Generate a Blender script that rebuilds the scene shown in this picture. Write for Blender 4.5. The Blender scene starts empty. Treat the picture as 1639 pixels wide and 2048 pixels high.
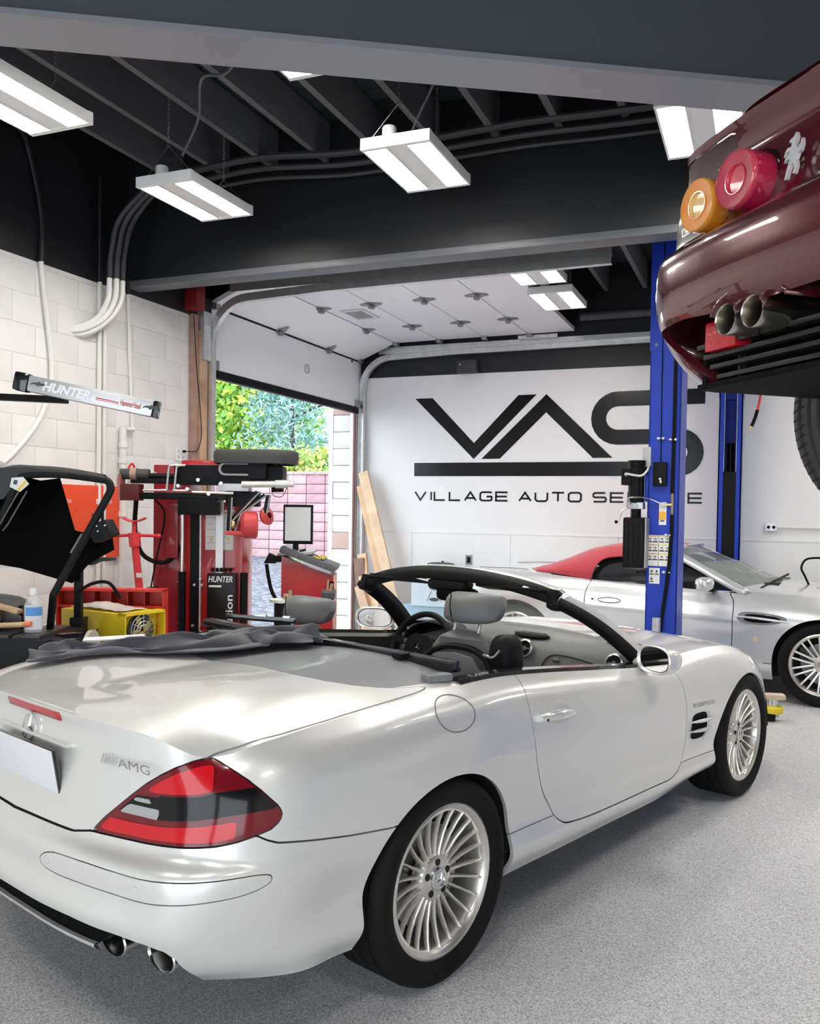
import bpy, bmesh, math, random
import numpy as np
from mathutils import Vector, Matrix
random.seed(7); np.random.seed(7)
scene = bpy.context.scene; COL = scene.collection
PI = math.pi; R = math.radians
# ---------- camera ----------
F_PX, PY_PX, PITCH, ROLL, YAW, CAM_H = 1752.455, 1063.225, .025, .015, .386, 1.516
cam_d = bpy.data.cameras.new('camera'); cam = bpy.data.objects.new('camera', cam_d); COL.objects.link(cam)
_f = Vector((-math.sin(YAW)*math.cos(PITCH), math.cos(YAW)*math.cos(PITCH), -math.sin(PITCH)))
_r = Vector((math.cos(YAW), math.sin(YAW), 0)); _u = _r.cross(_f)
_r2 = _r*math.cos(ROLL)+_u*math.sin(ROLL); _u2 = _u*math.cos(ROLL)-_r*math.sin(ROLL)
cam.matrix_world = Matrix(((_r2.x, _u2.x, -_f.x, 0), (_r2.y, _u2.y, -_f.y, 0), (_r2.z, _u2.z, -_f.z, CAM_H), (0, 0, 0, 1)))
cam_d.sensor_fit = 'AUTO'; cam_d.sensor_width = 36.0; cam_d.lens = F_PX/2048*36
cam_d.shift_y = (PY_PX-1024)/2048; cam_d.shift_x = 0.0
cam_d.clip_start = .05; cam_d.clip_end = 200
scene.camera = cam
# ---------- world, exposure ----------
world = bpy.data.worlds.new('sky'); scene.world = world; world.use_nodes = True
bg = world.node_tree.nodes['Background']; bg.inputs[0].default_value = (.86, .93, 1.0, 1); bg.inputs[1].default_value = 2.6
scene.view_settings.view_transform = 'Standard'; scene.view_settings.look = 'None'
scene.view_settings.exposure = 0.68; scene.view_settings.gamma = 1.0; scene.view_settings.use_curve_mapping = False
LAMP_E = 33.0
# ---------- materials ----------
MATS = {}
def mat(key, col=(.5, .5, .5), rough=.5, metal=0., coat=0., coat_rough=.03, spec=.5, emit=None, estr=0., alpha=1., trans=0., ior=1.45,
        var=0., vscale=8., bump=0., bscale=60., vcol=None, sheen=0.):
    if key in MATS: return MATS[key]
    m = bpy.data.materials.new(key); m.use_nodes = True; nt = m.node_tree; b = nt.nodes['Principled BSDF']
    c4 = (*col, 1); b.inputs['Base Color'].default_value = c4
    b.inputs['Roughness'].default_value = rough; b.inputs['Metallic'].default_value = metal
    b.inputs['Coat Weight'].default_value = coat; b.inputs['Coat Roughness'].default_value = coat_rough
    b.inputs['Specular IOR Level'].default_value = spec; b.inputs['IOR'].default_value = ior
    b.inputs['Transmission Weight'].default_value = trans; b.inputs['Alpha'].default_value = alpha
    b.inputs['Sheen Weight'].default_value = sheen
    if emit: b.inputs['Emission Color'].default_value = (*emit, 1); b.inputs['Emission Strength'].default_value = estr
    if var or bump:
        tc = nt.nodes.new('ShaderNodeTexCoord')
    if var:
        n = nt.nodes.new('ShaderNodeTexNoise'); n.inputs['Scale'].default_value = vscale; n.inputs['Detail'].default_value = 4
        nt.links.new(tc.outputs['Object'], n.inputs['Vector'])
        r = nt.nodes.new('ShaderNodeValToRGB'); r.color_ramp.elements[0].position = .3; r.color_ramp.elements[1].position = .7
        c2 = vcol if vcol else tuple(min(1, x*(1+var)) for x in col); c1 = tuple(x*(1-var) for x in col)
        r.color_ramp.elements[0].color = (*c1, 1); r.color_ramp.elements[1].color = (*c2, 1)
        nt.links.new(n.outputs['Fac'], r.inputs['Fac']); nt.links.new(r.outputs['Color'], b.inputs['Base Color'])
    if bump:
        n2 = nt.nodes.new('ShaderNodeTexNoise'); n2.inputs['Scale'].default_value = bscale; n2.inputs['Detail'].default_value = 3
        nt.links.new(tc.outputs['Object'], n2.inputs['Vector'])
        bp = nt.nodes.new('ShaderNodeBump'); bp.inputs['Strength'].default_value = bump; bp.inputs['Distance'].default_value = .01
        nt.links.new(n2.outputs['Fac'], bp.inputs['Height']); nt.links.new(bp.outputs['Normal'], b.inputs['Normal'])
    MATS[key] = m; return m
black = lambda: mat('black_plastic', (.006, .006, .007), .45, spec=.14)
blackgloss = lambda: mat('black_gloss', (.008, .008, .009), .12, coat=.5)
blackm = lambda: mat('black_metal', (.007, .007, .008), .4, spec=.18)
chrome = lambda: mat('chrome', (.85, .85, .86), .08, 1)
steel = lambda: mat('steel', (.62, .62, .62), .32, 1)
galv = lambda: mat('galvanised_steel', (.70, .71, .71), .38, .85, var=.10, vscale=14)
white_p = lambda: mat('white_plastic', (.8, .8, .79), .4)
rubber = lambda: mat('rubber', (.008, .008, .008), .75, spec=.15, bump=.25, bscale=120)
red_m = lambda: mat('machine_red', (.42, .012, .014), .3, coat=.4)
# ---------- mesh builder ----------
def vec(p): return Vector(p)
def basis(axis):
    a = Vector(axis).normalized(); t = Vector((0, 0, 1)) if abs(a.z) < .9 else Vector((1, 0, 0))
    x = t.cross(a).normalized(); y = a.cross(x); return x, y, a
class MB:
    def __init__(s): s.v = []; s.f = []
    def add(s, v, f):
        o = len(s.v); s.v += [tuple(p) for p in v]; s.f += [[i+o for i in q] for q in f]; return s
    def box(s, c, d, rot=None, bev=0.):
        """box centred at c with sizes d; rot = Euler tuple (radians) or Matrix"""
        x, y, z = d[0]/2, d[1]/2, d[2]/2
        M3 = Matrix.Identity(3) if rot is None else (rot if isinstance(rot, Matrix) else __import__('mathutils').Euler(rot).to_matrix())
        if bev > 0:
            b = min(bev, x*.98, y*.98, z*.98); pts = []; fs = []
            bm = bmesh.new(); bmesh.ops.create_cube(bm, size=1)
            for vv in bm.verts: vv.co = Vector((vv.co.x*2*x, vv.co.y*2*y, vv.co.z*2*z))
            bmesh.ops.bevel(bm, geom=list(bm.edges), offset=b, segments=2, profile=.7, affect='EDGES')
            bm.verts.index_update()
            pts = [M3 @ vv.co+Vector(c) for vv in bm.verts]; fs = [[q.index for q in f.verts] for f in bm.faces]; bm.free()
            return s.add(pts, fs)
        P = [(-x, -y, -z), (x, -y, -z), (x, y, -z), (-x, y, -z), (-x, -y, z), (x, -y, z), (x, y, z), (-x, y, z)]
        P = [M3 @ Vector(p)+Vector(c) for p in P]
        return s.add(P, [[3, 2, 1, 0], [4, 5, 6, 7], [0, 1, 5, 4], [1, 2, 6, 5], [2, 3, 7, 6], [3, 0, 4, 7]])
    def bb(s, x0, x1, y0, y1, z0, z1, bev=0.):
        return s.box(((x0+x1)/2, (y0+y1)/2, (z0+z1)/2), (abs(x1-x0), abs(y1-y0), abs(z1-z0)), bev=bev)
    def beam(s, p0, p1, w, h, up=(0, 0, 1), bev=0.):
        p0, p1 = Vector(p0), Vector(p1); d = p1-p0; L = d.length; a = d/L
        u = Vector(up); x = u.cross(a)
        if x.length < 1e-4: x = Vector((1, 0, 0)).cross(a)
        x.normalize(); y = a.cross(x)
        M3 = Matrix((x, y, a)).transposed()
        return s.box((p0+p1)/2, (w, h, L), M3, bev)
    def cyl(s, p0, p1, r0, r1=None, n=16, caps=True):
        r1 = r0 if r1 is None else r1; p0, p1 = Vector(p0), Vector(p1); x, y, a = basis(p1-p0)
        V = []; 
        for p, r in ((p0, r0), (p1, r1)):
            for i in range(n):
                t = 2*PI*i/n; V.append(p+x*(r*math.cos(t))+y*(r*math.sin(t)))
        F = [[i, (i+1) % n, n+(i+1) % n, n+i] for i in range(n)]
        if caps: F += [list(range(n))[::-1], list(range(n, 2*n))]
        return s.add(V, F)
    def lathe(s, prof, o, axis, n=32, closed=False, a0=0., a1=2*PI):
        """prof: list of (radius, height along axis)"""
        x, y, a = basis(axis); o = Vector(o); V = []; m = len(prof); full = abs(a1-a0-2*PI) < 1e-6
        k = n if full else n+1
        for i in range(k):
            t = a0+(a1-a0)*i/n; c, q = math.cos(t), math.sin(t)
            for r, h in prof: V.append(o+x*(r*c)+y*(r*q)+a*h)
        F = []
        for i in range(n):
            j = (i+1) % k
            for e in range(m if closed else m-1): g = (e+1) % m; F.append([i*m+e, j*m+e, j*m+g, i*m+g])
        return s.add(V, F)
    def tube(s, pts, r, n=8, closed=False, smooth=0):
        P = [Vector(p) for p in pts]
        if smooth: P = [Vector(p) for p in cr_path([tuple(p) for p in P], smooth, closed)]
        rad = r if callable(r) else (lambda t: r)
        m = len(P); T = []
        for i in range(m):
            if closed: d = P[(i+1) % m]-P[i-1]
            else: d = P[min(i+1, m-1)]-P[max(i-1, 0)]
            T.append(d.normalized() if d.length > 1e-9 else Vector((0, 0, 1)))
        x, y, a = basis(T[0]); V = []
        for i in range(m):
            x = (x-T[i]*x.dot(T[i])); x.normalize(); y = T[i].cross(x); q = rad(i/max(1, m-1))
            for k in range(n): t = 2*PI*k/n; V.append(P[i]+x*(q*math.cos(t))+y*(q*math.sin(t)))
        F = []
        for i in range(m if closed else m-1):
            j = (i+1) % m
            for k in range(n): F.append([i*n+k, i*n+(k+1) % n, j*n+(k+1) % n, j*n+k])
        if not closed: F += [list(range(n))[::-1], [(m-1)*n+k for k in range(n)]]
        return s.add(V, F)
    def prism(s, poly, o, ux, uy, h, flip=False):
        """polygon (2d) in plane o + ux*a + uy*b extruded by vector h"""
        o, ux, uy, h = Vector(o), Vector(ux), Vector(uy), Vector(h); n = len(poly)
        A = [o+ux*p[0]+uy*p[1] for p in poly]; B = [p+h for p in A]
        F = [list(range(n))[::-1], list(range(n, 2*n))]+[[i, (i+1) % n, n+(i+1) % n, n+i] for i in range(n)]
        return s.add(A+B, F)
    def ell(s, c, r, n=16, m=10, e1=1., e2=1., rot=None):
        """super-ellipsoid"""
        c = Vector(c); V = []; pw = lambda v, e: math.copysign(abs(v)**e, v)
        M3 = Matrix.Identity(3) if rot is None else __import__('mathutils').Euler(rot).to_matrix()
        for i in range(1, m):
            p = -PI/2+PI*i/m
            for j in range(n):
                t = 2*PI*j/n
                V.append(M3 @ Vector((r[0]*pw(math.cos(p), e1)*pw(math.cos(t), e2), r[1]*pw(math.cos(p), e1)*pw(math.sin(t), e2), r[2]*pw(math.sin(p), e1)))+c)
        V += [M3 @ Vector((0, 0, -r[2]))+c, M3 @ Vector((0, 0, r[2]))+c]; b = len(V)-2
        F = [[i*n+j, i*n+(j+1) % n, (i+1)*n+(j+1) % n, (i+1)*n+j] for i in range(m-2) for j in range(n)]
        F += [[b, (j+1) % n, j] for j in range(n)]+[[b+1, (m-2)*n+j, (m-2)*n+(j+1) % n] for j in range(n)]
        return s.add(V, F)
    def grid(s, G, closed_u=False):
        G = np.asarray(G); nu, nv, _ = G.shape; F = []
        for i in range(nu if closed_u else nu-1):
            k = (i+1) % nu
            for j in range(nv-1): F.append([i*nv+j, k*nv+j, k*nv+j+1, i*nv+j+1])
        return s.add(G.reshape(-1, 3).tolist(), F)
    def build(s, name, m, parent=None, smooth=35, fix=True, bevel=0., solid=0., sub=0):
        me = bpy.data.meshes.new(name); me.from_pydata([tuple(p) for p in s.v], [], s.f)
        if fix:
            bm = bmesh.new(); bm.from_mesh(me); bmesh.ops.recalc_face_normals(bm, faces=bm.faces); bm.to_mesh(me); bm.free()
        return mkobj(name, me, m, parent, smooth, bevel, solid, sub)
def mkobj(name, me, m, parent=None, smooth=35, bevel=0., solid=0., sub=0):
    me.materials.clear(); me.materials.append(m)
    if smooth:
        me.shade_smooth()
        if smooth < 180: me.set_sharp_from_angle(angle=R(smooth))
    o = bpy.data.objects.new(name, me); COL.objects.link(o)
    if parent is not None: o.parent = parent
    if bevel: b = o.modifiers.new('bevel', 'BEVEL'); b.width = bevel; b.segments = 2; b.limit_method = 'ANGLE'
    if solid: b = o.modifiers.new('solid', 'SOLIDIFY'); b.thickness = solid
    if sub: b = o.modifiers.new('sub', 'SUBSURF'); b.levels = sub; b.render_levels = sub
    return o
def cr_path(pts, n=6, closed=False):
    P = np.array(pts, float); m = len(P); out = []
    for i in range(m if closed else m-1):
        if closed: p0, p1, p2, p3 = P[i-1], P[i], P[(i+1) % m], P[(i+2) % m]
        else: p1, p2 = P[i], P[i+1]; p0 = P[i-1] if i > 0 else 2*p1-p2; p3 = P[i+2] if i+2 < m else 2*p2-p1
        for k in range(n):
            t = k/n
            out.append(.5*((2*p1)+(-p0+p2)*t+(2*p0-5*p1+4*p2-p3)*t*t+(-p0+3*p1-3*p2+p3)*t**3))
    if not closed: out.append(P[-1])
    return [tuple(p) for p in out]
def rrect(w, h, r, n=4, cx=0., cy=0.):
    out = []
    for k, (sx, sy) in enumerate(((1, 1), (-1, 1), (-1, -1), (1, -1))):
        for i in range(n+1):
            t = PI/2*(k+i/n); out.append((cx+sx*(w/2-r)+r*math.cos(t), cy+sy*(h/2-r)+r*math.sin(t)))
    return out
def circ(r, n=24, cx=0., cy=0., ry=None):
    ry = r if ry is None else ry
    return [(cx+r*math.cos(2*PI*i/n), cy+ry*math.sin(2*PI*i/n)) for i in range(n)]
def thing(name, label, cat, loc=(0, 0, 0), rz=0., group=None):
    o = bpy.data.objects.new(name, None); COL.objects.link(o); o.empty_display_size = .1
    o.location = loc; o.rotation_euler = (0, 0, rz); tag(o, label, cat, group); return o
def tag(o, label=None, cat=None, group=None, kind=None):
    if label: o['label'] = label
    if cat: o['category'] = cat
    if group: o['group'] = group
    if kind: o['kind'] = kind
    return o
def copy_tree(o, parent=None):
    c = o.copy(); COL.objects.link(c); c.parent = parent
    for ch in list(o.children): copy_tree(ch, c)
    return c
def struct(name, mb, m, parent=None, label=None, **k):
    o = mb.build(name, m, parent, **k); o['kind'] = 'structure'
    if label: o['label'] = label
    return o
def text_mesh(txt, size=1., shear=0., sx=1., bold=0., spacing=1.):
    cu = bpy.data.curves.new('lettering', 'FONT'); cu.body = txt; cu.size = size; cu.shear = shear; cu.space_character = spacing; cu.offset = bold
    cu.resolution_u = 3
    to = bpy.data.objects.new('lettering', cu); COL.objects.link(to)
    dg = bpy.context.evaluated_depsgraph_get(); dg.update()
    me = bpy.data.meshes.new_from_object(to.evaluated_get(dg)); bpy.data.objects.remove(to); bpy.data.curves.remove(cu)
    V = np.array([v.co[:] for v in me.vertices]) if len(me.vertices) else np.zeros((0, 3)); F = [list(p.vertices) for p in me.polygons]
    bpy.data.meshes.remove(me)
    if len(V): V[:, 0] *= sx
    return V, F
def put_text(name, txt, m, parent, o, ux, uy, width=None, height=None, shear=0., bold=0., spacing=1., center=False, label=None):
    """flat lettering on a surface: o = lower-left corner, ux/uy = unit directions"""
    V, F = text_mesh(txt, 1., shear, 1., bold, spacing)
    V = V[:, :2]-V[:, :2].min(0); W, H = V.max(0)
    h = height if height else width*H/W; w = width if width else height*W/H
    V = V*np.array([w/W, h/H])
    if center: V = V-np.array([w/2, h/2])
    o, ux, uy = Vector(o), Vector(ux).normalized(), Vector(uy).normalized()
    mb = MB(); mb.add([o+ux*float(p[0])+uy*float(p[1]) for p in V], F)
    ob = mb.build(name, m, parent, smooth=0, fix=False)
    if label: ob['label'] = label
    return ob
# ---------- the room ----------
XL, YV, XR, YB = -4.65, 9.78, 5.2, -4.2          # left wall, far wall, right wall, back wall
DY0, DY1, DZ = 6.62, 9.64, 3.05                   # garage opening
CEIL = 4.25
wall_white = mat('wall_white', (.80, .79, .765), .55, var=.03, vscale=3, bump=.05, bscale=40)
wall_white2 = mat('wall_white_smooth', (.78, .78, .78), .38, var=.015, vscale=1.2)
wall_black = mat('wall_black', (.010, .011, .013), .5, bump=.05, bscale=50)
beam_black = mat('beam_black', (.075, .085, .092), .45, bump=.04, bscale=60)
beam_grey = mat('beam_flange_grey', (.10, .104, .115), .4)
joist_m = mat('joist_black', (.13, .135, .145), .55, bump=.1, bscale=30)
deck_m = mat('ceiling_deck', (.035, .045, .05), .6, bump=.1, bscale=20)
def floor_mat():
    m = bpy.data.materials.new('speckled_epoxy'); m.use_nodes = True; nt = m.node_tree; b = nt.nodes['Principled BSDF']
    tc = nt.nodes.new('ShaderNodeTexCoord'); L = nt.links.new
    vo = nt.nodes.new('ShaderNodeTexVoronoi'); vo.inputs['Scale'].default_value = 260; L(tc.outputs['Object'], vo.inputs['Vector'])
    r = nt.nodes.new('ShaderNodeValToRGB'); e = r.color_ramp.elements
    sep = nt.nodes.new('ShaderNodeSeparateColor'); L(vo.outputs['Color'], sep.inputs['Color']); L(sep.outputs['Red'], r.inputs['Fac'])
    r.color_ramp.interpolation = 'CONSTANT'
    e[0].position = 0; e[0].color = (.44, .44, .455, 1); e[1].position = .30; e[1].color = (.62, .62, .635, 1)
    for p, c in ((.55, (.71, .71, .72)), (.78, (.79, .79, .79)), (.93, (.88, .88, .87)), (.97, (.26, .26, .27))):
        q = e.new(p); q.color = (*c, 1)
    L(r.outputs['Color'], b.inputs['Base Color']); b.inputs['Roughness'].default_value = .42; b.inputs['Coat Weight'].default_value = .25; b.inputs['Coat Roughness'].default_value = .25
    n2 = nt.nodes.new('ShaderNodeTexNoise'); n2.inputs['Scale'].default_value = 180; L(tc.outputs['Object'], n2.inputs['Vector'])
    bp = nt.nodes.new('ShaderNodeBump'); bp.inputs['Strength'].default_value = .25; bp.inputs['Distance'].default_value = .006
    L(n2.outputs['Fac'], bp.inputs['Height']); L(bp.outputs['Normal'], b.inputs['Normal'])
    return m
struct('floor', MB().bb(XL-.4, XR, YB, YV+.2, -.1, 0), floor_mat(), label='grey speckled epoxy shop floor')
# left wall: recessed backing with block courses in front of it
wl = struct('wall_left', MB().bb(XL-.36, XL-.003, YB, 6.30, 0, 3.17).bb(XL-.36, XL-.004, DY1+.02, YV+.2, 0, CEIL).bb(XL-.36, XL-.01, 6.30, DY0, 0, 3.3),
            mat('mortar_white', (.79, .78, .755), .6), label='white painted concrete block wall')
struct('wall_left_upper', MB().bb(XL-.36, XL, YB, DY1+.02, 3.17, CEIL), wall_black, wl)
bl = MB().box((0, 0, 0), (.02, .394, .199), bev=.006)
blk = None; zc = 2.115
rows = [zc+.204*k for k in range(-11, 6)]
for ri, z in enumerate(rows):
    z1 = min(z+.204, 3.17)
    y = 2.6+(0 if ri % 2 else .2)
    while y < 6.29:
        y1 = min(y+.40, 6.30); x0 = -.012+random.uniform(-.0025, .0025)
        if y1-y > .05 and z1-z > .03:
            if blk is None or y1-y < .39 or z1-z < .2:
                o = MB().box((0, 0, 0), (.02, y1-y-.0025, z1-z-.003), bev=.0025).build('block', wall_white, wl)
                if y1-y > .39 and z1-z > .2: blk = o.data
            else: o = mkobj('block', blk, wall_white, wl, 0)
            o.location = (XL-.0085+random.uniform(-.0004, .0004), (y+y1)/2, (z+z1)/2)
        y += .40
# far wall with lettering, lower panels
wf = struct('wall_far', MB().bb(XL-.36, XR+.1, YV, YV+.2, 0, 3.115), wall_white2, label='white far wall with black sign lettering')
struct('wall_far_upper', MB().bb(XL, XR, YV-.004, YV+.2, 3.115, CEIL), wall_black, wf)
panel_m = mat('wall_panel_white', (.79, .79, .785), .3)
x = XL+.71-1.22
pdata = None
for k in range(9):
    x0 = max(XL+.002, x+k*1.22); x1 = x+(k+1)*1.22-.004
    MB().bb(x0, x1, YV-.012, YV-.001, .004, 1.245).build('panel', panel_m, wf)
MB().bb(XL, XR, YV-.018, YV-.001, 1.245, 1.258).build('panel_trim', panel_m, wf)
struct('wall_right', MB().bb(XR, XR+.2, YB, YV+.2, 0, CEIL), wall_white, label='white right wall')
struct('wall_back', MB().bb(XL-.3, -3.6, YB-.2, YB, 0, CEIL).bb(4.2, XR+.2, YB-.2, YB, 0, CEIL).bb(-3.6, 4.2, YB-.2, YB, 3.3, CEIL).bb(-.15, .25, YB-.2, YB, 0, 3.3), wall_white, label='white back wall with two open bay doors')
# ceiling deck, joists, beams
ce = struct('ceiling', MB().bb(XL-.3, XR+.2, YB-.2, YV+.2, CEIL, CEIL+.12), deck_m, label='black painted ceiling with exposed joists')
jd = None
for k in range(-3, 21):
    X = -3.335+.4125*k
    if X < XL+.1 or X > XR: continue
    if jd is None:
        o = MB().box((0, 0, 0), (.045, YV-YB, .27)).build('joist', joist_m, ce, 0); jd = o.data
    else: o = mkobj('joist', jd, joist_m, ce, 0)
    o.location = (X, (YV+YB)/2, 4.085)
pl = None
for k in range(20):                       # deck planks between the joists
    if pl is None:
        o = MB().box((0, 0, 0), (XR-XL, .145, .018)).build('deck_plank', deck_m, ce, 0); pl = o.data
    else: o = mkobj('deck_plank', pl, deck_m, ce, 0)
    o.location = ((XL+XR)/2, 2.65+.155*k, CEIL-.009)
hb = struct('trim_1', MB().bb(XL, XR, 5.53, 5.64, 3.25, CEIL), wall_black, label='deep black header beam across the bay')
MB().bb(XL, XR, 5.50, 5.67, 3.205, 3.255, bev=.008).build('flange', beam_grey, hb)
# skewed near beam
a = Vector((.1+3.06, 4.71-2.83, 0)).normalized(); nrm = Vector((-a.y, a.x, 0)); p0 = Vector((-2.78, 2.57, 0))-a*2.4; p1 = Vector((.09, 4.28, 0))+a*6.0
sb = MB(); q0, q1 = p0+nrm*.13, p1+nrm*.13
sb.beam((q0.x, q0.y, 3.83), (q1.x, q1.y, 3.83), .215, .83)
sk = struct('trim_2', sb, beam_black, label='large dark steel beam crossing the ceiling at an angle')
fl = MB(); fl.beam((q0.x, q0.y, 3.42), (q1.x, q1.y, 3.42), .26, .025); fl.build('flange', mat('beam_flange_light', (.26, .26, .28), .4), sk)
# ---------- lettering on the far wall ----------
paint = mat('gloss_black_paint', (.004, .004, .005), .22, spec=.35, bump=.10, bscale=14)
def wpoly(name, pts, th=.004):
    mb = MB()
    mb.prism([(x, z) for x, z in pts], (0, YV, 0), (1, 0, 0), (0, 0, 1), (0, -th, 0)); return mb.build(name, paint, wf, 20)
# V, A, S, bar
wpoly('sign_letter', [(-3.93, 2.845), (-3.71, 2.845), (-3.185, 2.305), (-2.66, 2.845), (-2.45, 2.845), (-3.185, 2.12)])['label'] = 'big black letter V'
wpoly('sign_letter', [(-3.09, 2.12), (-2.335, 2.845), (-1.585, 2.12), (-1.80, 2.12), (-2.335, 2.64), (-2.87, 2.12)])['label'] = 'big black letter A'
def spath(w=.165):
    # S centre line with rounded bends
    xL, xR_, zt, zm, zb = -1.735, -.715, 2.765, 2.345, 2.0
    pts = [(-.63, zt)]
    r = (zt-zm)/2
    for i in range(13): t = PI/2+PI*i/12; pts.append((xL+r-.01+r*math.cos(t), zm+r+r*math.sin(t)))
    r2 = (zm-zb)/2
    for i in range(13): t = PI/2-PI*i/12; pts.append((xR_-r2+r2*math.cos(t), zb+r2+r2*math.sin(t)))
    pts.append((-1.3, zb)); return pts
def ribbon(pts, w):
    P = np.array(pts, float); n = len(P); Lf = []; Rt = []
    for i in range(n):
        d0 = P[i]-P[i-1] if i > 0 else P[1]-P[0]; d1 = P[i+1]-P[i] if i < n-1 else d0
        d0 = d0/np.linalg.norm(d0); d1 = d1/np.linalg.norm(d1)
        n0 = np.array([-d0[1], d0[0]]); n1 = np.array([-d1[1], d1[0]]); m = n0+n1; m = m/np.linalg.norm(m)
        s = min(2.2, 1/max(.3, m@n0)); Lf.append(P[i]+m*w/2*s); Rt.append(P[i]-m*w/2*s)
    return Lf, Rt
def stroke(mb, pts, w, place, th):
    Lf, Rt = ribbon(pts, w)
    for i in range(len(pts)-1):
        q = [Lf[i], Lf[i+1], Rt[i+1], Rt[i]]; A = [place(p[0], p[1], 0) for p in q]; B = [place(p[0], p[1], th) for p in q]
        mb.add(A+B, [[0, 1, 2, 3], [7, 6, 5, 4], [0, 4, 5, 1], [1, 5, 6, 2], [2, 6, 7, 3], [3, 7, 4, 0]])
wplace = lambda x, z, t: (x, YV-t, z)
mb = MB(); stroke(mb, spath(), .163, wplace, .004)
o = mb.build('sign_letter', paint, wf, 20); o['label'] = 'big black letter S'
# under bar, joined to the S on the right
wpoly('sign_bar', [(-3.93, 1.92), (-3.93, 2.078), (-1.2, 2.078), (-1.2, 1.92)])
GL = {'V': [[(0, 1), (.5, 0), (1, 1)]], 'I': [[(.12, 0), (.12, 1)]], 'L': [[(0, 1), (0, 0), (.95, 0)]],
      'A': [[(0, 0), (.5, 1), (1, 0)], [(.22, .28), (.80, .28)]],
      'G': [[(1, .92), (.9, 1), (.15, 1), (0, .85), (0, .15), (.15, 0), (.85, 0), (1, .1), (1, .48), (.55, .48)]],
      'E': [[(1, 1), (0, 1), (0, 0), (1, 0)], [(0, .5), (.95, .5)]],
      'U': [[(0, 1), (0, .2), (.15, 0), (.85, 0), (1, .2), (1, 1)]], 'T': [[(0, 1), (1, 1)], [(.5, 1), (.5, 0)]],
      'O': [[(.5, 1), (.15, 1), (0, .82), (0, .18), (.15, 0), (.85, 0), (1, .18), (1, .82), (.85, 1), (.5, 1)]],
      'S': [[(.95, 1), (.1, 1), (0, .88), (0, .6), (.1, .5), (.9, .5), (1, .4), (1, .12), (.9, 0), (.03, 0)]],
      'R': [[(0, 0), (0, 1), (.88, 1), (1, .86), (1, .56), (.88, .42), (0, .42)], [(.6, .42), (1, 0)]],
      'C': [[(1, 1), (.15, 1), (0, .85), (0, .15), (.15, 0), (1, 0)]]}
def stroke_word(word, x0, x1, z0, h, w):
    adv = {'I': .42, ' ': .62}; tot = sum(adv.get(c, 1.38) for c in word)-.38; k = (x1-x0)/tot; x = x0
    for c in word:
        if c != ' ':
            mb = MB()
            for st in GL[c]: stroke(mb, [(x+p[0]*k, z0+w/2+p[1]*(h-w)) for p in st], w, wplace, .003)
            mb.build('small_sign_letter', paint, wf, 20)
        x += adv.get(c, 1.38)*k
stroke_word('VILLAGE AUTO SERVICE', -3.915, -.64, 1.625, .118, .021)
# ---------- overhead garage door ----------
door_white = mat('door_white', (.88, .89, .91), .35, bump=.03, bscale=200)
gd = thing('garage_door', 'white sectional overhead garage door, half rolled up on its tracks', 'garage door', (XL, (DY0+DY1)/2, 0))
GDO = Vector((XL, (DY0+DY1)/2, 0))
HW = (DY1-DY0)/2+.02
path = [(.02, 2.745), (.03, 3.305), (.50, 3.50), (1.05, 3.505), (1.60, 3.508), (2.12, 3.51), (2.65, 3.512)]    # (x from wall, z)
def door_section(p, q, k):
    P = Vector((p[0], 0, p[1])); Q = Vector((q[0], 0, q[1])); d = (Q-P).normalized(); n = Vector((d.z, 0, -d.x))   # n faces the room / down
    g = .006
    mb = MB(); A = P+d*g-n*.022; B = Q-d*g-n*.022
    mb.beam(A, B, .044, 2*HW, up=(0, 1, 0), bev=.004)
    s = mb.build('door_section', door_white, gd)
    return s, P, Q, d, n
secs = []
for k in range(6): secs.append(door_section(path[k], path[k+1], k))
hinge_m = mat('hinge_steel', (.33, .33, .34), .4, .8)
def hinge(P, d, n, y, kids, both=True):
    # leaf plate, knuckle and little wing
    mb = MB(); c = P+Vector((0, y, 0))+n*.004
    Y = Vector((0, 1, 0))
    for sg in ((1, -1) if both else (1,)):
        poly = [(-.085, 0), (.085, 0), (.022, .11), (-.022, .11)]
        mb.prism(poly, c, Y, d*sg, n*.004)
    mb.cyl(c+n*.014-Y*.07, c+n*.014+Y*.07, .013, n=8)
    mb.box(c+n*.022, (.04, .06, .04))
    o = mb.build('hinge', hinge_m, kids); return o
for k in range(1, 6):
    s, P, Q, d, n = secs[k]
    for y in (-.36, .70): hinge(P, d, n, y, s)
for y in (-.36, .70): hinge(secs[5][2]-secs[5][3]*.02, -secs[5][3], secs[5][4], y, secs[5][0], False) if y > 5 else None
roll_m = mat('roller_dark', (.05, .05, .05), .5)
for k in range(6):
    s, P, Q, d, n = secs[k]
    for sg in (-1, 1):
        c = P+d*.02+Vector((0, sg*(HW-.03), 0))+n*.012
        mb = MB(); mb.box(c, (.06, .07, .05), bev=.004); mb.cyl(c, c+Vector((0, sg*.10, 0)), .007, n=8); mb.build('roller_bracket', hinge_m, s)
        MB().cyl(c+Vector((0, sg*.05, 0)), c+Vector((0, sg*.075, 0)), .024, n=14).build('roller', roll_m, s)
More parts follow.
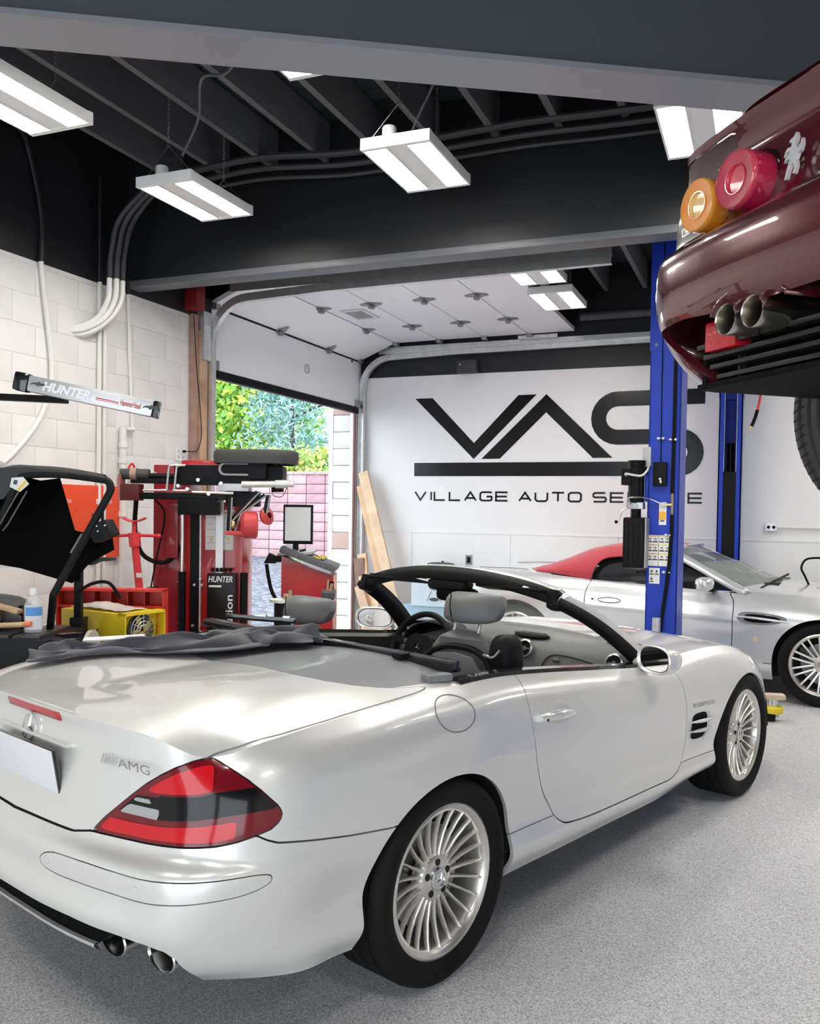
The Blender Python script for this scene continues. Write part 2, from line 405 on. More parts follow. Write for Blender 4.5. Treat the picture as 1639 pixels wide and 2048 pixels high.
# small window in the third section, round handle and stickers in the lowest, bottom seal
s, P, Q, d, n = secs[2]
wc = P+d*.27+n*.002+Vector((0, -.02, 0))
mb = MB()
for a0, a1, b0, b1 in ((-.20, .20, -.13, -.10), (-.20, .20, .10, .13), (-.20, -.17, -.10, .10), (.17, .20, -.10, .10)):
    mb.prism([(a0, b0), (a1, b0), (a1, b1), (a0, b1)], wc, (0, 1, 0), d, n*.014)
mb.build('window_frame', mat('window_trim', (.74, .74, .72), .5), s)
MB().prism([(-.17, -.10), (.17, -.10), (.17, .10), (-.17, .10)], wc, (0, 1, 0), d, n*.004).build('window_pane', mat('dull_glass', (.30, .32, .31), .12, coat=.5), s)
s, P, Q, d, n = secs[0]
c = P+d*.27+n*.003+Vector((0, .22, 0))
mb = MB(); mb.lathe([(.052, 0), (.052, .012), (.036, .012), (.036, 0)], c, n, 28, True); mb.build('grip_ring', mat('grip_grey', (.5, .5, .5), .4), s)
MB().cyl(c, c+n*.004, .036, n=24).build('grip_cup', mat('grip_white', (.72, .72, .7), .4), s)
seal = MB(); seal.beam(P-d*.035+Vector((0, -HW, 0))-n*.02, P-d*.035+Vector((0, HW, 0))-n*.02, .06, .07, up=(0, 0, 1)); seal.build('bottom_seal', black(), s)
gapm = MB(); P1 = secs[1][1]; gapm.cyl(P1+Vector((-.012, -HW, 0)), P1+Vector((-.012, HW, 0)), .020, n=8); gapm.build('section_seal', black(), secs[1][0])
for sg, yy in ((-1, -1.38), (1, 1.32)):
    for zz in (.40, .53): MB().box(P+d*zz+n*.002+Vector((0, yy, 0)), (.003, .06, .022)).build('sticker', mat('sticker_black', (.03, .03, .03), .5), s)
    MB().box(P+d*.465+n*.001+Vector((0, yy, 0)), (.003, .075, .17)).build('sticker', mat('sticker_white', (.85, .85, .85), .4), s)
    MB().bb(.0, .05, sg*(HW-.10), sg*(HW-.0), 2.75, 2.83, bev=.005).build('corner_bracket', hinge_m, s)
lp = secs[5][2]-secs[5][3]*.03
# red marking on the third section
put_text('red_marking', 'MU', mat('red_ink', (.75, .12, .10), .6), secs[2][0], secs[2][1]+secs[2][3]*.30+secs[2][4]*.002+Vector((0, -1.12, 0)), (-1, 0, 0), (0, 1, 0), width=.16, height=.07)
# tracks: C profile following the same path
def track(y, x_end, side, name, label):
    cpath = [(.02, .0), (.02, 1.5), (.02, 2.95)]
    for i in range(1, 11): t = PI/2*i/10; cpath.append((.02+.42*(1-math.cos(t)), 2.95+.42*math.sin(t)+.0))
    cpath += [(1.2, 3.395), (x_end, 3.41)]
    t0 = thing(name, label, 'door track', (XL, y, 0), group='garage door tracks')
    prof = [(-.030, 0), (-.030, .055), (.030, .055), (.030, 0)]        # (offset across, depth in y)
    P = [Vector((p[0], 0, p[1])) for p in cpath]; G = []
    for i, p in enumerate(P):
        dd = (P[min(i+1, len(P)-1)]-P[max(i-1, 0)]).normalized(); nn = Vector((dd.z, 0, -dd.x))
        G.append([tuple(p+nn*(.03+a)+Vector((0, side*b, 0))) for a, b in ((-.034, -.012), (-.034, .045), (.034, .045), (.034, -.012), (.030, -.012), (.030, .041), (-.030, .041), (-.030, -.012), (-.034, -.012))])
    MB().grid(G).build('rail', galv(), t0, 30)
    return t0
tl = track(DY0-.035, 3.55, -1, 'door_track', 'long galvanised door track nearest the red tyre changer')
tr = track(DY1+.04, 3.9, 1, 'door_track', 'galvanised door track along the lettered far wall')
# angle irons above tracks and brackets
MB().bb(.25, 3.55, -.035, -.03, 3.40, 3.50).bb(.25, 3.55, -.035, .02, 3.495, 3.50).build('angle_iron', galv(), tl)
MB().bb(.25, 3.9, .05, .055, 3.39, 3.47).build('angle_iron', galv(), tr)
for zz in (.6, 1.4, 2.2, 2.75):
    MB().bb(-.01, .03, -.11, -.04, zz, zz+.05).build('track_bracket', galv(), tl)
    MB().bb(-.01, .03, .04, .06, zz, zz+.05).build('track_bracket', galv(), tr)
MB().bb(-.012, .075, -.16, -.05, 2.80, 3.22).build('bearing_plate', galv(), tl)
for zz in (2.92, 3.02, 3.10): MB().cyl((.075, -.10, zz), (.08, -.10, zz), .012, n=10).build('bolt', chrome(), tl)
MB().bb(-.012, .075, -.20, -.05, 3.22, 3.34).build('end_bearing', blackm(), tl)
MB().bb(2.0, 2.45, -.006, .03, 3.46, 3.50).build('perforated_angle', galv(), tr)
# torsion shaft above the opening with red end box
ts = thing('torsion_shaft', 'dark torsion spring shaft above the garage opening', 'shaft', (XL, (DY0+DY1)/2, 3.62))
MB().cyl((.09, -1.62, 0), (.09, 1.45, 0), .013, n=10).build('shaft', blackm(), ts)
for a0, a1 in ((-1.2, -.15), (.1, 1.15)): MB().tube([(.09+.028*math.cos(i*1.2), a0+(a1-a0)*i/240, .028*math.sin(i*1.2)) for i in range(241)], .005, 5).build('spring', blackm(), ts)
for a0 in (-1.5, 1.4): MB().cyl((.09, a0, 0), (.09, a0+.05, 0), .06, n=18).build('cable_drum', blackm(), ts)
rb = tag(MB().bb(XL+.002, XL+.13, 6.24, 6.36, 3.20, 3.50, bev=.005).build('junction_box', mat('dark_red_steel', (.22, .012, .015), .4)), 'dark red steel box high on the wall beside the door track', 'junction box')
# door frame: timber jamb at left, block pier at right
jm = mat('jamb_timber', (.50, .32, .19), .65, var=.25, vscale=6, vcol=(.62, .42, .27))
jr = mat('jamb_timber_red', (.40, .25, .20), .7, var=.2, vscale=9)
dt = struct('trim_3', MB().bb(XL-.02, XL+.03, 6.33, 6.41, 0, 3.18), jr, label='rough timber jamb beside the garage door')
MB().bb(XL-.02, XL+.045, 6.42, 6.525, 0, 3.05, bev=.003).build('jamb_board', jm, dt)
MB().bb(XL-.1, XL+.0, 6.53, 6.60, 0, 3.05).build('jamb_stop', blackm(), dt)
pier = struct('trim_4', MB().bb(XL-.36, XL-.30, DY1-.012, DY1+.03, 0, 3.05), mat('trim_white', (.78, .78, .80), .45), label='white block pier and jamb trim at far side of the garage opening')
MB().bb(XL-.06, XL-.02, DY1-.03, DY1+.02, 0, 3.05).build('jamb_trim', mat('trim_white'), pier)
MB().bb(XL-.018, XL+.0, DY1-.03, DY1+.0, 0, 3.05).build('jamb_trim', mat('jamb_red', (.25, .10, .10), .6), pier)
pm = mat('pier_block_white', (.72, .71, .71), .7, bump=.5, bscale=30); pm2 = mat('pier_block_pink', (.55, .38, .33), .7, bump=.4, bscale=30)
for k in range(15):
    z0 = .005+k*.2045
    m_ = pm2 if k in (5, 13) else pm
    MB().bb(XL-.295+random.uniform(-.006, .006), XL-.065, DY1-.006-random.uniform(0, .012), DY1+.03, z0, z0+.196, bev=.008).build('block', m_, pier)
dh = struct('trim_5', MB().bb(XL-.36, XL-.02, DY0, DY1, 3.05, 3.17), wall_black, label='dark lintel above the garage opening')
# ---------- hanging LED high-bay lights ----------
lamp_white = mat('lamp_housing', (.80, .80, .79), .35)
lamp_em = mat('lamp_diffuser', (1, 1, 1), .4, emit=(1.0, .965, .905), estr=LAMP_E)
def highbay():
    t = thing('high_bay_light', 'LED high-bay light', 'ceiling light')
    W, L = .40, .68
    mb = MB()     # channel frame: two trays and a middle spine
    for x0, x1 in ((-W/2, -W/2+.012), (W/2-.012, W/2), (-.062, -.05), (.05, .062)): mb.bb(x0, x1, -L/2, L/2, 0, .052)
    mb.bb(-W/2, W/2, -L/2, L/2, .046, .056); mb.bb(-.05, .05, -L/2, L/2, .006, .05)
    mb.bb(-W/2, W/2, -L/2, -L/2+.03, -.002, .06); mb.bb(-W/2, W/2, L/2-.03, L/2, -.002, .06)
    mb.build('housing', lamp_white, t, 20)
    for sx in (-1, 1):
        x0, x1 = (sx*.062, sx*(W/2-.012))
        MB().bb(min(x0, x1), max(x0, x1), -L/2+.03, L/2-.03, .016, .03).build('diffuser', lamp_em, t, 0)
    mb = MB(); mb.lathe([(.0, .13), (.035, .13), (.040, .12), (.040, .06), (0, .06)], (-.06, -L/2+.07, 0), (0, 0, 1), 20); mb.build('sensor', lamp_white, t)
    wire = mat('hanger_wire', (.35, .35, .36), .35, .9)
    for sy in (-1, 1):
        y = sy*(L/2-.05)
        MB().tube([(-W/2+.02, y, .05), (0, y, .24)], .0022, 5).tube([(W/2-.02, y, .05), (0, y, .24)], .0022, 5).build('hanger', wire, t)
        mb = MB(); n = int((4.245-3.45-.25)/.028)
        for i in range(n):
            z = .25+i*.028; a = (i % 2)*PI/2
            mb.tube([(math.cos(a)*.007*math.cos(q), y+math.sin(a)*.007*math.cos(q), z+.018*math.sin(q)) for q in [2*PI*k/8 for k in range(8)]], .0018, 4, True)
        mb.build('chain', wire, t)
    return t
LZ = 3.45
hb0 = highbay()
spots = [(-3.395, 4.68, 'LED high-bay light nearest the concrete wall, above the tyre changer', 0), (-1.875, 4.65, 'LED high-bay light in the middle of the ceiling bay', 0),
         (-.345, 4.67, 'LED high-bay light glowing behind the burgundy car', 0), (-3.42, 3.22, 'LED high-bay light cut off by the left edge of the picture', 0),
         (-2.13, 3.66, 'LED high-bay light mostly hidden behind the skewed ceiling beam', 0), (-1.80, 7.02, 'LED high-bay light beside the rolled-up garage door, nearer one', 0),
         (-1.82, 8.0, 'LED high-bay light beside the rolled-up garage door, farther one', 0),
         (1.3, 3.3, 'LED high-bay light above the burgundy car', 0), (1.3, 4.68, 'LED high-bay light right of the burgundy car', 0), (1.3, 7.4, 'LED high-bay light above the silver soft-top car', 0),
         (1.3, 8.8, 'LED high-bay light over the bonnet of the soft-top car, near the far wall', 0), (3.2, 7.6, 'LED high-bay light in the far right corner of the shop', 0),  # both unseen, added to brighten the right part of the far wall
         (-2.6, .2, 'LED high-bay light over the bay behind the viewer, left', 0), (-.4, .2, 'LED high-bay light over the bay behind the viewer, middle', 0), (1.9, .2, 'LED high-bay light over the bay behind the viewer, right', 0)]
for i, (x, y, lab, rz) in enumerate(spots):
    o = hb0 if i == 0 else copy_tree(hb0)
    o.location = (x, y, LZ); o.rotation_euler = (0, 0, rz)
    if 'mostly hidden' in lab:               # close-mounted: no chains
        o.location.z = 3.72
        for ch in list(o.children):
            if ch.name.startswith('chain'): bpy.data.objects.remove(ch)
    tag(o, lab, "ceiling light", "LED high-bay lights")
# cables and conduits under the ceiling
cab = mat('cable_grey', (.13, .13, .14), .5)
def wire(name, label, pts, r, m=cab, sm=8, cat='cable', n=8):
    return tag(MB().tube(pts, r, n, smooth=sm).build(name, m), label, cat)
wire('power_cable', 'grey power cable looping across the joists to the light over the tyre changer', [(-3.3, 4.4, 3.62), (-3.15, 4.35, 3.80), (-2.95, 4.1, 3.88), (-2.75, 4.05, 3.86), (-2.45, 3.8, 3.87), (-2.2, 3.75, 3.90), (-2.05, 3.6, 3.88), (-1.96, 3.45, 3.60)], .008)
wire('power_cable', 'grey power cable coiled beside the hidden light on the ceiling beam', [(-2.0, 3.5, 3.6), (-2.04, 3.75, 3.84), (-1.9, 3.95, 3.82), (-1.78, 4.0, 3.92), (-1.9, 3.8, 3.92), (-1.75, 4.1, 3.9), (-1.7, 4.25, 3.93), (-1.6, 4.35, 3.93), (-1.85, 4.5, 3.6)], .007)
dk = mat('conduit_dark', (.05, .052, .058), .45)
for k, (z, y, lab) in enumerate(((3.93, 5.40, 'upper'), (3.86, 5.42, 'middle'), (3.80, 5.45, 'lower'))):
    wire('ceiling_conduit', 'dark conduit run along the header beam, '+lab+' of three', [(-3.9, y-.1, z), (-3.3, y-.12, z+.01), (-2.6, y-.03, z-.01), (-1.5, y-.02, z+.015), (-.5, y, z), (2.5, y, z)], .026-.006*k, dk, 6, 'conduit')
# bundle of conduits dropping from the ceiling into the block wall: dark above, white below
cw = mat('conduit_white', (.76, .75, .72), .45)
for k in range(5):
    dx, dy = (k % 2)*.036, (k-2)*.032
    top = [(-3.95+dx, 5.32+dy*.3, 3.95), (-4.15+dx, 5.28+dy*.5, 3.88), (-4.40+dx, 5.22+dy, 3.62), (-4.47+dx, 5.20+dy, 3.36), (-4.475+dx, 5.19+dy, 3.17)]
    low = [(-4.475+dx, 5.19+dy, 3.17), (-4.48+dx, 5.18+dy, 3.02), (-4.53+dx, 5.12+dy*.8, 2.88), (-4.62+dx, 5.02+dy*.6, 2.80-.01*k), (-4.72+dx, 4.93+dy*.5, 2.77-.01*k)]
    names = ('nearest', 'second', 'third', 'fourth', 'farthest')
    t = thing('wall_conduit', 'fat conduit of the bundle bending into the block wall, %s of five from the camera' % names[k], 'conduit', (0, 0, 0), group='bundle of fat conduits')
    MB().tube(top, .020, 10, smooth=6).build('black_length', dk, t); MB().tube(low, .020, 10, smooth=6).build('white_length', cw, t)
def wall_pipe(label, pts_w, r, pts_b=None, cat='conduit', sm=6):
    t = thing('wall_pipe', label, cat)
    MB().tube(pts_w, r, 10, smooth=sm).build('white_length', cw, t)
    if pts_b: MB().tube(pts_b, r, 8, smooth=sm).build('black_length', wall_black, t)
    return t
xw = XL+.028
wall_pipe('white flexible conduit bending across the block wall behind the light bar', [(xw, 4.62, 3.17), (xw, 4.66, 2.9), (xw, 4.72, 2.5), (xw, 4.70, 2.3), (xw, 4.60, 2.08), (xw, 4.42, 1.88), (xw, 4.3, 1.78)], .017, [(xw, 4.62, 3.17), (xw, 4.62, 3.5), (xw, 4.5, 3.9), (xw+.1, 4.3, 3.97)])
for k, y in enumerate((5.19, 5.245)):
    wall_pipe('straight white conduit under the bundle, %s of the pair' % ('left' if k == 0 else 'right'), [(xw, y, 3.17 if k == 0 else 2.82), (xw, y, .6)], .017, [(xw, y, 3.17), (xw, y, 3.95)] if k == 0 else None, sm=1)
wall_pipe('thin white water pipe jogging sideways below the light bar', [(xw, 5.50, 3.15), (xw, 5.53, 2.6), (xw, 5.56, 2.15), (xw, 5.555, 2.11)], .014, [(xw, 5.5, 3.15), (xw, 5.5, 3.27)], 'pipe')
t = thing('water_pipe', 'thick white pipe with stacked fittings beside the red machine', 'pipe')
MB().tube([(xw+.01, 5.56, 2.11), (xw+.01, 5.43, 2.11)], .018, 10).build('elbow_pipe', cw, t)
MB().cyl((xw+.02, 5.43, 2.12), (xw+.02, 5.43, .80), .028, n=12).build('riser', cw, t)
MB().tube([(xw+.02, 5.43, .82), (xw+.02, 5.46, .76), (xw+.02, 5.55, .75)], .026, 10, smooth=5).build('elbow', cw, t)
for z in (1.98, 1.86, 1.76, 1.70, 1.58, 1.45): MB().cyl((xw+.02, 5.43, z-.02), (xw+.02, 5.43, z+.02), .036, n=14).build('fitting', cw, t)
MB().cyl((xw+.02, 5.43, 1.72), (xw+.06, 5.52, 1.72), .022, n=10).build('valve', cw, t)
MB().tube([(xw+.05, 5.43, 1.76), (xw+.06, 5.49, 1.84), (xw+.05, 5.56, 1.74)], .009, 8, smooth=6).build('red_hose', mat('hose_red', (.6, .03, .02), .5), t)
# ---------- outside: gravel yard, block fence, trees ----------
def gravel_mat():
    m = bpy.data.materials.new('gravel'); m.use_nodes = True; nt = m.node_tree; b = nt.nodes['Principled BSDF']; L = nt.links.new
    tc = nt.nodes.new('ShaderNodeTexCoord'); vo = nt.nodes.new('ShaderNodeTexVoronoi'); vo.inputs['Scale'].default_value = 16; L(tc.outputs['Object'], vo.inputs['Vector'])
    sep = nt.nodes.new('ShaderNodeSeparateColor'); L(vo.outputs['Color'], sep.inputs['Color'])
    r = nt.nodes.new('ShaderNodeValToRGB'); r.color_ramp.elements[0].color = (.07, .075, .095, 1); r.color_ramp.elements[1].color = (.24, .25, .29, 1); L(sep.outputs['Red'], r.inputs['Fac'])
    L(r.outputs['Color'], b.inputs['Base Color']); b.inputs['Roughness'].default_value = .9
    bp = nt.nodes.new('ShaderNodeBump'); bp.inputs['Strength'].default_value = .9; bp.inputs['Distance'].default_value = .04; bp.invert = True
    L(vo.outputs['Distance'], bp.inputs['Height']); L(bp.outputs['Normal'], b.inputs['Normal']); return m
gp = MB(); FY = 17.2
G = [[(x, y, max(0, min(.45, (y-10)*.06))-.02) for y in (-6, 3, 6, 10, 12, 14, 16, 17.5, 22, 40)] for x in (-40, -25, -18, -14, -11, -8, -6, XL-.38)]
gr = struct('ground', gp.grid(G), gravel_mat(), label='grey gravel yard outside the garage door', smooth=0)
struct('door_sill', MB().bb(XL-.42, XL, DY0, DY1, -.1, .004), mat('sill_concrete', (.45, .46, .47), .7))['label'] = 'concrete sill of the garage opening'
fence_c = [mat('fence_pink_%d' % k, c, .85, var=.12, vscale=12, bump=.3, bscale=25) for k, c in enumerate(((.46, .30, .32), (.50, .34, .36), (.43, .27, .30), (.53, .38, .40)))]
ft = thing('block_fence', 'pink concrete block fence across the gravel yard', 'fence', (-8, FY, .40))
MB().bb(-9, 5.5, .03, .18, -.4, 1.85).build('backing', mat('fence_mortar', (.42, .25, .27), .9), ft)
bd = {}
for r in range(9):
    for c in range(30):
        x0 = -9+c*.47; k = (r*7+c*5+(c*r) % 3) % 4
        if k not in bd: o = MB().box((0, 0, 0), (.452, .06, .196), bev=.012).build('block', fence_c[k], ft); bd[k] = o.data
        else: o = mkobj('block', bd[k], fence_c[k], ft, 0)
        o.location = (x0+.235, 0, -.02+r*.209+.1)
for x in (-3.05, 1.55): MB().bb(x-.12, x+.12, -.12, .0, -.4, 1.60).build('pillar', fence_c[3], ft)
for c in range(15): MB().bb(-9+c*.97, -9+c*.97+.955, -.06, .12, 1.865, 1.93, bev=.01).build('coping', fence_c[1], ft)
bark = mat('bark', (.10, .075, .06), .9)
def tree(name, label, loc, cz, rad, n, cols, leaf, cat='tree', trunk=.09, grp=None, needle=False):
    t = thing(name, label, cat, loc, group=grp)
    tr_ = MB(); H = cz+rad[2]*.4
    tr_.tube([(0, 0, -.4), (.05, 0, H*.4), (-.03, .05, H*.75), (.02, 0, H)], lambda q: trunk*(1-.8*q)+.01, 8, smooth=4)
    for k in range(7):
        a = random.uniform(0, 2*PI); z = cz+random.uniform(-.6, .4)*rad[2]
        tr_.tube([(0, 0, z-.3), (math.cos(a)*rad[0]*.4, math.sin(a)*rad[1]*.4, z), (math.cos(a)*rad[0]*.8, math.sin(a)*rad[1]*.8, z+.2)], lambda q: .03*(1-.8*q)+.004, 5, smooth=3)
    tr_.build('trunk', bark, t)
    per = n//len(cols)
    for ci, col in enumerate(cols):
        c = np.random.normal(size=(per, 3)); c /= np.linalg.norm(c, axis=1)[:, None]; c *= (np.random.rand(per, 1)**.4)
        cl = np.random.rand(26, 3)*2-1; cl = cl/np.linalg.norm(cl, axis=1)[:, None]*np.random.uniform(.45, .95, (26, 1))
        c = cl[np.random.randint(0, 26, per)]*.85+c*.32
        c = c*np.array(rad)+np.array([0, 0, cz])
        d1 = np.random.normal(size=(per, 3)); d1 /= np.linalg.norm(d1, axis=1)[:, None]
        d2 = np.cross(d1, np.random.normal(size=(per, 3))); d2 /= np.linalg.norm(d2, axis=1)[:, None]
        s = leaf*np.random.uniform(.6, 1.3, (per, 1)); w = s*(.18 if needle else .55)
        V = np.stack([c-d1*s, c+d2*w-d1*s*.1, c+d1*s, c-d2*w-d1*s*.1], 1).reshape(-1, 3)
        me = bpy.data.meshes.new('foliage'); me.from_pydata(V.tolist(), [], np.arange(4*per).reshape(-1, 4).tolist())
        o = mkobj('foliage', me, mat('leaf_%s_%d' % (name, ci), tuple(min(.8, c*1.45) for c in col), .6, spec=.3), t, 0); o['kind'] = 'stuff'
    return t
tree('spruce', 'blue-grey conifer left of the open doorway view', (-11.6, 20.2, .4), 3.0, (1.6, 1.6, 3.0), 6500, ((.17, .30, .30), (.28, .44, .46), (.12, .22, .20)), .11, trunk=.12, needle=True)
tree('leafy_tree', 'bright yellow-green tree above the pink fence', (-7.4, 19.9, .4), 2.9, (1.8, 1.2, 1.9), 8000, ((.28, .46, .06), (.44, .60, .10), (.16, .34, .08)), .085)
tree('leafy_tree', 'pale green tree between the conifer and the yellow-green tree', (-9.0, 22.8, .4), 3.2, (1.9, 1.6, 1.9), 6500, ((.30, .48, .22), (.46, .62, .36), (.20, .36, .20)), .085)
tree('leafy_tree', 'tall dark green tree far left behind the fence', (-14.6, 23.0, .4), 4.2, (2.6, 2.4, 3.4), 10000, ((.18, .36, .14), (.30, .50, .22), (.12, .26, .12)), .12)
tree('shrub', 'low light green shrub right behind the fence', (-5.9, 18.2, .4), 1.7, (1.6, .5, 1.1), 6000, ((.34, .50, .10), (.22, .38, .12), (.55, .42, .16)), .07, cat='shrub', trunk=.05)
tree('shrub', 'green shrub below the conifer behind the fence', (-10.0, 18.2, .4), 1.7, (1.9, .55, 1.1), 6000, ((.20, .40, .20), (.30, .50, .26), (.14, .28, .14)), .07, cat='shrub', trunk=.05)
# ---------- silver roadster: body surface (pure numpy) ----------
def crom(P, t):
    """centripetal-ish catmull-rom through rows of P at integer params; t array -> points"""
    P = np.asarray(P, float); n = len(P); t = np.clip(np.asarray(t, float), 0, n-1-1e-9)
    i = t.astype(int); f = (t-i)
    sh = (len(t),)+(1,)*(P.ndim-1); f = f.reshape(sh)
    g = lambda j: P[np.clip(j, 0, n-1)]
    p1, p2 = g(i), g(i+1)
    p0 = np.where((i > 0).reshape(sh), g(i-1), 2*p1-p2); p3 = np.where((i < n-2).reshape(sh), g(i+2), 2*p2-p1)
    m1 = (p2-p0)*.5; m2 = (p3-p1)*.5
    L = np.linalg.norm(p2-p1, axis=-1, keepdims=True) if P.ndim > 1 else np.abs(p2-p1)
    def lim(m):
        q = np.linalg.norm(m, axis=-1, keepdims=True) if P.ndim > 1 else np.abs(m)
        return m*np.minimum(1, 1.6*L/np.maximum(q, 1e-9))
    m1, m2 = lim(m1), lim(m2)
    return (2*f**3-3*f**2+1)*p1+(f**3-2*f**2+f)*m1+(-2*f**3+3*f**2)*p2+(f**3-f**2)*m2

SLZ = [.22, .30, .40, .50, .57, .61, .70, .79, .865, .915]
SLY = [.84, .884, .868, .880, .889, .893, .900, .888, .852, .785]
def sl_rows():
    rows = []
    fr = (np.array(SLZ)-.22)/(.695)
    def rear(y, dx, zt, lipx, yl=None):
        b = np.array([-.90, -.995, -1.042, -1.026, -1.022, -.972, -.952, -.937, -.927, 0])+dx; b[9] = lipx
        z = np.array(SLZ); z[1:4] = (.325, .425, .490); z[6:] = .61+(z[6:]-.61)*(zt-.61)/.305
        rows.append(np.stack([b, np.array(yl if yl is not None else [y]*10), z], -1))
    rear(0, 0, .918, -.937)
    rear(.30, .008, .914, -.926)
    rear(.54, .045, .897, -.872, [.50, .53, .55, .55, .55, .54, .54, .54, .545, .55])
    # corner
    rows.append(np.array([[-.80, .69, .255], [-.865, .735, .32], [-.905, .755, .40], [-.912, .765, .50], [-.900, .765, .575], [-.862, .745, .615],
                          [-.840, .742, .69], [-.822, .732, .76], [-.806, .718, .815], [-.792, .702, .853]]))
    def side(x, zt, dy=0, dyl=0, zb=.22, xs=None, inset=0, yl=None):
        y = np.array(SLY)+dy; y[:3] += dyl; y[9] -= inset; y[8] -= inset*.4
        if yl is not None: y = np.array(yl)
        z = zb+(zt-zb)*fr
        X = np.full(10, x) if xs is None else np.array(xs)
        rows.append(np.stack([X, y, z], -1))
    side(0, .882, yl=[.83, .856, .862, .872, .874, .866, .862, .845, .815, .772], zb=.245,
         xs=[-.60, -.65, -.68, -.69, -.69, -.685, -.68, -.67, -.655, -.64])
    side(-.42, .902, .002, -.004, .235)
    side(-.18, .916, .014, .0, .22)
    side(.10, .926, .014, .0, .22)
    side(.40, .922, .002, 0, .217)
    side(.75, .893, 0, 0, .21)
    side(1.15, .852, 0, 0, .205)
    side(1.60, .812, -.004, 0, .195)
    side(2.05, .822, .0, 0, .187, yl=[.80, .878, .866, .880, .888, .890, .892, .878, .84, .770])
    side(2.40, .815, .0, 0, .187, yl=[.80, .885, .882, .892, .898, .900, .900, .885, .845, .775])
    side(2.70, .775, .0, 0, .19, yl=[.80, .875, .882, .892, .896, .896, .892, .872, .83, .76])
    side(2.95, .70, .0, 0, .20, yl=[.78, .84, .85, .855, .855, .852, .842, .82, .785, .73])
    side(3.2, .62, .0, 0, .20, yl=[.62, .68, .70, .70, .695, .69, .675, .655, .63, .60], xs=[3.13, 3.20, 3.22, 3.23, 3.22, 3.21, 3.18, 3.14, 3.09, 3.04])
    side(3.36, .585, .0, 0, .20, yl=[.36]*10, xs=[3.29, 3.38, 3.41, 3.42, 3.41, 3.40, 3.36, 3.32, 3.26, 3.2])
    side(3.42, .58, .0, 0, .20, yl=[0]*10, xs=[3.33, 3.42, 3.45, 3.46, 3.45, 3.44, 3.40, 3.36, 3.30, 3.24])
    return np.array(rows)           # (landmark, level, 3)
def grid_faces(nu, nv, off=0):
    i, j = np.meshgrid(np.arange(nu-1), np.arange(nv-1), indexing='ij')
    a = (i*nv+j).ravel()+off
    return np.stack([a, a+nv, a+nv+1, a+1], -1).tolist()
def sl_side(nu=25, nv=7):
    """side skin: verts (N,3) for y>=0, uv, faces; u = landmark param, v = level param"""
    Rw = sl_rows(); K = len(Rw)
    u = np.unique(np.concatenate([np.linspace(k, k+1, nu if k in (2, 3) else 18) for k in range(K-1)]))
    v = np.linspace(0, 9, 9*nv+1)
    A = crom(Rw, u)                       # (nu,10,3)
    B = np.swapaxes(crom(np.swapaxes(A, 0, 1), v), 0, 1)
    UV = np.stack(np.meshgrid(u, v, indexing='ij'), -1)
    return B, UV
def sl_deck(na=50, nb=44):
    """boot-lid top: Coons patch, a from lip to front, b from centre to shoulder"""
    Rw = sl_rows(); top = Rw[:, 9]
    ub = np.linspace(0, 3, nb); lip = crom(top, ub)                # a=0, b 0..1
    ua = np.linspace(3, 7.4, na); sh = crom(top, ua)             # b=1
    xs = sh[:, 0]; x0, x1 = lip[0, 0], sh[-1, 0]
    t = (xs-xs[0])/(xs[-1]-xs[0])
    cx = x0+(x1-x0)*t; cz = np.interp(cx, [-.937, -.85, -.6, -.25, .15, .4], [.918, .928, .945, .958, .965, .965])
    cen = np.stack([cx, cx*0, cz], -1)
    b = np.linspace(0, 1, nb); 
    fr = np.stack([np.full(nb, x1), sh[-1, 1]*b, cz[-1]+(sh[-1, 2]-cz[-1])*b**2.2], -1)
    a = t[:, None, None]; bb = b[None, :, None]
    S = (1-bb)*cen[:, None]+bb*sh[:, None]+(1-a)*lip[None]+a*fr[None]-((1-a)*(1-bb)*lip[0]+(1-a)*bb*lip[-1]+a*(1-bb)*fr[0]+a*bb*fr[-1])
    # crown: sections stay high and fall off near the shoulder
    tq = np.clip(t/.45, 0, 1); crown = .020*(np.sin(np.pi*b)**1.0)[None]*(tq*tq*(3-2*tq))[:, None]
    S[..., 2] += crown
    return S
def sl_hood(na=40, nb=24):
    Rw = sl_rows(); top = Rw[:, 9]; K = len(Rw)
    ua = np.linspace(11.25, K-2.2, na); sh = crom(top, ua)
    b = np.linspace(0, 1, nb)
    t = np.linspace(0, 1, na)
    cx = sh[:, 0]; cz = np.interp(cx, [1.6, 1.9, 2.3, 2.8, 3.1, 3.3], [.925, .918, .888, .80, .70, .60])
    S = np.zeros((na, nb, 3))
    S[..., 0] = cx[:, None]+(.05*(1-b**2))[None]*0
    S[..., 1] = sh[:, 1][:, None]*b[None]
    S[..., 2] = cz[:, None]+(sh[:, 2]-cz)[:, None]*(b**2.6)[None]
    return S
def sl_arc(B, lev=5, nv=7):
    c = B[:, lev*nv]; d = np.linalg.norm(np.diff(c, axis=0), axis=1); return np.concatenate([[0], np.cumsum(d)])
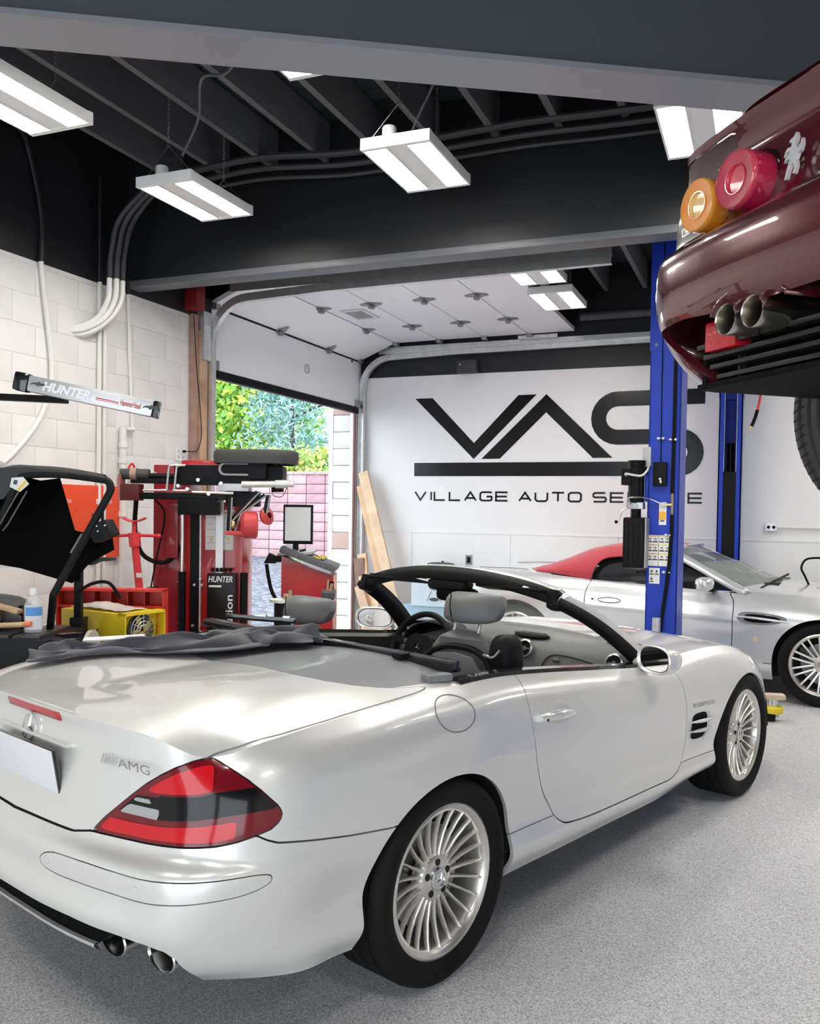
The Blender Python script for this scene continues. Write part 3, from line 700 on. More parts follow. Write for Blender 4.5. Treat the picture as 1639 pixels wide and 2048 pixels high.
# ---------- panel tools ----------
def clip(V, Q, val, keep_neg=True):
    """cut quads/tris (tri: last index repeated) along val=0, keep val<0 (or >0); V (N,k)"""
    s = val if keep_neg else -val
    ins = s < 0; c = ins[Q].sum(1)
    full = Q[c == 4]
    cross = Q[(c > 0) & (c < 4)]
    V = list(V); extra = []; cache = {}
    VV = np.array(V) if not isinstance(V, np.ndarray) else V
    newV = []
    base = len(VV)
    def cut(a, b):
        k = (a, b) if a < b else (b, a)
        if k not in cache:
            t = s[k[0]]/(s[k[0]]-s[k[1]]); newV.append(VV[k[0]]*(1-t)+VV[k[1]]*t); cache[k] = base+len(newV)-1
        return cache[k]
    for q in cross:
        p = [int(x) for x in q]
        if p[3] == p[2]: p = p[:3]
        out = []
        for i in range(len(p)):
            a, b = p[i], p[(i+1) % len(p)]
            if ins[a]: out.append(a)
            if ins[a] != ins[b]: out.append(cut(a, b))
        if len(out) == 3: extra.append(out+[out[2]])
        elif len(out) == 4: extra.append(out)
        elif len(out) >= 5: extra.append(out[:4]); extra.append([out[0], out[3], out[4], out[4]])
    VV = np.concatenate([VV, np.array(newV)]) if newV else VV
    QQ = np.concatenate([full, np.array(extra, int)]) if extra else full
    return compact(VV, QQ)
def compact(V, Q):
    if len(Q) == 0: return V[:0], Q
    used = np.unique(Q); m = -np.ones(len(V), int); m[used] = np.arange(len(used)); return V[used], m[Q]
def psdf(poly, X, Y):
    """signed distance to closed polygon (negative inside)"""
    P = np.asarray(poly, float); A = P; Bp = np.roll(P, -1, 0); d2 = np.full(len(X), 1e9); ins = np.zeros(len(X), bool)
    for a, b in zip(A, Bp):
        e = b-a; wx, wy = X-a[0], Y-a[1]; t = np.clip((wx*e[0]+wy*e[1])/max(e@e, 1e-12), 0, 1)
        d2 = np.minimum(d2, (wx-e[0]*t)**2+(wy-e[1]*t)**2)
        c = ((a[1] > Y) != (b[1] > Y)); xi = a[0]+(Y-a[1])/(e[1] if abs(e[1]) > 1e-12 else 1e-12)*e[0]; ins ^= c & (X < xi)
    d = np.sqrt(d2); return np.where(ins, -d, d)
def merge_parts(parts):
    Vs = []; Qs = []; o = 0
    for V, Q in parts:
        if len(Q): Vs.append(V[:, :3]); Qs.append(Q+o); o += len(V)
    V = np.concatenate(Vs); Q = np.concatenate(Qs)
    key = np.round(V*4000).astype(int); _, idx, inv = np.unique(key, axis=0, return_index=True, return_inverse=True); inv = inv.reshape(-1)
    return V[idx], inv[Q]
def mirror(V, Q):
    W = V.copy(); W[:, 1] *= -1; return W, np.where((Q[:, 3] == Q[:, 2])[:, None], Q[:, [2, 1, 0, 0]], Q[:, ::-1])
def panel(name, parts, m, parent, thick=.014, smooth=38, label=None, inward=None):
    """shell with an inward rim along every open edge"""
    V, Q = merge_parts(parts)
    F = []
    for q in Q:
        f = []
        for i in q:
            if i not in f: f.append(int(i))
        if len(f) > 2: F.append(f)
    nrm = np.zeros_like(V)
    for f in F:
        p = V[f]; nn = np.cross(p[1]-p[0], p[2]-p[0]); nn = nn if len(f) == 3 else np.cross(p[2]-p[0], p[3]-p[1])
        for i in f: nrm[i] += nn
    nrm /= np.maximum(np.linalg.norm(nrm, axis=1), 1e-12)[:, None]
    if thick:
        cnt = {}
        for f in F:
            for i in range(len(f)):
                e = (f[i], f[(i+1) % len(f)]); k = (min(e), max(e)); cnt.setdefault(k, []).append(e)
        bnd = [v[0] for v in cnt.values() if len(v) == 1]
        ids = {}; nv = []
        cen = np.array(inward) if inward is not None else None
        for e in bnd:
            for i in e:
                if i not in ids:
                    dirn = -nrm[i]
                    ids[i] = len(V)+len(nv); nv.append(V[i]+dirn*thick)
        if nv: V = np.concatenate([V, np.array(nv)])
        F += [[b, a, ids[a], ids[b]] for a, b in bnd]
    me = bpy.data.meshes.new(name); me.from_pydata(V.tolist(), [], F)
    o = mkobj(name, me, m, parent, smooth)
    if label: o['label'] = label
    return o
# ---------- the silver roadster ----------
CX, CY, CA = -1.759, 2.913, 1.236
car = thing('roadster', 'silver two-seat convertible with its roof open, nearest the camera', 'car', (CX, CY, 0), CA)
def paint_mat(key, col, metal, rough, flake=0.):
    m = mat(key, col, rough, metal, coat=1., coat_rough=.02)
    return m
silver = mat('silver_paint', (.76, .755, .73), .33, .38, coat=1., coat_rough=.025)
gapm_ = mat('shut_gap_dark', (.01, .01, .01), .8)
Bg, UVg = sl_side(); Sarc = sl_arc(Bg); nU, nV = Bg.shape[:2]
V0 = np.concatenate([Bg.reshape(-1, 3), np.repeat(Sarc, nV)[:, None], UVg[..., 1].reshape(-1, 1)], 1)    # x y z s v
Q0 = np.array(grid_faces(nU, nV))[:, ::-1]      # outward for y>0
def sx(x): return float(np.interp(x, Bg[np.searchsorted(UVg[:, 0, 0], 4.0):, 35, 0], Sarc[np.searchsorted(UVg[:, 0, 0], 4.0):]))
SR, SF = sx(0.0), sx(2.56)
def arch(V, c, a, b, zc=.325):
    ds, dz = V[:, 3]-c, V[:, 2]-zc
    e = (np.sqrt((ds/a)**2+(np.maximum(dz, 0)/b)**2)-1)*min(a, b); return np.where(dz > 0, e, np.abs(ds)-a)
ZB = np.array([(0, .601), (.324, .607), (.395, .621), (.497, .625), (.593, .628), (.682, .634), (.756, .639), (.812, .643), (.868, .652), (.917, .664), (.949, .648), (.979, .637), (1.024, .631), (1.224, .598), (1.383, .579), (2, .55)])
LIGHT = [(.395, .621), (.429, .658), (.479, .7), (.525, .739), (.571, .775), (.616, .803), (.662, .826), (.713, .843), (.754, .851), (.779, .852), (.803, .843), (.844, .824), (.89, .8), (.929, .774), (.961, .747), (.982, .729), (.991, .712), (.984, .692), (.958, .675), (.917, .664), (.868, .652), (.812, .643), (.756, .639), (.682, .634), (.593, .628), (.497, .625)]
DOOR = [(2.165, .93), (2.171, .905), (2.150, .877), (2.135, .837), (2.130, .778), (2.142, .706), (2.171, .614), (2.216, .516), (2.255, .461), (2.294, .42), (2.326, .377), (2.348, .354), (2.381, .334), (2.419, .322), (2.565, .309), (2.802, .301), (3.078, .294), (3.234, .289), (3.316, .287), (3.362, .293), (3.422, .31), (3.464, .332), (3.488, .363), (3.492, .401), (3.483, .461), (3.464, .55), (3.446, .637), (3.436, .692), (3.43, .734), (3.42, .79), (3.41, .86), (3.41, .99), (2.165, .99)]
DOOR = cr_path(DOOR, 3, True)
STRIP = [(.244, .519), (.258, .540), (.297, .555), (.34, .560), (.451, .563), (.541, .562), (.625, .562), (.696, .566), (.758, .569), (.881, .569), (.924, .568), (.956, .563), (.963, .553), (.958, .541), (.926, .529), (.884, .522), (.825, .519), (.736, .514), (.671, .508), (.593, .504), (.511, .504), (.417, .503), (.337, .502), (.27, .506)]
STRIP = cr_path(STRIP, 3, True)
g = .0028
zb = lambda V: V[:, 2]-np.interp(V[:, 3], ZB[:, 0], ZB[:, 1])
def sill_line(V): return V[:, 2]-np.interp(V[:, 3], [1.9, 2.3, 3.45, 3.85], [.381, .371, .334, .321])
V, Q = clip(V0, Q0, arch(V0, SR, .375, .347), False); V, Q = clip(V, Q, arch(V, SF, .390, .338), False)
dV, dQ = clip(V, Q, psdf(DOOR, V[:, 3], V[:, 2])+g)
HREC = [(2.30+.112*math.cos(2*PI*i/40), .768+.040*math.sin(2*PI*i/40)-.013*math.cos(2*PI*i/40)) for i in range(40)]
dV, dQ = clip(dV, dQ, psdf(HREC, dV[:, 3], dV[:, 2]), False)
rV, rQ = clip(V, Q, psdf(DOOR, V[:, 3], V[:, 2])-g, False)
lV, lQ = clip(rV, rQ, psdf(LIGHT, rV[:, 3], rV[:, 2])+.002)
rV, rQ = clip(rV, rQ, psdf(LIGHT, rV[:, 3], rV[:, 2])-.002, False)
rearV, rearQ = clip(rV, rQ, rV[:, 3]-2.6); frontV, frontQ = clip(rV, rQ, rV[:, 3]-2.6, False)
sillV, sillQ = [], []
sill_parts = []
for W, P in ((rearV, rearQ), (frontV, frontQ)):
    pass
mid = lambda V: np.maximum(1.7-V[:, 3], V[:, 3]-4.1)
a_, b_ = clip(rV, rQ, mid(rV)); skirt = clip(a_, b_, sill_line(a_)+.0015)
# bumper / boot face / quarter
bV, bQ = clip(rearV, rearQ, rearV[:, 3]-1.62); bumper = clip(bV, bQ, zb(bV)+g); upV, upQ = clip(bV, bQ, zb(bV)-g, False)
LE = np.array(LIGHT[:10]); bootline = lambda V: V[:, 3]-np.interp(V[:, 2], LE[:, 1], LE[:, 0])
bootf = clip(upV, upQ, bootline(upV)+.004*0+.0); q1 = clip(upV, upQ, bootline(upV)-.0, False)
q2 = clip(*clip(rearV, rearQ, rearV[:, 3]-1.62, False), np.zeros(0)) if False else clip(rearV, rearQ, rearV[:, 3]-1.62, False)
q2 = clip(q2[0], q2[1], sill_line(q2[0])-.0015, False)
fender = clip(frontV, frontQ, np.maximum(frontV[:, 3]-4.62, -sill_line(frontV)+.0015)); 
fr2 = clip(frontV, frontQ, frontV[:, 3]-4.625, False)
# bumper details: rub strip, lower cut-out with exhausts
stripP = clip(bumper[0], bumper[1], psdf(STRIP, bumper[0][:, 3], bumper[0][:, 2])+.0015)
bumper = clip(bumper[0], bumper[1], psdf(STRIP, bumper[0][:, 3], bumper[0][:, 2])-.0015, False)
CUT = [(-.3, .405), (.295, .411), (.405, .413), (.511, .408), (.587, .406), (.669, .400), (.720, .388), (.742, .364), (.750, .335), (.765, .30), (.775, .1), (-.3, .1)]
bumper = clip(bumper[0], bumper[1], psdf(CUT, bumper[0][:, 3], bumper[0][:, 2]), False)
# deck
Dg = sl_deck(); dna, dnb = Dg.shape[:2]; D0 = Dg.reshape(-1, 3); DQ = np.array(grid_faces(dna, dnb))
LIDS = [(-1.2, -.2), (-1.2, .69), (-.79, .705), (-.772, .710), (-.711, .738), (-.597, .768), (-.439, .780), (-.26, .785), (-.076, .785), (.0, .778), (.03, .762), (.02, .748), (-.023, .741), (-.089, .713), (-.145, .676), (-.194, .634), (-.241, .568), (-.269, .479), (-.277, .388), (-.27, .272), (-.268, .1), (-.268, -.2)]
lid = clip(D0, DQ, psdf(LIDS, D0[:, 0], D0[:, 1])+g); rest = clip(D0, DQ, psdf(LIDS, D0[:, 0], D0[:, 1])-g, False)
TONL = [(-.6, -.2), (-.3, -.2), (-.3, .6), (-.15, .70), (.02, .735), (.10, .742), (.6, .742), (.6, -.2)]
tonneau = clip(rest[0], rest[1], psdf(TONL, rest[0][:, 0], rest[0][:, 1])); qtop = clip(rest[0], rest[1], psdf(TONL, rest[0][:, 0], rest[0][:, 1]), False)
Hg = sl_hood(); H0 = Hg.reshape(-1, 3); HQ = np.array(grid_faces(Hg.shape[0], Hg.shape[1]))
RT = lambda p: mirror(p[0][:, :3], p[1])
LF = lambda p: (p[0][:, :3], p[1])
panel('rear_bumper', [LF(bumper), RT(bumper)], silver, car)
panel('boot_lid', [LF(bootf), RT(bootf), LF((lid[0]+np.array([0, 0, .0009]), lid[1])), RT((lid[0]+np.array([0, 0, .0009]), lid[1]))], silver, car, smooth=24)
panel('tonneau_cover', [LF(tonneau), RT(tonneau)], mat('tonneau_grey', (.20, .205, .215), .4, coat=.2), car)
for nm, S_ in (('R', RT), ('L', LF)):
    sd = 'right' if nm == 'R' else 'left'
    panel('quarter_panel', [S_(q1), S_(q2), S_(qtop)], silver, car)
    panel('door', [S_((dV, dQ))], silver, car)
    panel('front_fender', [S_(fender)], silver, car)
    panel('sill_skirt', [S_(skirt)], silver, car)
    o = panel('rub_strip', [S_(stripP)], silver, car)
panel('bonnet', [LF((H0, HQ)), RT((H0, HQ))], silver, car)
panel('front_bumper', [LF(fr2), RT(fr2)], silver, car)
# dark inner shell so that the shut lines read dark
def inner_shell():
    Vn = V0[:, :3].copy(); G = Vn.reshape(nU, nV, 3)
    du = np.gradient(G, axis=0); dv = np.gradient(G, axis=1); n = np.cross(dv, du); n /= np.maximum(np.linalg.norm(n, axis=2), 1e-9)[..., None]
    if n[nU//2, nV//2, 1] > 0: n = -n
    W = V0.copy(); W[:, :3] = (G+n*.012).reshape(-1, 3)
    W, P = clip(W, Q0, arch(W, SR, .385, .357), False); W, P = clip(W, P, arch(W, SF, .400, .348), False)
    W, P = clip(W, P, np.where(W[:, 3] < .78, .415-W[:, 2], -1.))
    W, P = clip(W, P, .24-W[:, 2])
    return W, P
sh_ = inner_shell()
panel('inner_shell', [LF(sh_), RT(sh_)], gapm_, car, thick=0)
# wheel wells: inner liners, underbody
ub = MB()
ub.bb(-.50, 3.15, -.62, .62, .22, .30); ub.bb(.38, 2.12, -.80, .80, .20, .27)
ub.build('underbody', gapm_, car)
for sy in (-1, 1):
    for xc, a in ((0, .40), (2.56, .42)):
        mb = MB(); G = []
        for i in range(17):
            t = PI*i/16; G.append([(xc+a*math.cos(t), sy*.56, .30+.40*math.sin(t)), (xc+a*math.cos(t), sy*.862, .30+.385*math.sin(t))])
        mb.grid(G); mb.prism([(xc+a*math.cos(PI*i/16), .30+.40*math.sin(PI*i/16)) for i in range(17)], (0, sy*.56, 0), (1, 0, 0), (0, 0, 1), (0, -sy*.01, 0))
        mb.build('wheel_liner', gapm_, car, fix=False)
# tail lights
red_l = mat('lens_red', (.58, .006, .012), .15, coat=.4, spec=.4); red_d = mat('lens_dark_red', (.16, .003, .010), .12, coat=.4, spec=.4)
smoke = mat('lens_smoke', (.006, .005, .006), .12, coat=.2, spec=.3); clear_l = mat('lens_clear', (.42, .42, .42), .2, .3, coat=.4)
B1 = np.array([(.40, .742), (.548, .748), (.64, .752), (.742, .760), (.785, .770), (.838, .777), (.895, .781), (1.0, .785)])
B2 = np.array([(.40, .686), (.564, .688), (.629, .692), (.688, .698), (.742, .704), (.791, .711), (.846, .718), (.906, .723), (1.0, .728)])
for S_ in (RT, LF):
    tl_ = thing_part = panel('tail_light', [S_(clip(lV, lQ, np.where(True, -1., lV[:, 0])))], red_d, car, thick=.03, label='red and smoked tail light')
    def band(name, region, m, off):
        W, P = region
        if len(P) == 0: return
        W = W[:, :3].copy()
        # push slightly outwards along the local normal
        c = np.array([-.2, .2, .7]); d = W-c; d[:, 2] *= .3; d /= np.linalg.norm(d, axis=1)[:, None]; W = W+d*off
        panel(name, [S_((W, P))], m, tl_, thick=.006)
    s1 = lV[:, 2]-np.interp(lV[:, 3], B1[:, 0], B1[:, 1]); s2 = lV[:, 2]-np.interp(lV[:, 3], B2[:, 0], B2[:, 1]); dl = psdf(LIGHT, lV[:, 3], lV[:, 2])
    band('brake_lens', clip(lV, lQ, np.maximum.reduce([-s1+.006, dl+.016, lV[:, 3]-.785])), red_l, .004)
    band('smoked_lens', clip(lV, lQ, np.maximum.reduce([s1, -s2, dl+.003, .62-lV[:, 3]])), smoke, .004)
    band('reversing_lens', clip(lV, lQ, np.maximum.reduce([s1+.006, -s2+.004, dl+.010, lV[:, 3]-.64])), smoke, .003)
    band('reversing_reflector', clip(lV, lQ, np.maximum.reduce([lV[:, 2]-.718, .693-lV[:, 2], dl+.016, lV[:, 3]-.632])), clear_l, .007)
    band('reversing_reflector', clip(lV, lQ, np.maximum.reduce([lV[:, 2]-.741, .728-lV[:, 2], dl+.014, lV[:, 3]-.60])), clear_l, .007)
    band('tail_lens', clip(lV, lQ, np.maximum.reduce([s2+.016, dl+.012, lV[:, 3]-.86])), red_l, .004)
# third brake light, star emblem, plate with frame
def rearpt(y, z):
    """point on the boot face at lateral y (car +left) and height z"""
    m = (V0[:, 3] < .6); W = V0[m]; d = (W[:, 1]-abs(y))**2+(W[:, 2]-z)**2; i = np.argsort(d)[:4]; w = 1/(d[i]+1e-9); p = (W[i, :3]*w[:, None]).sum(0)/w.sum(); return Vector((p[0], y, z))
mb = MB(); 
G = [[tuple(rearpt(y, z)+Vector((-.004, 0, 0))) for z in (.884, .892, .902, .908)] for y in np.linspace(-.180, .150, 12)]
mb.grid(G); mb.build('third_brake_light', mat('brake_red', (.48, .03, .035), .25, coat=.6), car, solid=.004)
def star(parent, c, n_, up, r, m, name='star_emblem', t=.004):
    n_ = Vector(n_).normalized(); up = Vector(up); x = up.cross(n_).normalized(); up = n_.cross(x); c = Vector(c)
    mb = MB(); mb.lathe([(r, 0), (r, t), (r*.86, t), (r*.86, 0)], c, n_, 28, True)
    for k in range(3):
        a = PI/2+k*2*PI/3; d = x*math.cos(a)+up*math.sin(a); e = n_.cross(d)
        mb.add([c+e*r*.14, c+d*r*.9, c-e*r*.14, c+n_*t*1.6, c-d*r*.1], [[0, 1, 3], [1, 2, 3], [2, 4, 3], [4, 0, 3]])
    return mb.build(name, m, parent, 30)
pS = rearpt(-.0, .838); star(car, pS+Vector((-.006, 0, 0)), (-1, 0, .12), (0, 0, 1), .043, chrome())
plm = mat('plate_white', (.78, .79, .82), .45)
pc = rearpt(-.02, .735)+Vector((-.014, 0, 0))
pf = MB().box(pc+Vector((.006, 0, -.006)), (.012, .40, .165), rot=(0, R(-10), 0), bev=.004).build('plate_frame', blackgloss(), car)
MB().box(pc+Vector((-.002, 0, .012)), (.006, .385, .125), rot=(0, R(-10), 0), bev=.002).build('licence_plate', plm, pf)
put_text('frame_script', 'Village Auto Service', mat('script_white', (.75, .75, .75), .5), pf, pc+Vector((.008, .16, -.085)), (0, -1, 0), (-.17, 0, 1), width=.30, height=.018, shear=.3)
MB().box(rearpt(-.02, .822)+Vector((-.004, 0, .0)), (.02, .44, .010), bev=.004).build('plate_light_lip', silver, car)
put_text('badge', 'AMG', mat('badge_chrome', (.42, .42, .42), .2, 1.), car, rearpt(-.47, .806)+Vector((-.010, 0, 0)), (.10, -1, 0), (-.12, 0, 1), width=.135, height=.026, shear=.0)
mb = MB()
for k in range(5): 
    p = rearpt(-.40-.0125*k, .806)+Vector((-.008, 0, 0)); mb.beam(p, p+Vector((0, -.010, .026)), .006, .003, up=(1, 0, 0))
mb.build('badge', chrome(), car)
# rear diffuser lip and exhausts
lipG = []
for s_ in np.linspace(0, .455, 18):
    i = np.argmin(np.abs(Sarc-s_)); 
    def lv(z): 
        c = Bg[i]; return [np.interp(z, c[:, 2], c[:, 0]), np.interp(z, c[:, 2], c[:, 1])]
    row = []
    for z, o_ in ((.335, .0), (.325, -.004), (.312, 0), (.308, .010), (.335, .014), (.335, 0)):
        p = lv(z); row.append((p[0]+o_, p[1], z))
    lipG.append(row)
lipG = np.array(lipG)
trough = []
for row in lipG:
    s_y = row[0][1]; trough.append([(row[0][0]-.035, s_y, .425), (row[0][0]+.06, s_y, .40), (row[0][0]+.07, s_y, .345), (row[0][0]+.010, s_y, .331)])
trough = np.array(trough); tm_ = trough.copy(); tm_[..., 1] *= -1
MB().grid(trough).grid(tm_).build('diffuser_trough', gapm_, car)
mb = MB(); mb.grid(lipG); mr = lipG.copy(); mr[..., 1] *= -1; mb.grid(mr); mb.build('diffuser_lip', silver, car)
mb = MB(); mb.bb(-.70, -.55, -.68, .68, .34, .42); mb.bb(-.90, -.60, -.46, .46, .345, .43); mb.build('diffuser', gapm_, car)
ex_m = mat('exhaust_steel', (.55, .54, .53), .22, 1.); ex_in = mat('exhaust_soot', (.01, .01, .01), .9)
for sy in (-1, 1):
    for yy in (.455, .625):
        c = Vector((-.915 if yy < .5 else -.875, sy*yy, .325)); prof = [(.040, .20), (.046, .02), (.048, .0), (.045, -.004), (.041, .002), (.039, .05), (.038, .2)]
        mb = MB(); x, y, a = basis((1, 0, 0)); V_ = []
        n = 24
        for i in range(n):
            t = 2*PI*i/n
            for r_, h in prof: V_.append(c+Vector((h, sy*0+r_*1.35*math.cos(t), r_*.86*math.sin(t))))
        F_ = [[i*7+e, ((i+1) % n)*7+e, ((i+1) % n)*7+e+1, i*7+e+1] for i in range(n) for e in range(6)]
        mb.add(V_, F_); et = mb.build('exhaust_tip', ex_m, car)
        mb = MB(); mb.cyl(c+Vector((.10, 0, 0)), c+Vector((.105, 0, 0)), .045, n=16); mb.build('exhaust_bore', ex_in, et)
for sy in (-1, 1):
    for s_ in (.292, .632):
        i = np.argmin(np.abs(Sarc-s_)); c = Bg[i]; z = .532; p = Vector((np.interp(z, c[:, 2], c[:, 0]), sy*np.interp(z, c[:, 2], c[:, 1]), z))
        nn = Vector((-1, sy*(.05 if s_ < .4 else .45), 0)).normalized()
        MB().cyl(p-nn*.002, p+nn*.003, .011, n=16).build('parking_sensor', silver, car)
# side details: fuel flap, handles, vent with fins, badge
def sidept(s_, z, sy, out=0.):
    i = int(np.clip(np.searchsorted(Sarc, s_)-1, 0, nU-2)); t = (s_-Sarc[i])/(Sarc[i+1]-Sarc[i]); c = Bg[i]*(1-t)+Bg[i+1]*t
    j = np.argsort(c[:, 2]); return Vector((np.interp(z, c[j, 2], c[j, 0]), sy*(np.interp(z, c[j, 2], c[j, 1])+out), z))
for sy in (-1, 1):
    if sy < 0:
        cs, cz_, rr = 1.715, .858, .094
        ring = []
        for i in range(41): t = 2*PI*i/40; ring.append(sidept(cs+rr*math.cos(t), cz_+rr*.56*math.sin(t)-.0, sy, .0005))
        MB().tube(ring[:-1], .0022, 6, True).build('fuel_flap_seam', mat('seam_grey', (.16, .16, .16), .5), car)
    # handle: recess dish and bar
    rec = []
    mb = MB(); n = 24; c = sidept(2.30, .768, sy, .0008)
    ringo = [sidept(2.30+.118*math.cos(2*PI*i/n), .768+.040*math.sin(2*PI*i/n)-.015*math.cos(2*PI*i/n), sy, .001) for i in range(n)]
    ringi = [sidept(2.30+.085*math.cos(2*PI*i/n), .772+.026*math.sin(2*PI*i/n)-.012*math.cos(2*PI*i/n), sy, -.016) for i in range(n)]
    G = []
    for k_, o_ in ((1.03, -.0005), (.97, -.002), (.85, -.006), (.6, -.0085), (.3, -.0095), (.02, -.010)): G.append([tuple(sidept(2.30+(a-2.30)*k_, .768+(b-.768)*k_, sy, o_)) for a, b in HREC+HREC[:1]])
    MB().grid(G).build('handle_recess', silver, car, 60)
    hp = [sidept(2.182, .768, sy, .008), sidept(2.22, .770, sy, .024), sidept(2.29, .768, sy, .030), sidept(2.36, .760, sy, .024), sidept(2.405, .752, sy, .006)]
    mb = MB(); pts = cr_path([tuple(p) for p in hp], 6)
    mb.tube(pts, lambda t: .019*(1-.25*abs(2*t-1)), 12); hd = mb.build('door_handle', mat('handle_silver', (.82, .82, .80), .2, .5, coat=1.), car)
    MB().cyl(sidept(2.195, .764, sy, .024), sidept(2.195, .764, sy, .031), .005, n=10).build('key_lock', black(), hd)
    VENT = [(3.538, .540), (3.60, .552), (3.68, .545), (3.705, .52), (3.715, .475), (3.70, .435), (3.66, .42), (3.56, .430), (3.540, .46)]
    mb = MB(); vp_ = cr_path(VENT, 3, True); mb.add([sidept(a, b, sy, .0025) for a, b in vp_], [list(range(len(vp_)))]); vt = mb.build('side_vent', mat('vent_black', (.004, .004, .004), .7, spec=.1), car, fix=False)
    for (a0, b0, a1, b1) in ((3.485, .522, 3.80, .500), (3.495, .474, 3.775, .455)):
        mb = MB(); mb.tube([sidept(a0+(a1-a0)*t, b0+(b1-b0)*t, sy, .004+.012*math.sin(PI*t)) for t in np.linspace(0, 1, 9)], lambda t: .0085*math.sin(PI*min(max(t, .06), .94))+.001, 8); mb.build('vent_fin', silver, vt)
    mb = MB(); mb.tube([sidept(a, b, sy, .002) for a, b in [(3.725, .545), (3.735, .49), (3.725, .435), (3.69, .41)]], .005, 6, smooth=4); mb.build('vent_edge', silver, vt)
    pb = sidept(3.52, .588, sy, .004); pe = sidept(3.79, .570, sy, .004)
    if sy < 0: put_text('badge', 'V8 KOMPRESSOR', mat('badge_chrome'), car, pb, pe-pb, (0, 0, 1), width=.27, height=.022, bold=.01)
    # belt trim on top of door
    pts = [sidept(s_, np.interp(s_, [1.75, 2.165, 2.6, 3.0, 3.43], [.926, .916, .884, .848, .818])+.004, sy, -.002) for s_ in np.linspace(1.80, 3.42, 20)]
    def top_at(s_): i = np.argmin(np.abs(Sarc-s_)); return Vector((Bg[i, -1, 0], sy*Bg[i, -1, 1], Bg[i, -1, 2]))
    P_ = [top_at(s_)+Vector((0, -sy*.012, .002)) for s_ in np.linspace(1.84, 3.42, 24)]
    mb = MB(); mb.grid([[tuple(p+Vector((0, sy*.016, -.004))), tuple(p+Vector((0, sy*.010, .010))), tuple(p+Vector((0, -sy*.035, .012))), tuple(p+Vector((0, -sy*.045, -.02)))] for p in P_]); mb.build('belt_trim', blackgloss(), car)
    P2 = [top_at(s_) for s_ in np.linspace(2.17, 3.42, 20)]
    mb = MB(); mb.grid([[tuple(p+Vector((0, -sy*.045, .0))), tuple(p+Vector((0, -sy*.085, -.02))), tuple(p+Vector((0, -sy*.09, -.16))), tuple(p+Vector((0, -sy*.08, -.48)))] for p in P2]); mb.build('door_card', mat('trim_black', (.016, .016, .017), .5), car)
    mb = MB(); mb.grid([[tuple(p+Vector((0, -sy*.088, -.09))), tuple(p+Vector((0, -sy*.115, -.12))), tuple(p+Vector((0, -sy*.115, -.22))), tuple(p+Vector((0, -sy*.088, -.25)))] for p in P2[2:-2]]); mb.build('door_armrest', mat('trim_grey', (.16, .16, .165), .45), car)
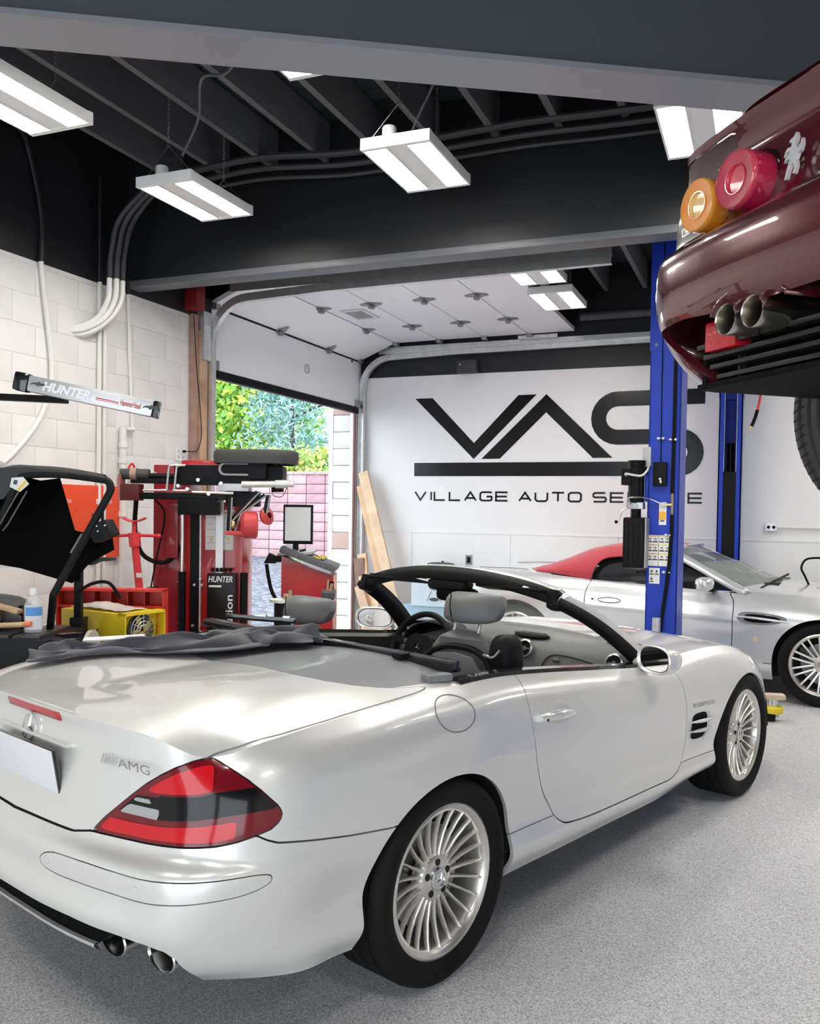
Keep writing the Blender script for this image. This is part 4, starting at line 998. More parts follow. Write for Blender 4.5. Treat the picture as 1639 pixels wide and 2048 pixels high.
# ---------- wheels ----------
alloy = mat('alloy_silver', (.70, .67, .62), .28, .75, coat=.3); tyre_m = mat('tyre_rubber', (.0065, .0065, .0062), .7, spec=.22, bump=.15, bscale=200)
disc_m = mat('brake_disc', (.20, .20, .20), .35, .9)
def make_tyre(R_, rr, hw, m=tyre_m, n=72, grooves=4):
    prof = [(rr, -hw*.82), (rr+.012, -hw*.92), (rr+(R_-rr)*.5, -hw), (R_-.022, -hw*.97), (R_-.006, -hw*.86)]
    for k in range(grooves):
        y = -hw*.62+k*(hw*1.24/(grooves-1)); prof += [(R_, y-.008), (R_-.007, y-.005), (R_-.007, y+.005), (R_, y+.008)]
    prof += [(R_-.006, hw*.86), (R_-.022, hw*.97), (rr+(R_-rr)*.5, hw), (rr+.012, hw*.92), (rr, hw*.82)]
    return prof
TY = {}
def wheel(parent, x, y, z, sy, R_=.33, rr=.236, hw=.132, spokes=24, style='multi'):
    """sy = +1 / -1 outward direction"""
    ax = (0, sy, 0)
    mb = MB(); mb.lathe(make_tyre(R_, rr, hw), (0, 0, 0), ax, 72)
    key = ('t', R_, hw, sy)
    if key in TY: t = mkobj('tyre', TY[key], tyre_m, parent, 0)
    else: t = mb.build('tyre', tyre_m, parent, 40); TY[key] = t.data
    t.location = (x, y, z)
    key = ('r', R_, hw, sy)
    if key in TY: r = mkobj('rim', TY[key], alloy, parent, 0)
    else:
        mb = MB(); o = hw*.86
        mb.lathe([(rr-.012, -hw*.8), (rr-.02, -hw*.3), (rr-.028, o-.05), (rr-.024, o-.016), (rr-.018, o-.004), (rr-.004, o+.004), (rr+.004, o), (rr+.002, o-.02), (rr, -hw*.8)], (0, 0, 0), ax, 64, True)
        mb.lathe([(.0, o-.030), (.052, o-.030), (.070, o-.034), (.078, o-.044), (.078, o-.075), (0, o-.075)], (0, 0, 0), ax, 40)
        r = mb.build('rim', alloy, parent, 40); TY[key] = r.data
    r.location = (x, y, z); o = hw*.86
    if style == 'multi':
        key = ('s', R_, hw, sy, spokes)
        for k in range(spokes):
            if key not in TY:
                mb = MB(); pts = []
                prof = [(.066, o-.036, .0070, .020), (.09, o-.038, .0060, .020), (.14, o-.034, .0048, .018), (.19, o-.022, .0044, .016), (rr-.014, o-.007, .0048, .014)]
                Gs = []
                for rad, h, w, d in prof: Gs.append([(rad, sy*(h-d), -w*1.15), (rad, sy*(h-.004), -w), (rad, sy*h, -w*.45), (rad, sy*h, w*.45), (rad, sy*(h-.004), w), (rad, sy*(h-d), w*1.15)])
                mb.grid(Gs); s_ = mb.build('spoke', alloy, r, 40); TY[key] = s_.data
            else: s_ = mkobj('spoke', TY[key], alloy, r, 0)
            s_.rotation_euler = (0, 2*PI*k/spokes, 0)
        for k in range(5):
            a = 2*PI*k/5+.3; c = Vector((.052*math.cos(a), sy*(o-.031), .052*math.sin(a)))
            MB().cyl(c, c+Vector((0, sy*.003, 0)), .0115, n=12).build('bolt_hole', gapm_, r)
        star_c = MB(); star_c.lathe([(0, o-.016), (.03, o-.017), (.037, o-.022), (.038, o-.030)], (0, 0, 0), ax, 28); star_c.build('hub_cap', mat('cap_silver', (.75, .75, .76), .18, .9), r)
        star(r, (0, sy*(o-.017), 0), (0, sy, 0), (.3, 0, 1), .028, chrome(), 'hub_star', .003)
    d = MB(); d.lathe([(.06, o-.085), (.165, o-.085), (.165, o-.112), (.06, o-.112)], (0, 0, 0), ax, 40, True); db = d.build('brake_disc', disc_m, parent); db.location = (x, y, z)
    bk = MB().lathe([(.02, -hw*.5), (rr-.02, -hw*.5)], (0, 0, 0), ax, 32); bb_ = bk.build('wheel_back', gapm_, parent); bb_.location = (x, y, z)
    return t, r
for xw_, hw_ in ((0., .134), (2.56, .124)):
    for sy in (-1, 1):
        wheel(car, xw_, sy*(.898-hw_), .328, sy, .330, .2415, hw_)
# ---------- roadster cabin ----------
leather = mat('leather_grey', (.15, .15, .15), .45, spec=.35, bump=.08, bscale=300); leather_d = mat('leather_dark', (.010, .010, .011), .5, spec=.16, bump=.08, bscale=300)
dash_m = mat('dash_grey', (.15, .155, .15), .5, bump=.05, bscale=400); trimb = mat('trim_black')
alu = mat('brushed_alu', (.55, .55, .55), .3, .9)
mb = MB(); mb.bb(.20, 1.9, -.74, .74, .27, .33); mb.build('cabin_floor', trimb, car)
# bulkhead and roll-bar trim behind the seats
mb = MB(); mb.bb(.19, .25, -.745, .745, .30, .93); mb.build('bulkhead', trimb, car)
mb = MB(); mb.beam((.235, -.73, .968), (.235, .73, .985), .05, .04, up=(0, 0, 1), bev=.008); mb.build('wind_deflector_bar', blackgloss(), car)
MB().box((.20, -.50, .985), (.05, .05, .02), bev=.006).build('deflector_catch', black(), car)
MB().box((.12, -.735, .948), (.10, .05, .025), rot=(0, 0, R(-20)), bev=.008).build('roof_hinge_cover', mat('tonneau_grey'), car)
for y in (): MB().tube([(-.25, y, .976), (-.10, y*1.15, .975), (.10, y*1.3, .972)], .003, 6, smooth=4).build('tonneau_seam', trimb, car)
# dashboard: profile swept across the car, drooping to the doors
prof = [(1.42, .45), (1.39, .56), (1.42, .66), (1.44, .76), (1.465, .835), (1.50, .875), (1.58, .90), (1.70, .908), (1.86, .905), (1.90, .86), (1.90, .45)]
G = []
for y in np.linspace(-.74, .74, 41):
    a = abs(y)/.74; drop = .030*a**2.2; G.append([(x+.10*a**3*(1 if x < 1.6 else .0)-.12*a**2*(x > 1.6), y, z-drop*(z-.4)/.48) for x, z in prof])
MB().grid(G).build('dashboard', dash_m, car, 50)
def dashpt(y, z):
    a = abs(y)/.74; x = np.interp(z+.030*a**2.2, [.56, .66, .76, .835, .875], [1.39, 1.42, 1.44, 1.465, 1.50]); return Vector((x+.10*a**3, y, z))
def vent(y, z, r=.046):
    c = dashpt(y, z)+Vector((-.012, 0, 0)); n_ = Vector((-1, 0, .35)).normalized()
    mb = MB(); mb.lathe([(r, 0), (r, .012), (r*.82, .016), (r*.80, 0)], c, n_, 28, True); o = mb.build('air_vent', alu, car)
    mb = MB(); mb.lathe([(0, .004), (r*.8, .004)], c, n_, 24); mb.build('vent_throat', black(), o)
    x, y_, a = basis(n_); mb = MB(); mb.box(c+n_*.008, (.012, r*1.4, .006)); mb.box(c+n_*.009, (.010, .012, .02)); mb.build('vent_vane', alu, o)
for y, z in ((-.655, .812), (-.200, .838), (.200, .838), (.655, .812)): vent(y, z)
for y, w in ((-.22, .20), (.0, .0)):
    if w:
        mb = MB(); c = Vector((1.545, y+.04, .893)); mb.ell(c, (.045, .105, .016), 24, 8); o = mb.build('centre_vent', black(), car)
        for k in range(3): MB().box(c+Vector((-.02+.02*k, 0, .012)), (.004, .19-.02*k, .004)).build('vent_slat', mat('trim_grey'), o)
# glovebox outline
gl = [(-.30, .76), (-.33, .812), (-.40, .825), (-.56, .80), (-.60, .77), (-.60, .73)]
MB().tube([dashpt(y, z)+Vector((-.004, 0, 0)) for y, z in gl], .003, 6, smooth=4).build('glovebox_seam', trimb, car)
MB().ell(dashpt(-.37, .80)+Vector((-.004, 0, 0)), (.008, .022, .012), 14, 8).build('glovebox_latch', mat('trim_grey'), car)
# instrument hood, steering wheel
mb = MB(); G = []
for t in np.linspace(0, PI, 17): G.append([(1.43, .38+.20*math.cos(t), .80+.115*math.sin(t)), (1.50, .38+.21*math.cos(t), .815+.105*math.sin(t)), (1.66, .38+.20*math.cos(t), .84+.05*math.sin(t))])
mb.grid(G); mb.build('instrument_hood', leather_d, car, solid=.01)
MB().prism(circ(.18, 24, 0, 0, .095), (1.50, .38, .815), (0, 1, 0), (.25, 0, 1), (.004, 0, 0)).build('instrument_panel', black(), car)
sw = Vector((1.31, .36, .79)); swn = Vector((-1, 0, .42)).normalized()
mb = MB(); x, y, a = basis(swn); mb.tube([sw+x*(.187*math.cos(2*PI*i/48))+y*(.187*math.sin(2*PI*i/48)) for i in range(48)], .0165, 10, True); st = mb.build('steering_wheel', leather_d, car)
up = Vector((.42, 0, 1)).normalized(); lt = Vector((0, 1, 0))
mb = MB(); mb.prism(rrect(.18, .14, .05, 5), sw-swn*.012, lt, up, swn*.035)
for a in (R(12), R(168), R(-90)):
    d = lt*math.cos(a)+up*math.sin(a); mb.beam(sw+d*.07, sw+d*.18, .045, .018, up=tuple(swn))
mb.build('wheel_boss', leather_d, st, bevel=.004)
star(st, sw+swn*.026, swn, up, .030, chrome(), 'boss_star')
for sg in (-1, 1):
    for k in range(2): MB().box(sw+lt*(.10*sg)+up*(.028-.03*k)+swn*.012, (.008, .02, .02), bev=.002).build('wheel_button', alu, st)
mb = MB(); mb.cyl(sw-swn*.02, sw-swn*.25, .04, n=14); mb.build('steering_column', black(), car)
# seats
def seat(x, y, z, hz):
    """x,y = top of backrest; z = top of backrest; hz = headrest centre height"""
    lean = .22
    ys = np.linspace(-1, 1, 21); zs = np.linspace(0, 1, 22)
    def outline(t): return .250*(1-.18*t**3)*(1-max(0, t-.78)**2*7)
    H = z-.36
    Gf = []; Gb = []
    for t in zs:
        w = outline(t); cx = x-lean*H*(t-1); th = .065+.05*math.sin(PI*min(1, t*1.05))**.6*(1-.35*t)
        rowf = []; rowb = []
        for q in ys:
            e = (1-abs(q)**4)**.25 if abs(q) < 1 else 0
            bol = .045*math.exp(-((abs(q)-.86)/.16)**2)*(1-t*.6)
            rowf.append((cx+th*e*.55+bol*1.1, y+w*q, .36+H*t)); rowb.append((cx-th*e, y+w*q, .36+H*t))
        Gf.append(rowf); Gb.append(rowb)
    Gf = np.array(Gf); Gb = np.array(Gb)
    loop = np.concatenate([Gf, Gb[:, ::-1]], 1)
    capt = loop.copy()
    mb = MB(); mb.grid(np.swapaxes(np.concatenate([loop, loop[:, :1]], 1), 0, 1))
    top = loop[-1]; n = len(top); c = top.mean(0)+np.array([0, 0, .03]); mid_ = (top+c)/2+np.array([0, 0, .016])
    mb.grid(np.stack([np.concatenate([top, top[:1]]), np.concatenate([mid_, mid_[:1]]), np.repeat(c[None], n+1, 0)]))
    se = mb.build('seat_backrest', leather, car, 60)
    # open shell at the rear with rods, side pod
    xb = x-.10
    mb = MB(); mb.tube([(xb-.02, y-.16, z-.24), (xb+.005, y-.165, z-.10), (xb+.02, y-.10, z-.045), (xb+.025, y, z-.03), (xb+.02, y+.10, z-.045), (xb+.005, y+.165, z-.10), (xb-.02, y+.16, z-.24)], .013, 8, smooth=6); mb.build('backrest_piping', leather_d, se)
    mb = MB(); mb.prism([(-.14, -.28), (-.145, -.12), (-.09, -.062), (0, -.05), (.09, -.062), (.145, -.12), (.14, -.28)], (xb-.018, y, z), (0, 1, 0), (.1, 0, 1), (.02, 0, 0)); mb.build('backrest_shell', mat('shell_grey', (.22, .22, .23), .4), se)
    for k in (-1, 1): MB().cyl((xb-.03, y+k*.085, z-.26), (xb-.012, y+k*.085, z-.085), .008, n=8).build('belt_rod', steel(), se)
    MB().box((xb-.03, y+.01, z-.20), (.03, .07, .10), bev=.008).build('backrest_motor', mat('shell_grey'), se)
    mb = MB(); mb.ell((x-.03, y-.20 if y < 0 else y+.20, z-.095), (.07, .055, .13), 14, 12, .6, .6); o = mb.build('belt_pod', leather_d, se)
    MB().tube([(x-.10, (y-.19 if y < 0 else y+.19)-.03, z-.02), (x-.105, (y-.19 if y < 0 else y+.19), z-.05), (x-.10, (y-.19 if y < 0 else y+.19)+.05, z-.045)], .006, 6, smooth=4).build('pod_trim', alu, o)
    # cushion
    mb = MB(); mb.ell((x+.38, y, .43), (.27, .255, .085), 24, 12, .5, .5); mb.build('seat_cushion', leather, car)
    # headrest: curved pad on two posts
    G = []
    for q in np.linspace(-1, 1, 25):
        row = []; cxh = x-.02+.028*(1-q*q)*0+.055*abs(q)**2.2; hw_, hh = .060*(1-.25*q*q), .062*(1-.10*q*q)
        e = (1-abs(q)**6)**(1/3) if abs(q) < 1 else .0
        for i in range(20):
            t = 2*PI*i/20; ct, sn = math.cos(t), math.sin(t); pw = lambda v: math.copysign(abs(v)**.72, v)
            row.append((cxh+hw_*e*pw(ct)+.02*sn, y+.143*q, hz+hh*(.25+.75*e)*pw(sn)*(1 if e > 0 else 0)))
        row.append(row[0]); G.append(row)
    hr = MB().grid(G).build('headrest', leather, car, 60)
    MB().tube([(x-.02-.062, y+.04, hz+.062), (x-.088, y+.04, hz), (x-.07, y+.04, hz-.06)], .0025, 6, smooth=4).build('headrest_stitching', leather_d, hr)
    for k in (-1, 1): MB().cyl((x-.015, y+k*.062, hz-.05), (x-.045, y+k*.062, z-.02), .0075, n=10).build('headrest_post', alu, hr)
seat(.70, -.435, .995, 1.118)
seat(.52, .375, .925, 1.052)
MB().bb(.5, 1.3, -.10, .10, .33, .55, bev=.03).build('centre_console', dash_m, car)
# windscreen frame
def wsp(y, t):
    """t 0 base .. 1 header"""
    a = abs(y)
    bx, bz = 1.93-.40*(a/.72)**2.0*.62, .895-.055*(a/.72)**2
    hx, hz = 1.105+.035*(a/.57)**2, 1.238-.048*(a/.57)**2.2
    yb = y; yt = y*.57/.715
    tt = t; cx = bx+(hx-bx)*tt; cz = bz+(hz-bz)*tt+.030*math.sin(PI*tt)
    return Vector((cx, yb+(yt-yb)*tt, cz))
glass = mat('clear_glass', (.93, .97, .95), .0, trans=1., ior=1.45, spec=.5, alpha=.28)
G = [[tuple(wsp(y, t)) for t in np.linspace(0.02, .99, 12)] for y in np.linspace(-.70, .70, 29)]
MB().grid(G).build('windscreen', mat('windscreen_glass', (.75, .86, .83), .02, alpha=.16, spec=.6), car, 180)
for sg in (-1, 1):
    ts_ = np.linspace(0, 1, 15)
    mb = MB(); Go = []; Gi = []
    for t in ts_:
        p = wsp(sg*.715, t); w = .035-.008*t
        Go.append([tuple(p+Vector((.012, sg*.004, -.010))), tuple(p+Vector((-.012, sg*(w+.006), .004))), tuple(p+Vector((-.050, sg*(w+.012), -.012))), tuple(p+Vector((-.060, sg*(w+.004), -.03)))])
        Gi.append([tuple(p+Vector((.0, -sg*.014, -.006))), tuple(p+Vector((-.045, -sg*.016, -.03))), tuple(p+Vector((-.085, sg*.01, -.045))), tuple(p+Vector((-.075, sg*.034, -.036))), tuple(p+Vector((-.05, sg*(w+.010), -.016)))])
    MB().grid(Go).build('windscreen_pillar', silver, car, 50, solid=.006)
    MB().grid(Gi).build('pillar_trim', leather_d, car, 50, solid=.006)
    p = wsp(sg*.70, 0)
    MB().prism([(1.50, .805), (1.86, .80), (1.62, .885)], (0, sg*.735, 0), (1, 0, 0), (0, 0, 1), (0, sg*.02, 0)).build('quarter_triangle', silver, car, bevel=.003)
    # corner latch cover on the header
    q = wsp(sg*.70, 1.0); MB().box(q+Vector((-.03, sg*.012, -.035)), (.075, .05, .085), rot=(0, R(20), sg*R(-8)), bev=.016).build('header_latch', black(), car)
ysh = np.linspace(-.715, .715, 31)
G = []
for y in ysh:
    p = wsp(y, 1.0); G.append([tuple(p+Vector((.055, 0, .000))), tuple(p+Vector((.02, 0, .016))), tuple(p+Vector((-.02, 0, .012))), tuple(p+Vector((-.03, 0, .0)))])
MB().grid(G).build('windscreen_header', silver, car, 50, solid=.006)
G = []
for y in ysh:
    p = wsp(y, 1.0); G.append([tuple(p+Vector((-.018, 0, .012))), tuple(p+Vector((-.045, 0, .004))), tuple(p+Vector((-.062, 0, -.022))), tuple(p+Vector((-.055, 0, -.05))), tuple(p+Vector((.0, 0, -.052))), tuple(p+Vector((.05, 0, -.02)))])
hd_ = MB().grid(G).build('header_trim', leather_d, car, 50)
for y in (-.47, .47):
    p = wsp(y*1.25, 1.0); MB().box(p+Vector((-.058, 0, -.012)), (.014, .09, .022), rot=(0, R(30), 0), bev=.003).build('roof_catch', blackgloss(), hd_)
p = wsp(0, 1.0); mb = MB(); mb.ell(p+Vector((-.0, 0, -.075)), (.06, .12, .03), 18, 8, .6, .6); mb.build('roof_console', leather_d, car)
mb = MB(); mb.ell(p+Vector((.03, -.02, -.125)), (.018, .125, .037), 20, 10, .5, .5); rm = mb.build('rear_view_mirror', black(), car)
MB().cyl(p+Vector((.05, -.01, -.06)), p+Vector((.035, -.02, -.12)), .012, n=8).build('mirror_stalk', black(), rm)
for y in (-.36, .36): MB().box(wsp(y*1.25, .96)+Vector((-.045, 0, -.035)), (.10, .36, .012), rot=(0, R(12), 0), bev=.005).build('sun_visor', leather_d, car)
# door mirrors, turned in towards the driver
for sg in (-1, 1):
    c = Vector((1.475 if sg < 0 else 1.56, sg*(.915 if sg < 0 else .90), .872 if sg < 0 else .885))
    RM = Matrix.Rotation(sg*R(22), 3, 'Z'); HB = .105 if sg < 0 else .125
    mp = lambda x, y, z: tuple(c+RM @ Vector((x, y, z)))
    sp = lambda v: math.copysign(abs(v)**.75, v)
    G = []
    for t in np.linspace(0, 1, 13):      # shell from glass rim forward
        k = math.cos(t*PI/2)**.55 if t < 1 else .02
        G.append([mp(-.055+.125*t, sg*HB*k*sp(math.cos(a))+sg*.02*t, .064*k*sp(math.sin(a))) for a in [2*PI*i/28 for i in range(29)]])
    ms = MB().grid(G).build('door_mirror', silver, car, 60)
    ring = [(sg*HB*sp(math.cos(2*PI*i/28)), .064*sp(math.sin(2*PI*i/28))) for i in range(29)]
    G = [[mp(-.055, a, b), mp(-.060, a*.95, b*.93), mp(-.050, a*.86, b*.83)] for a, b in ring]
    MB().grid(G).build('mirror_bezel', silver, ms, 60)
    face = [(a*.86, b*.83) for a, b in ring[:-1]]
    MB().add([mp(-.048, a, b) for a, b in face], [list(range(28))]).build('mirror_back', black(), ms, fix=False)
    MB().add([mp(-.050, a*.95, b*.95) for a, b in face], [list(range(28))]).build('mirror_glass', mat('mirror', (.9, .9, .9), .01, 1.), ms, fix=False)
    MB().beam(c+Vector((.03, -sg*.08, -.045)), Vector((c.x+.06, sg*.78, .822)), .07, .03, bev=.01).build('mirror_foot', silver, ms)
# ---------- crumpled dark cover lying on the deck ----------
cl_m = mat('cover_fabric', (.045, .045, .056), .75, sheen=.3, bump=.1, bscale=500)
cv = thing('fabric_cover', 'crumpled dark grey fabric cover bunched on the boot of the silver roadster', 'cloth', (CX, CY, 0), CA)
spine = np.array(cr_path([(-.67, .50, .945), (-.60, .44, .96), (-.50, .36, .985), (-.33, .22, .985), (-.17, .14, .99), (-.02, .13, 1.005), (.10, .05, 1.0), (.16, -.10, .985)], 14))
nS = len(spine); G = []; rng = np.random.RandomState(5)
ph = rng.rand(8)*6
for i, c in enumerate(spine):
    t = i/(nS-1); d = spine[min(i+1, nS-1)]-spine[max(i-1, 0)]; d /= np.linalg.norm(d); w = np.array([-d[1], d[0], 0]); row = []
    W = .07+.09*t+.02*math.sin(3*t+1)*(1-t)+.04*math.sin(9*t+ph[0])
    if t > .8: W *= 1-.5*(t-.8)/.2
    for j, q in enumerate(np.linspace(-1, 1, 37)):
        base = np.interp(c[0]+w[0]*W*q, [-.94, -.85, -.6, -.25, .15], [.918, .928, .945, .958, .965])-.10*max(0, abs(c[1]+w[1]*W*q)-.55)
        hgt = .030*math.exp(-(q*1.1)**2)*(.55+.9*t)+.014*math.sin(7*q+8*t+ph[1])*(1-q*q)+.011*math.sin(13*q-11*t+ph[2])*(1-q*q)+.012*math.sin(21*t+5*q+ph[3])*(1-q*q)+.010*math.sin(33*t-9*q+ph[4])*(1-q*q)
        row.append((c[0]+w[0]*W*q+.015*math.sin(15*t+3*q), c[1]+w[1]*W*q+.012*math.sin(12*q+9*t), base+.022+max(0, hgt)+.004*(1-q*q)))
    G.append(row)
MB().grid(G).build('fabric', cl_m, cv, 180, solid=.004)
MB().box((-.44, .375, 1.018), (.22, .035, .006), rot=(R(12), R(-3), R(-41)), bev=.002).build('white_label_strip', mat('label_white', (.75, .75, .76), .5), cv)
# dark tray edge lying over the cover, pale puck
tb = thing('plastic_bar', 'black plastic trim bar lying on the fabric cover', 'trim bar', (CX, CY, 0), CA)
MB().beam((.02, .30, 1.070), (.18, .06, 1.058), .03, .02, bev=.006).build('bar', blackgloss(), tb)
MB().box((.10, .18, 1.077), (.05, .018, .012), rot=(0, 0, R(-56)), bev=.003).build('clip', alu, tb)
MB().box((.16, .09, 1.073), (.03, .018, .010), rot=(0, 0, R(-56)), bev=.003).build('clip', alu, tb)
# ---------- silver soft-top car parked by the lettered wall ----------
def loft(rows, nu=12, nv=5):
    Rw = np.array(rows, float); K, Lv = Rw.shape[:2]
    u = np.linspace(0, K-1, (K-1)*nu+1); v = np.linspace(0, Lv-1, (Lv-1)*nv+1)
    A = crom(Rw, u); return np.swapaxes(crom(np.swapaxes(A, 0, 1), v), 0, 1)
silver2 = mat('silver_paint_cool', (.72, .73, .74), .30, .5, coat=1., coat_rough=.025)
AX = thing('soft_top_car', 'silver sports car with a red fabric soft top, parked along the lettered wall', 'car')
_th = R(-7); _f = Vector((math.cos(_th), math.sin(_th), 0)); _l = Vector((-math.sin(_th), math.cos(_th), 0))
_o = Vector((.43, 7.56, 0))-_f*2.6+_l*.935; AX.location = (_o.x, _o.y, 0); AX.rotation_euler = (0, 0, _th)
def arow(x, ys, zt, zc, ycap, dx=(0,)*8, zb=.17):
    """8 side levels + 3 top levels to the centre line"""
    fz = [0, .15, .34, .53, .68, .78, .90, 1.0]; r = [(x+dx[i], ys[i], zb+(zt-zb)*fz[i]) for i in range(8)]
    return r+[(x, ys[7]*.72, zt+(zc-zt)*.62), (x, ys[7]*.36, zt+(zc-zt)*.92), (x, 0, zc)]
D = [.80, .866, .868, .880, .916, .893, .855, .785]
rows = [arow(-.86, [.30, .36, .40, .42, .42, .40, .36, .30], .90, .915, 0),
        arow(-.80, [.55, .62, .66, .68, .68, .66, .60, .52], .915, .935, 0),
        arow(-.62, [.72, .80, .83, .86, .86, .84, .78, .66], .925, .955, 0),
        arow(-.36, [.79, .88, .90, .93, .935, .91, .85, .72], .935, .965, 0),
        arow(0, [.80, .90, .92, .938, .945, .93, .88, .75], .938, .975, 0),
        arow(.35, [.80, .885, .895, .915, .932, .92, .875, .76], .93, .97, 0),
        arow(.75, D, .905, .95, 0), arow(1.15, D, .888, .94, 0), arow(1.6, D, .87, .94, 0),
        arow(1.95, [.80, .870, .876, .888, .914, .889, .843, .76], .868, .945, 0),
        arow(2.3, [.80, .885, .90, .92, .925, .905, .85, .745], .872, .93, 0),
        arow(2.62, [.80, .89, .91, .93, .932, .91, .85, .735], .855, .90, 0),
        arow(2.95, [.79, .865, .89, .905, .905, .88, .82, .70], .81, .85, 0),
        arow(3.22, [.70, .77, .80, .81, .81, .785, .72, .60], .735, .77, 0),
        arow(3.40, [.50, .56, .60, .61, .60, .58, .52, .42], .655, .68, 0),
        arow(3.50, [.20, .24, .26, .27, .27, .26, .23, .18], .58, .60, 0)]
AG = loft(rows, 10, 5); nU2, nV2 = AG.shape[:2]
lev = np.linspace(0, 10, nV2)
AV = np.concatenate([AG.reshape(-1, 3), AG[..., :1].reshape(-1, 1), np.tile(lev, nU2)[:, None]], 1); AQ = np.array(grid_faces(nU2, nV2))[:, ::-1]
def arch2(V, c, a, b, zc=.33):
    ds, dz = V[:, 0]-c, V[:, 2]-zc; e = (np.sqrt((ds/a)**2+(np.maximum(dz, 0)/b)**2)-1)*min(a, b); e = np.where(dz > 0, e, np.abs(ds)-a)
    return np.where(V[:, 1] > .45, e, 1.)
W, P = clip(AV, AQ, arch2(AV, 0, .375, .37), False); W, P = clip(W, P, arch2(W, 2.6, .375, .37), False)
# cabin opening
W, P = clip(W, P, np.maximum.reduce([7.02-W[:, 4], .06-W[:, 0]+np.maximum(0, W[:, 1]-.3)*.5, W[:, 0]-(2.20-.38*(W[:, 1]/.78)**2)]), False)
ADOOR = cr_path([(.70, .99), (.69, .90), (.665, .83), (.66, .74), (.68, .6), (.72, .45), (.80, .33), (.92, .285), (1.3, .275), (1.75, .275), (1.87, .30), (1.905, .36), (1.915, .5), (1.92, .68), (1.915, .80), (1.88, .86), (1.86, .99)], 3, True)
dsd = lambda V: np.where(V[:, 4] < 7.3, psdf(ADOOR, V[:, 0], V[:, 2]), 1.)
ad = clip(W, P, dsd(W)+.0035); ar = clip(W, P, dsd(W)-.0035, False)
body = clip(ar[0], ar[1], np.where((ar[0][:, 0] > 1.9) & (ar[0][:, 4] > 7.6), -1., 1.), False)
panel('body', [LF(ar), RT(ar)], silver2, AX, smooth=40)
for S_ in (RT, LF): panel('door', [S_(ad)], silver2, AX)
# inner dark shell
ish = AV.copy(); ish[:, 1] *= .985; ish[:, 2] -= .006
ishc = clip(ish, AQ, np.maximum(ish[:, 4]-7., np.maximum(.3-ish[:, 0], ish[:, 0]-2.15))); panel('inner_shell', [LF(ishc)], gapm_, AX, thick=0); panel('inner_shell', [RT(ishc)], gapm_, AX, thick=0)
MB().bb(-.75, 3.2, -.62, .62, .17, .30).bb(.42, 2.18, -.80, .80, .17, .26).bb(.3, 2.1, -.72, .72, .26, .62).build('underbody', gapm_, AX)
for sy in (-1, 1):
    for xc in (0, 2.6):
        mb = MB(); a = .40
        mb.grid([[(xc+a*math.cos(PI*i/16), sy*.58, .30+.42*math.sin(PI*i/16)), (xc+a*math.cos(PI*i/16), sy*.885, .30+.405*math.sin(PI*i/16))] for i in range(17)])
        mb.prism([(xc+a*math.cos(PI*i/16), .30+.42*math.sin(PI*i/16)) for i in range(17)], (0, sy*.58, 0), (1, 0, 0), (0, 0, 1), (0, -sy*.01, 0)); mb.build('wheel_liner', gapm_, AX, fix=False)
        t_, r_ = wheel(AX, xc, sy*(.918-.125), .335, sy, .335, .245, .125, 0, 'none')
        o_ = .125*.86; key = ('tw', sy)
        for k in range(10):
            if key not in TY:
                mb = MB()
                for e in (-1, 1):
                    for b in (-1, 1):
                        p0 = (.062*math.cos(e*.06), .062*math.sin(e*.06)); p1 = (.232*math.cos(e*.06+e*.13), .232*math.sin(e*.06+e*.13))
                    mb.beam((p0[0], sy*(o_-.035), p0[1]), (p1[0], sy*(o_-.014), p1[1]), .015, .026, up=(0, 1, 0), bev=.003)
                s_ = mb.build('twin_spoke', alloy, r_); TY[key] = s_.data
            else: s_ = mkobj('twin_spoke', TY[key], alloy, r_, 0)
            s_.rotation_euler = (0, 2*PI*k/10, 0)
        MB().lathe([(0, o_-.018), (.035, o_-.02), (.04, o_-.034)], (0, 0, 0), (0, sy, 0), 20).build('hub_cap', mat('cap_silver'), r_)
        MB().box((xc-.14 if xc > 0 else xc+.14, sy*.80, .40), (.07, .05, .12), bev=.01).build('brake_caliper', mat('caliper_dark', (.03, .03, .03), .4), AX)
# red soft top
redtop = mat('soft_top_red', (.42, .030, .045), .85, sheen=.4, bump=.15, bscale=400)
def rz(x): return np.interp(x, [.0, .10, .22, .36, .50, .60, .80, 1.0, 1.2, 1.36], [.968, .995, 1.03, 1.085, 1.148, 1.19, 1.232, 1.245, 1.242, 1.222])
Rr = []
for x in np.linspace(.0, 1.36, 35):
    k = min(1, x/.45); zb_ = np.interp(x, [0, .35, .66, 1.36], [.962, .945, .912, .885]); yb = np.interp(x, [0, .12, .35, .7, 1.36], [.50, .66, .745, .785, .775]); zt = rz(x)
    row = [(x-.0, yb, zb_), (x, yb-.012*k, zb_+(zt-zb_)*.30), (x, yb-.06*k-.02, zb_+(zt-zb_)*.62), (x, yb-.16*k-.05, zb_+(zt-zb_)*.90), (x, yb*.55, zb_+(zt-zb_)*.985), (x, yb*.25, zt), (x, 0, zt+.003)]
    Rr.append(row)
RG = loft(Rr, 2, 5); rn = RG.shape; RV = RG.reshape(-1, 3); RQ = np.array(grid_faces(rn[0], rn[1]))[:, ::-1]
WIN = cr_path([(.675, .85), (.685, .93), (.70, 1.0), (.735, 1.07), (.80, 1.112), (.95, 1.13), (1.2, 1.13), (1.5, 1.12), (1.5, .85)], 3, True)
rs = clip(RV, RQ, np.where(RV[:, 1] > .45, psdf(WIN, RV[:, 0], RV[:, 2]), 1.), False)
panel('soft_top', [LF(rs), RT(rs)], redtop, AX, thick=.012, smooth=60)
dglass = mat('dark_glass', (.012, .013, .015), .03, coat=.6, spec=.7); wsg = mat('screen_glass', (.34, .38, .36), .04, coat=.5, alpha=.55)
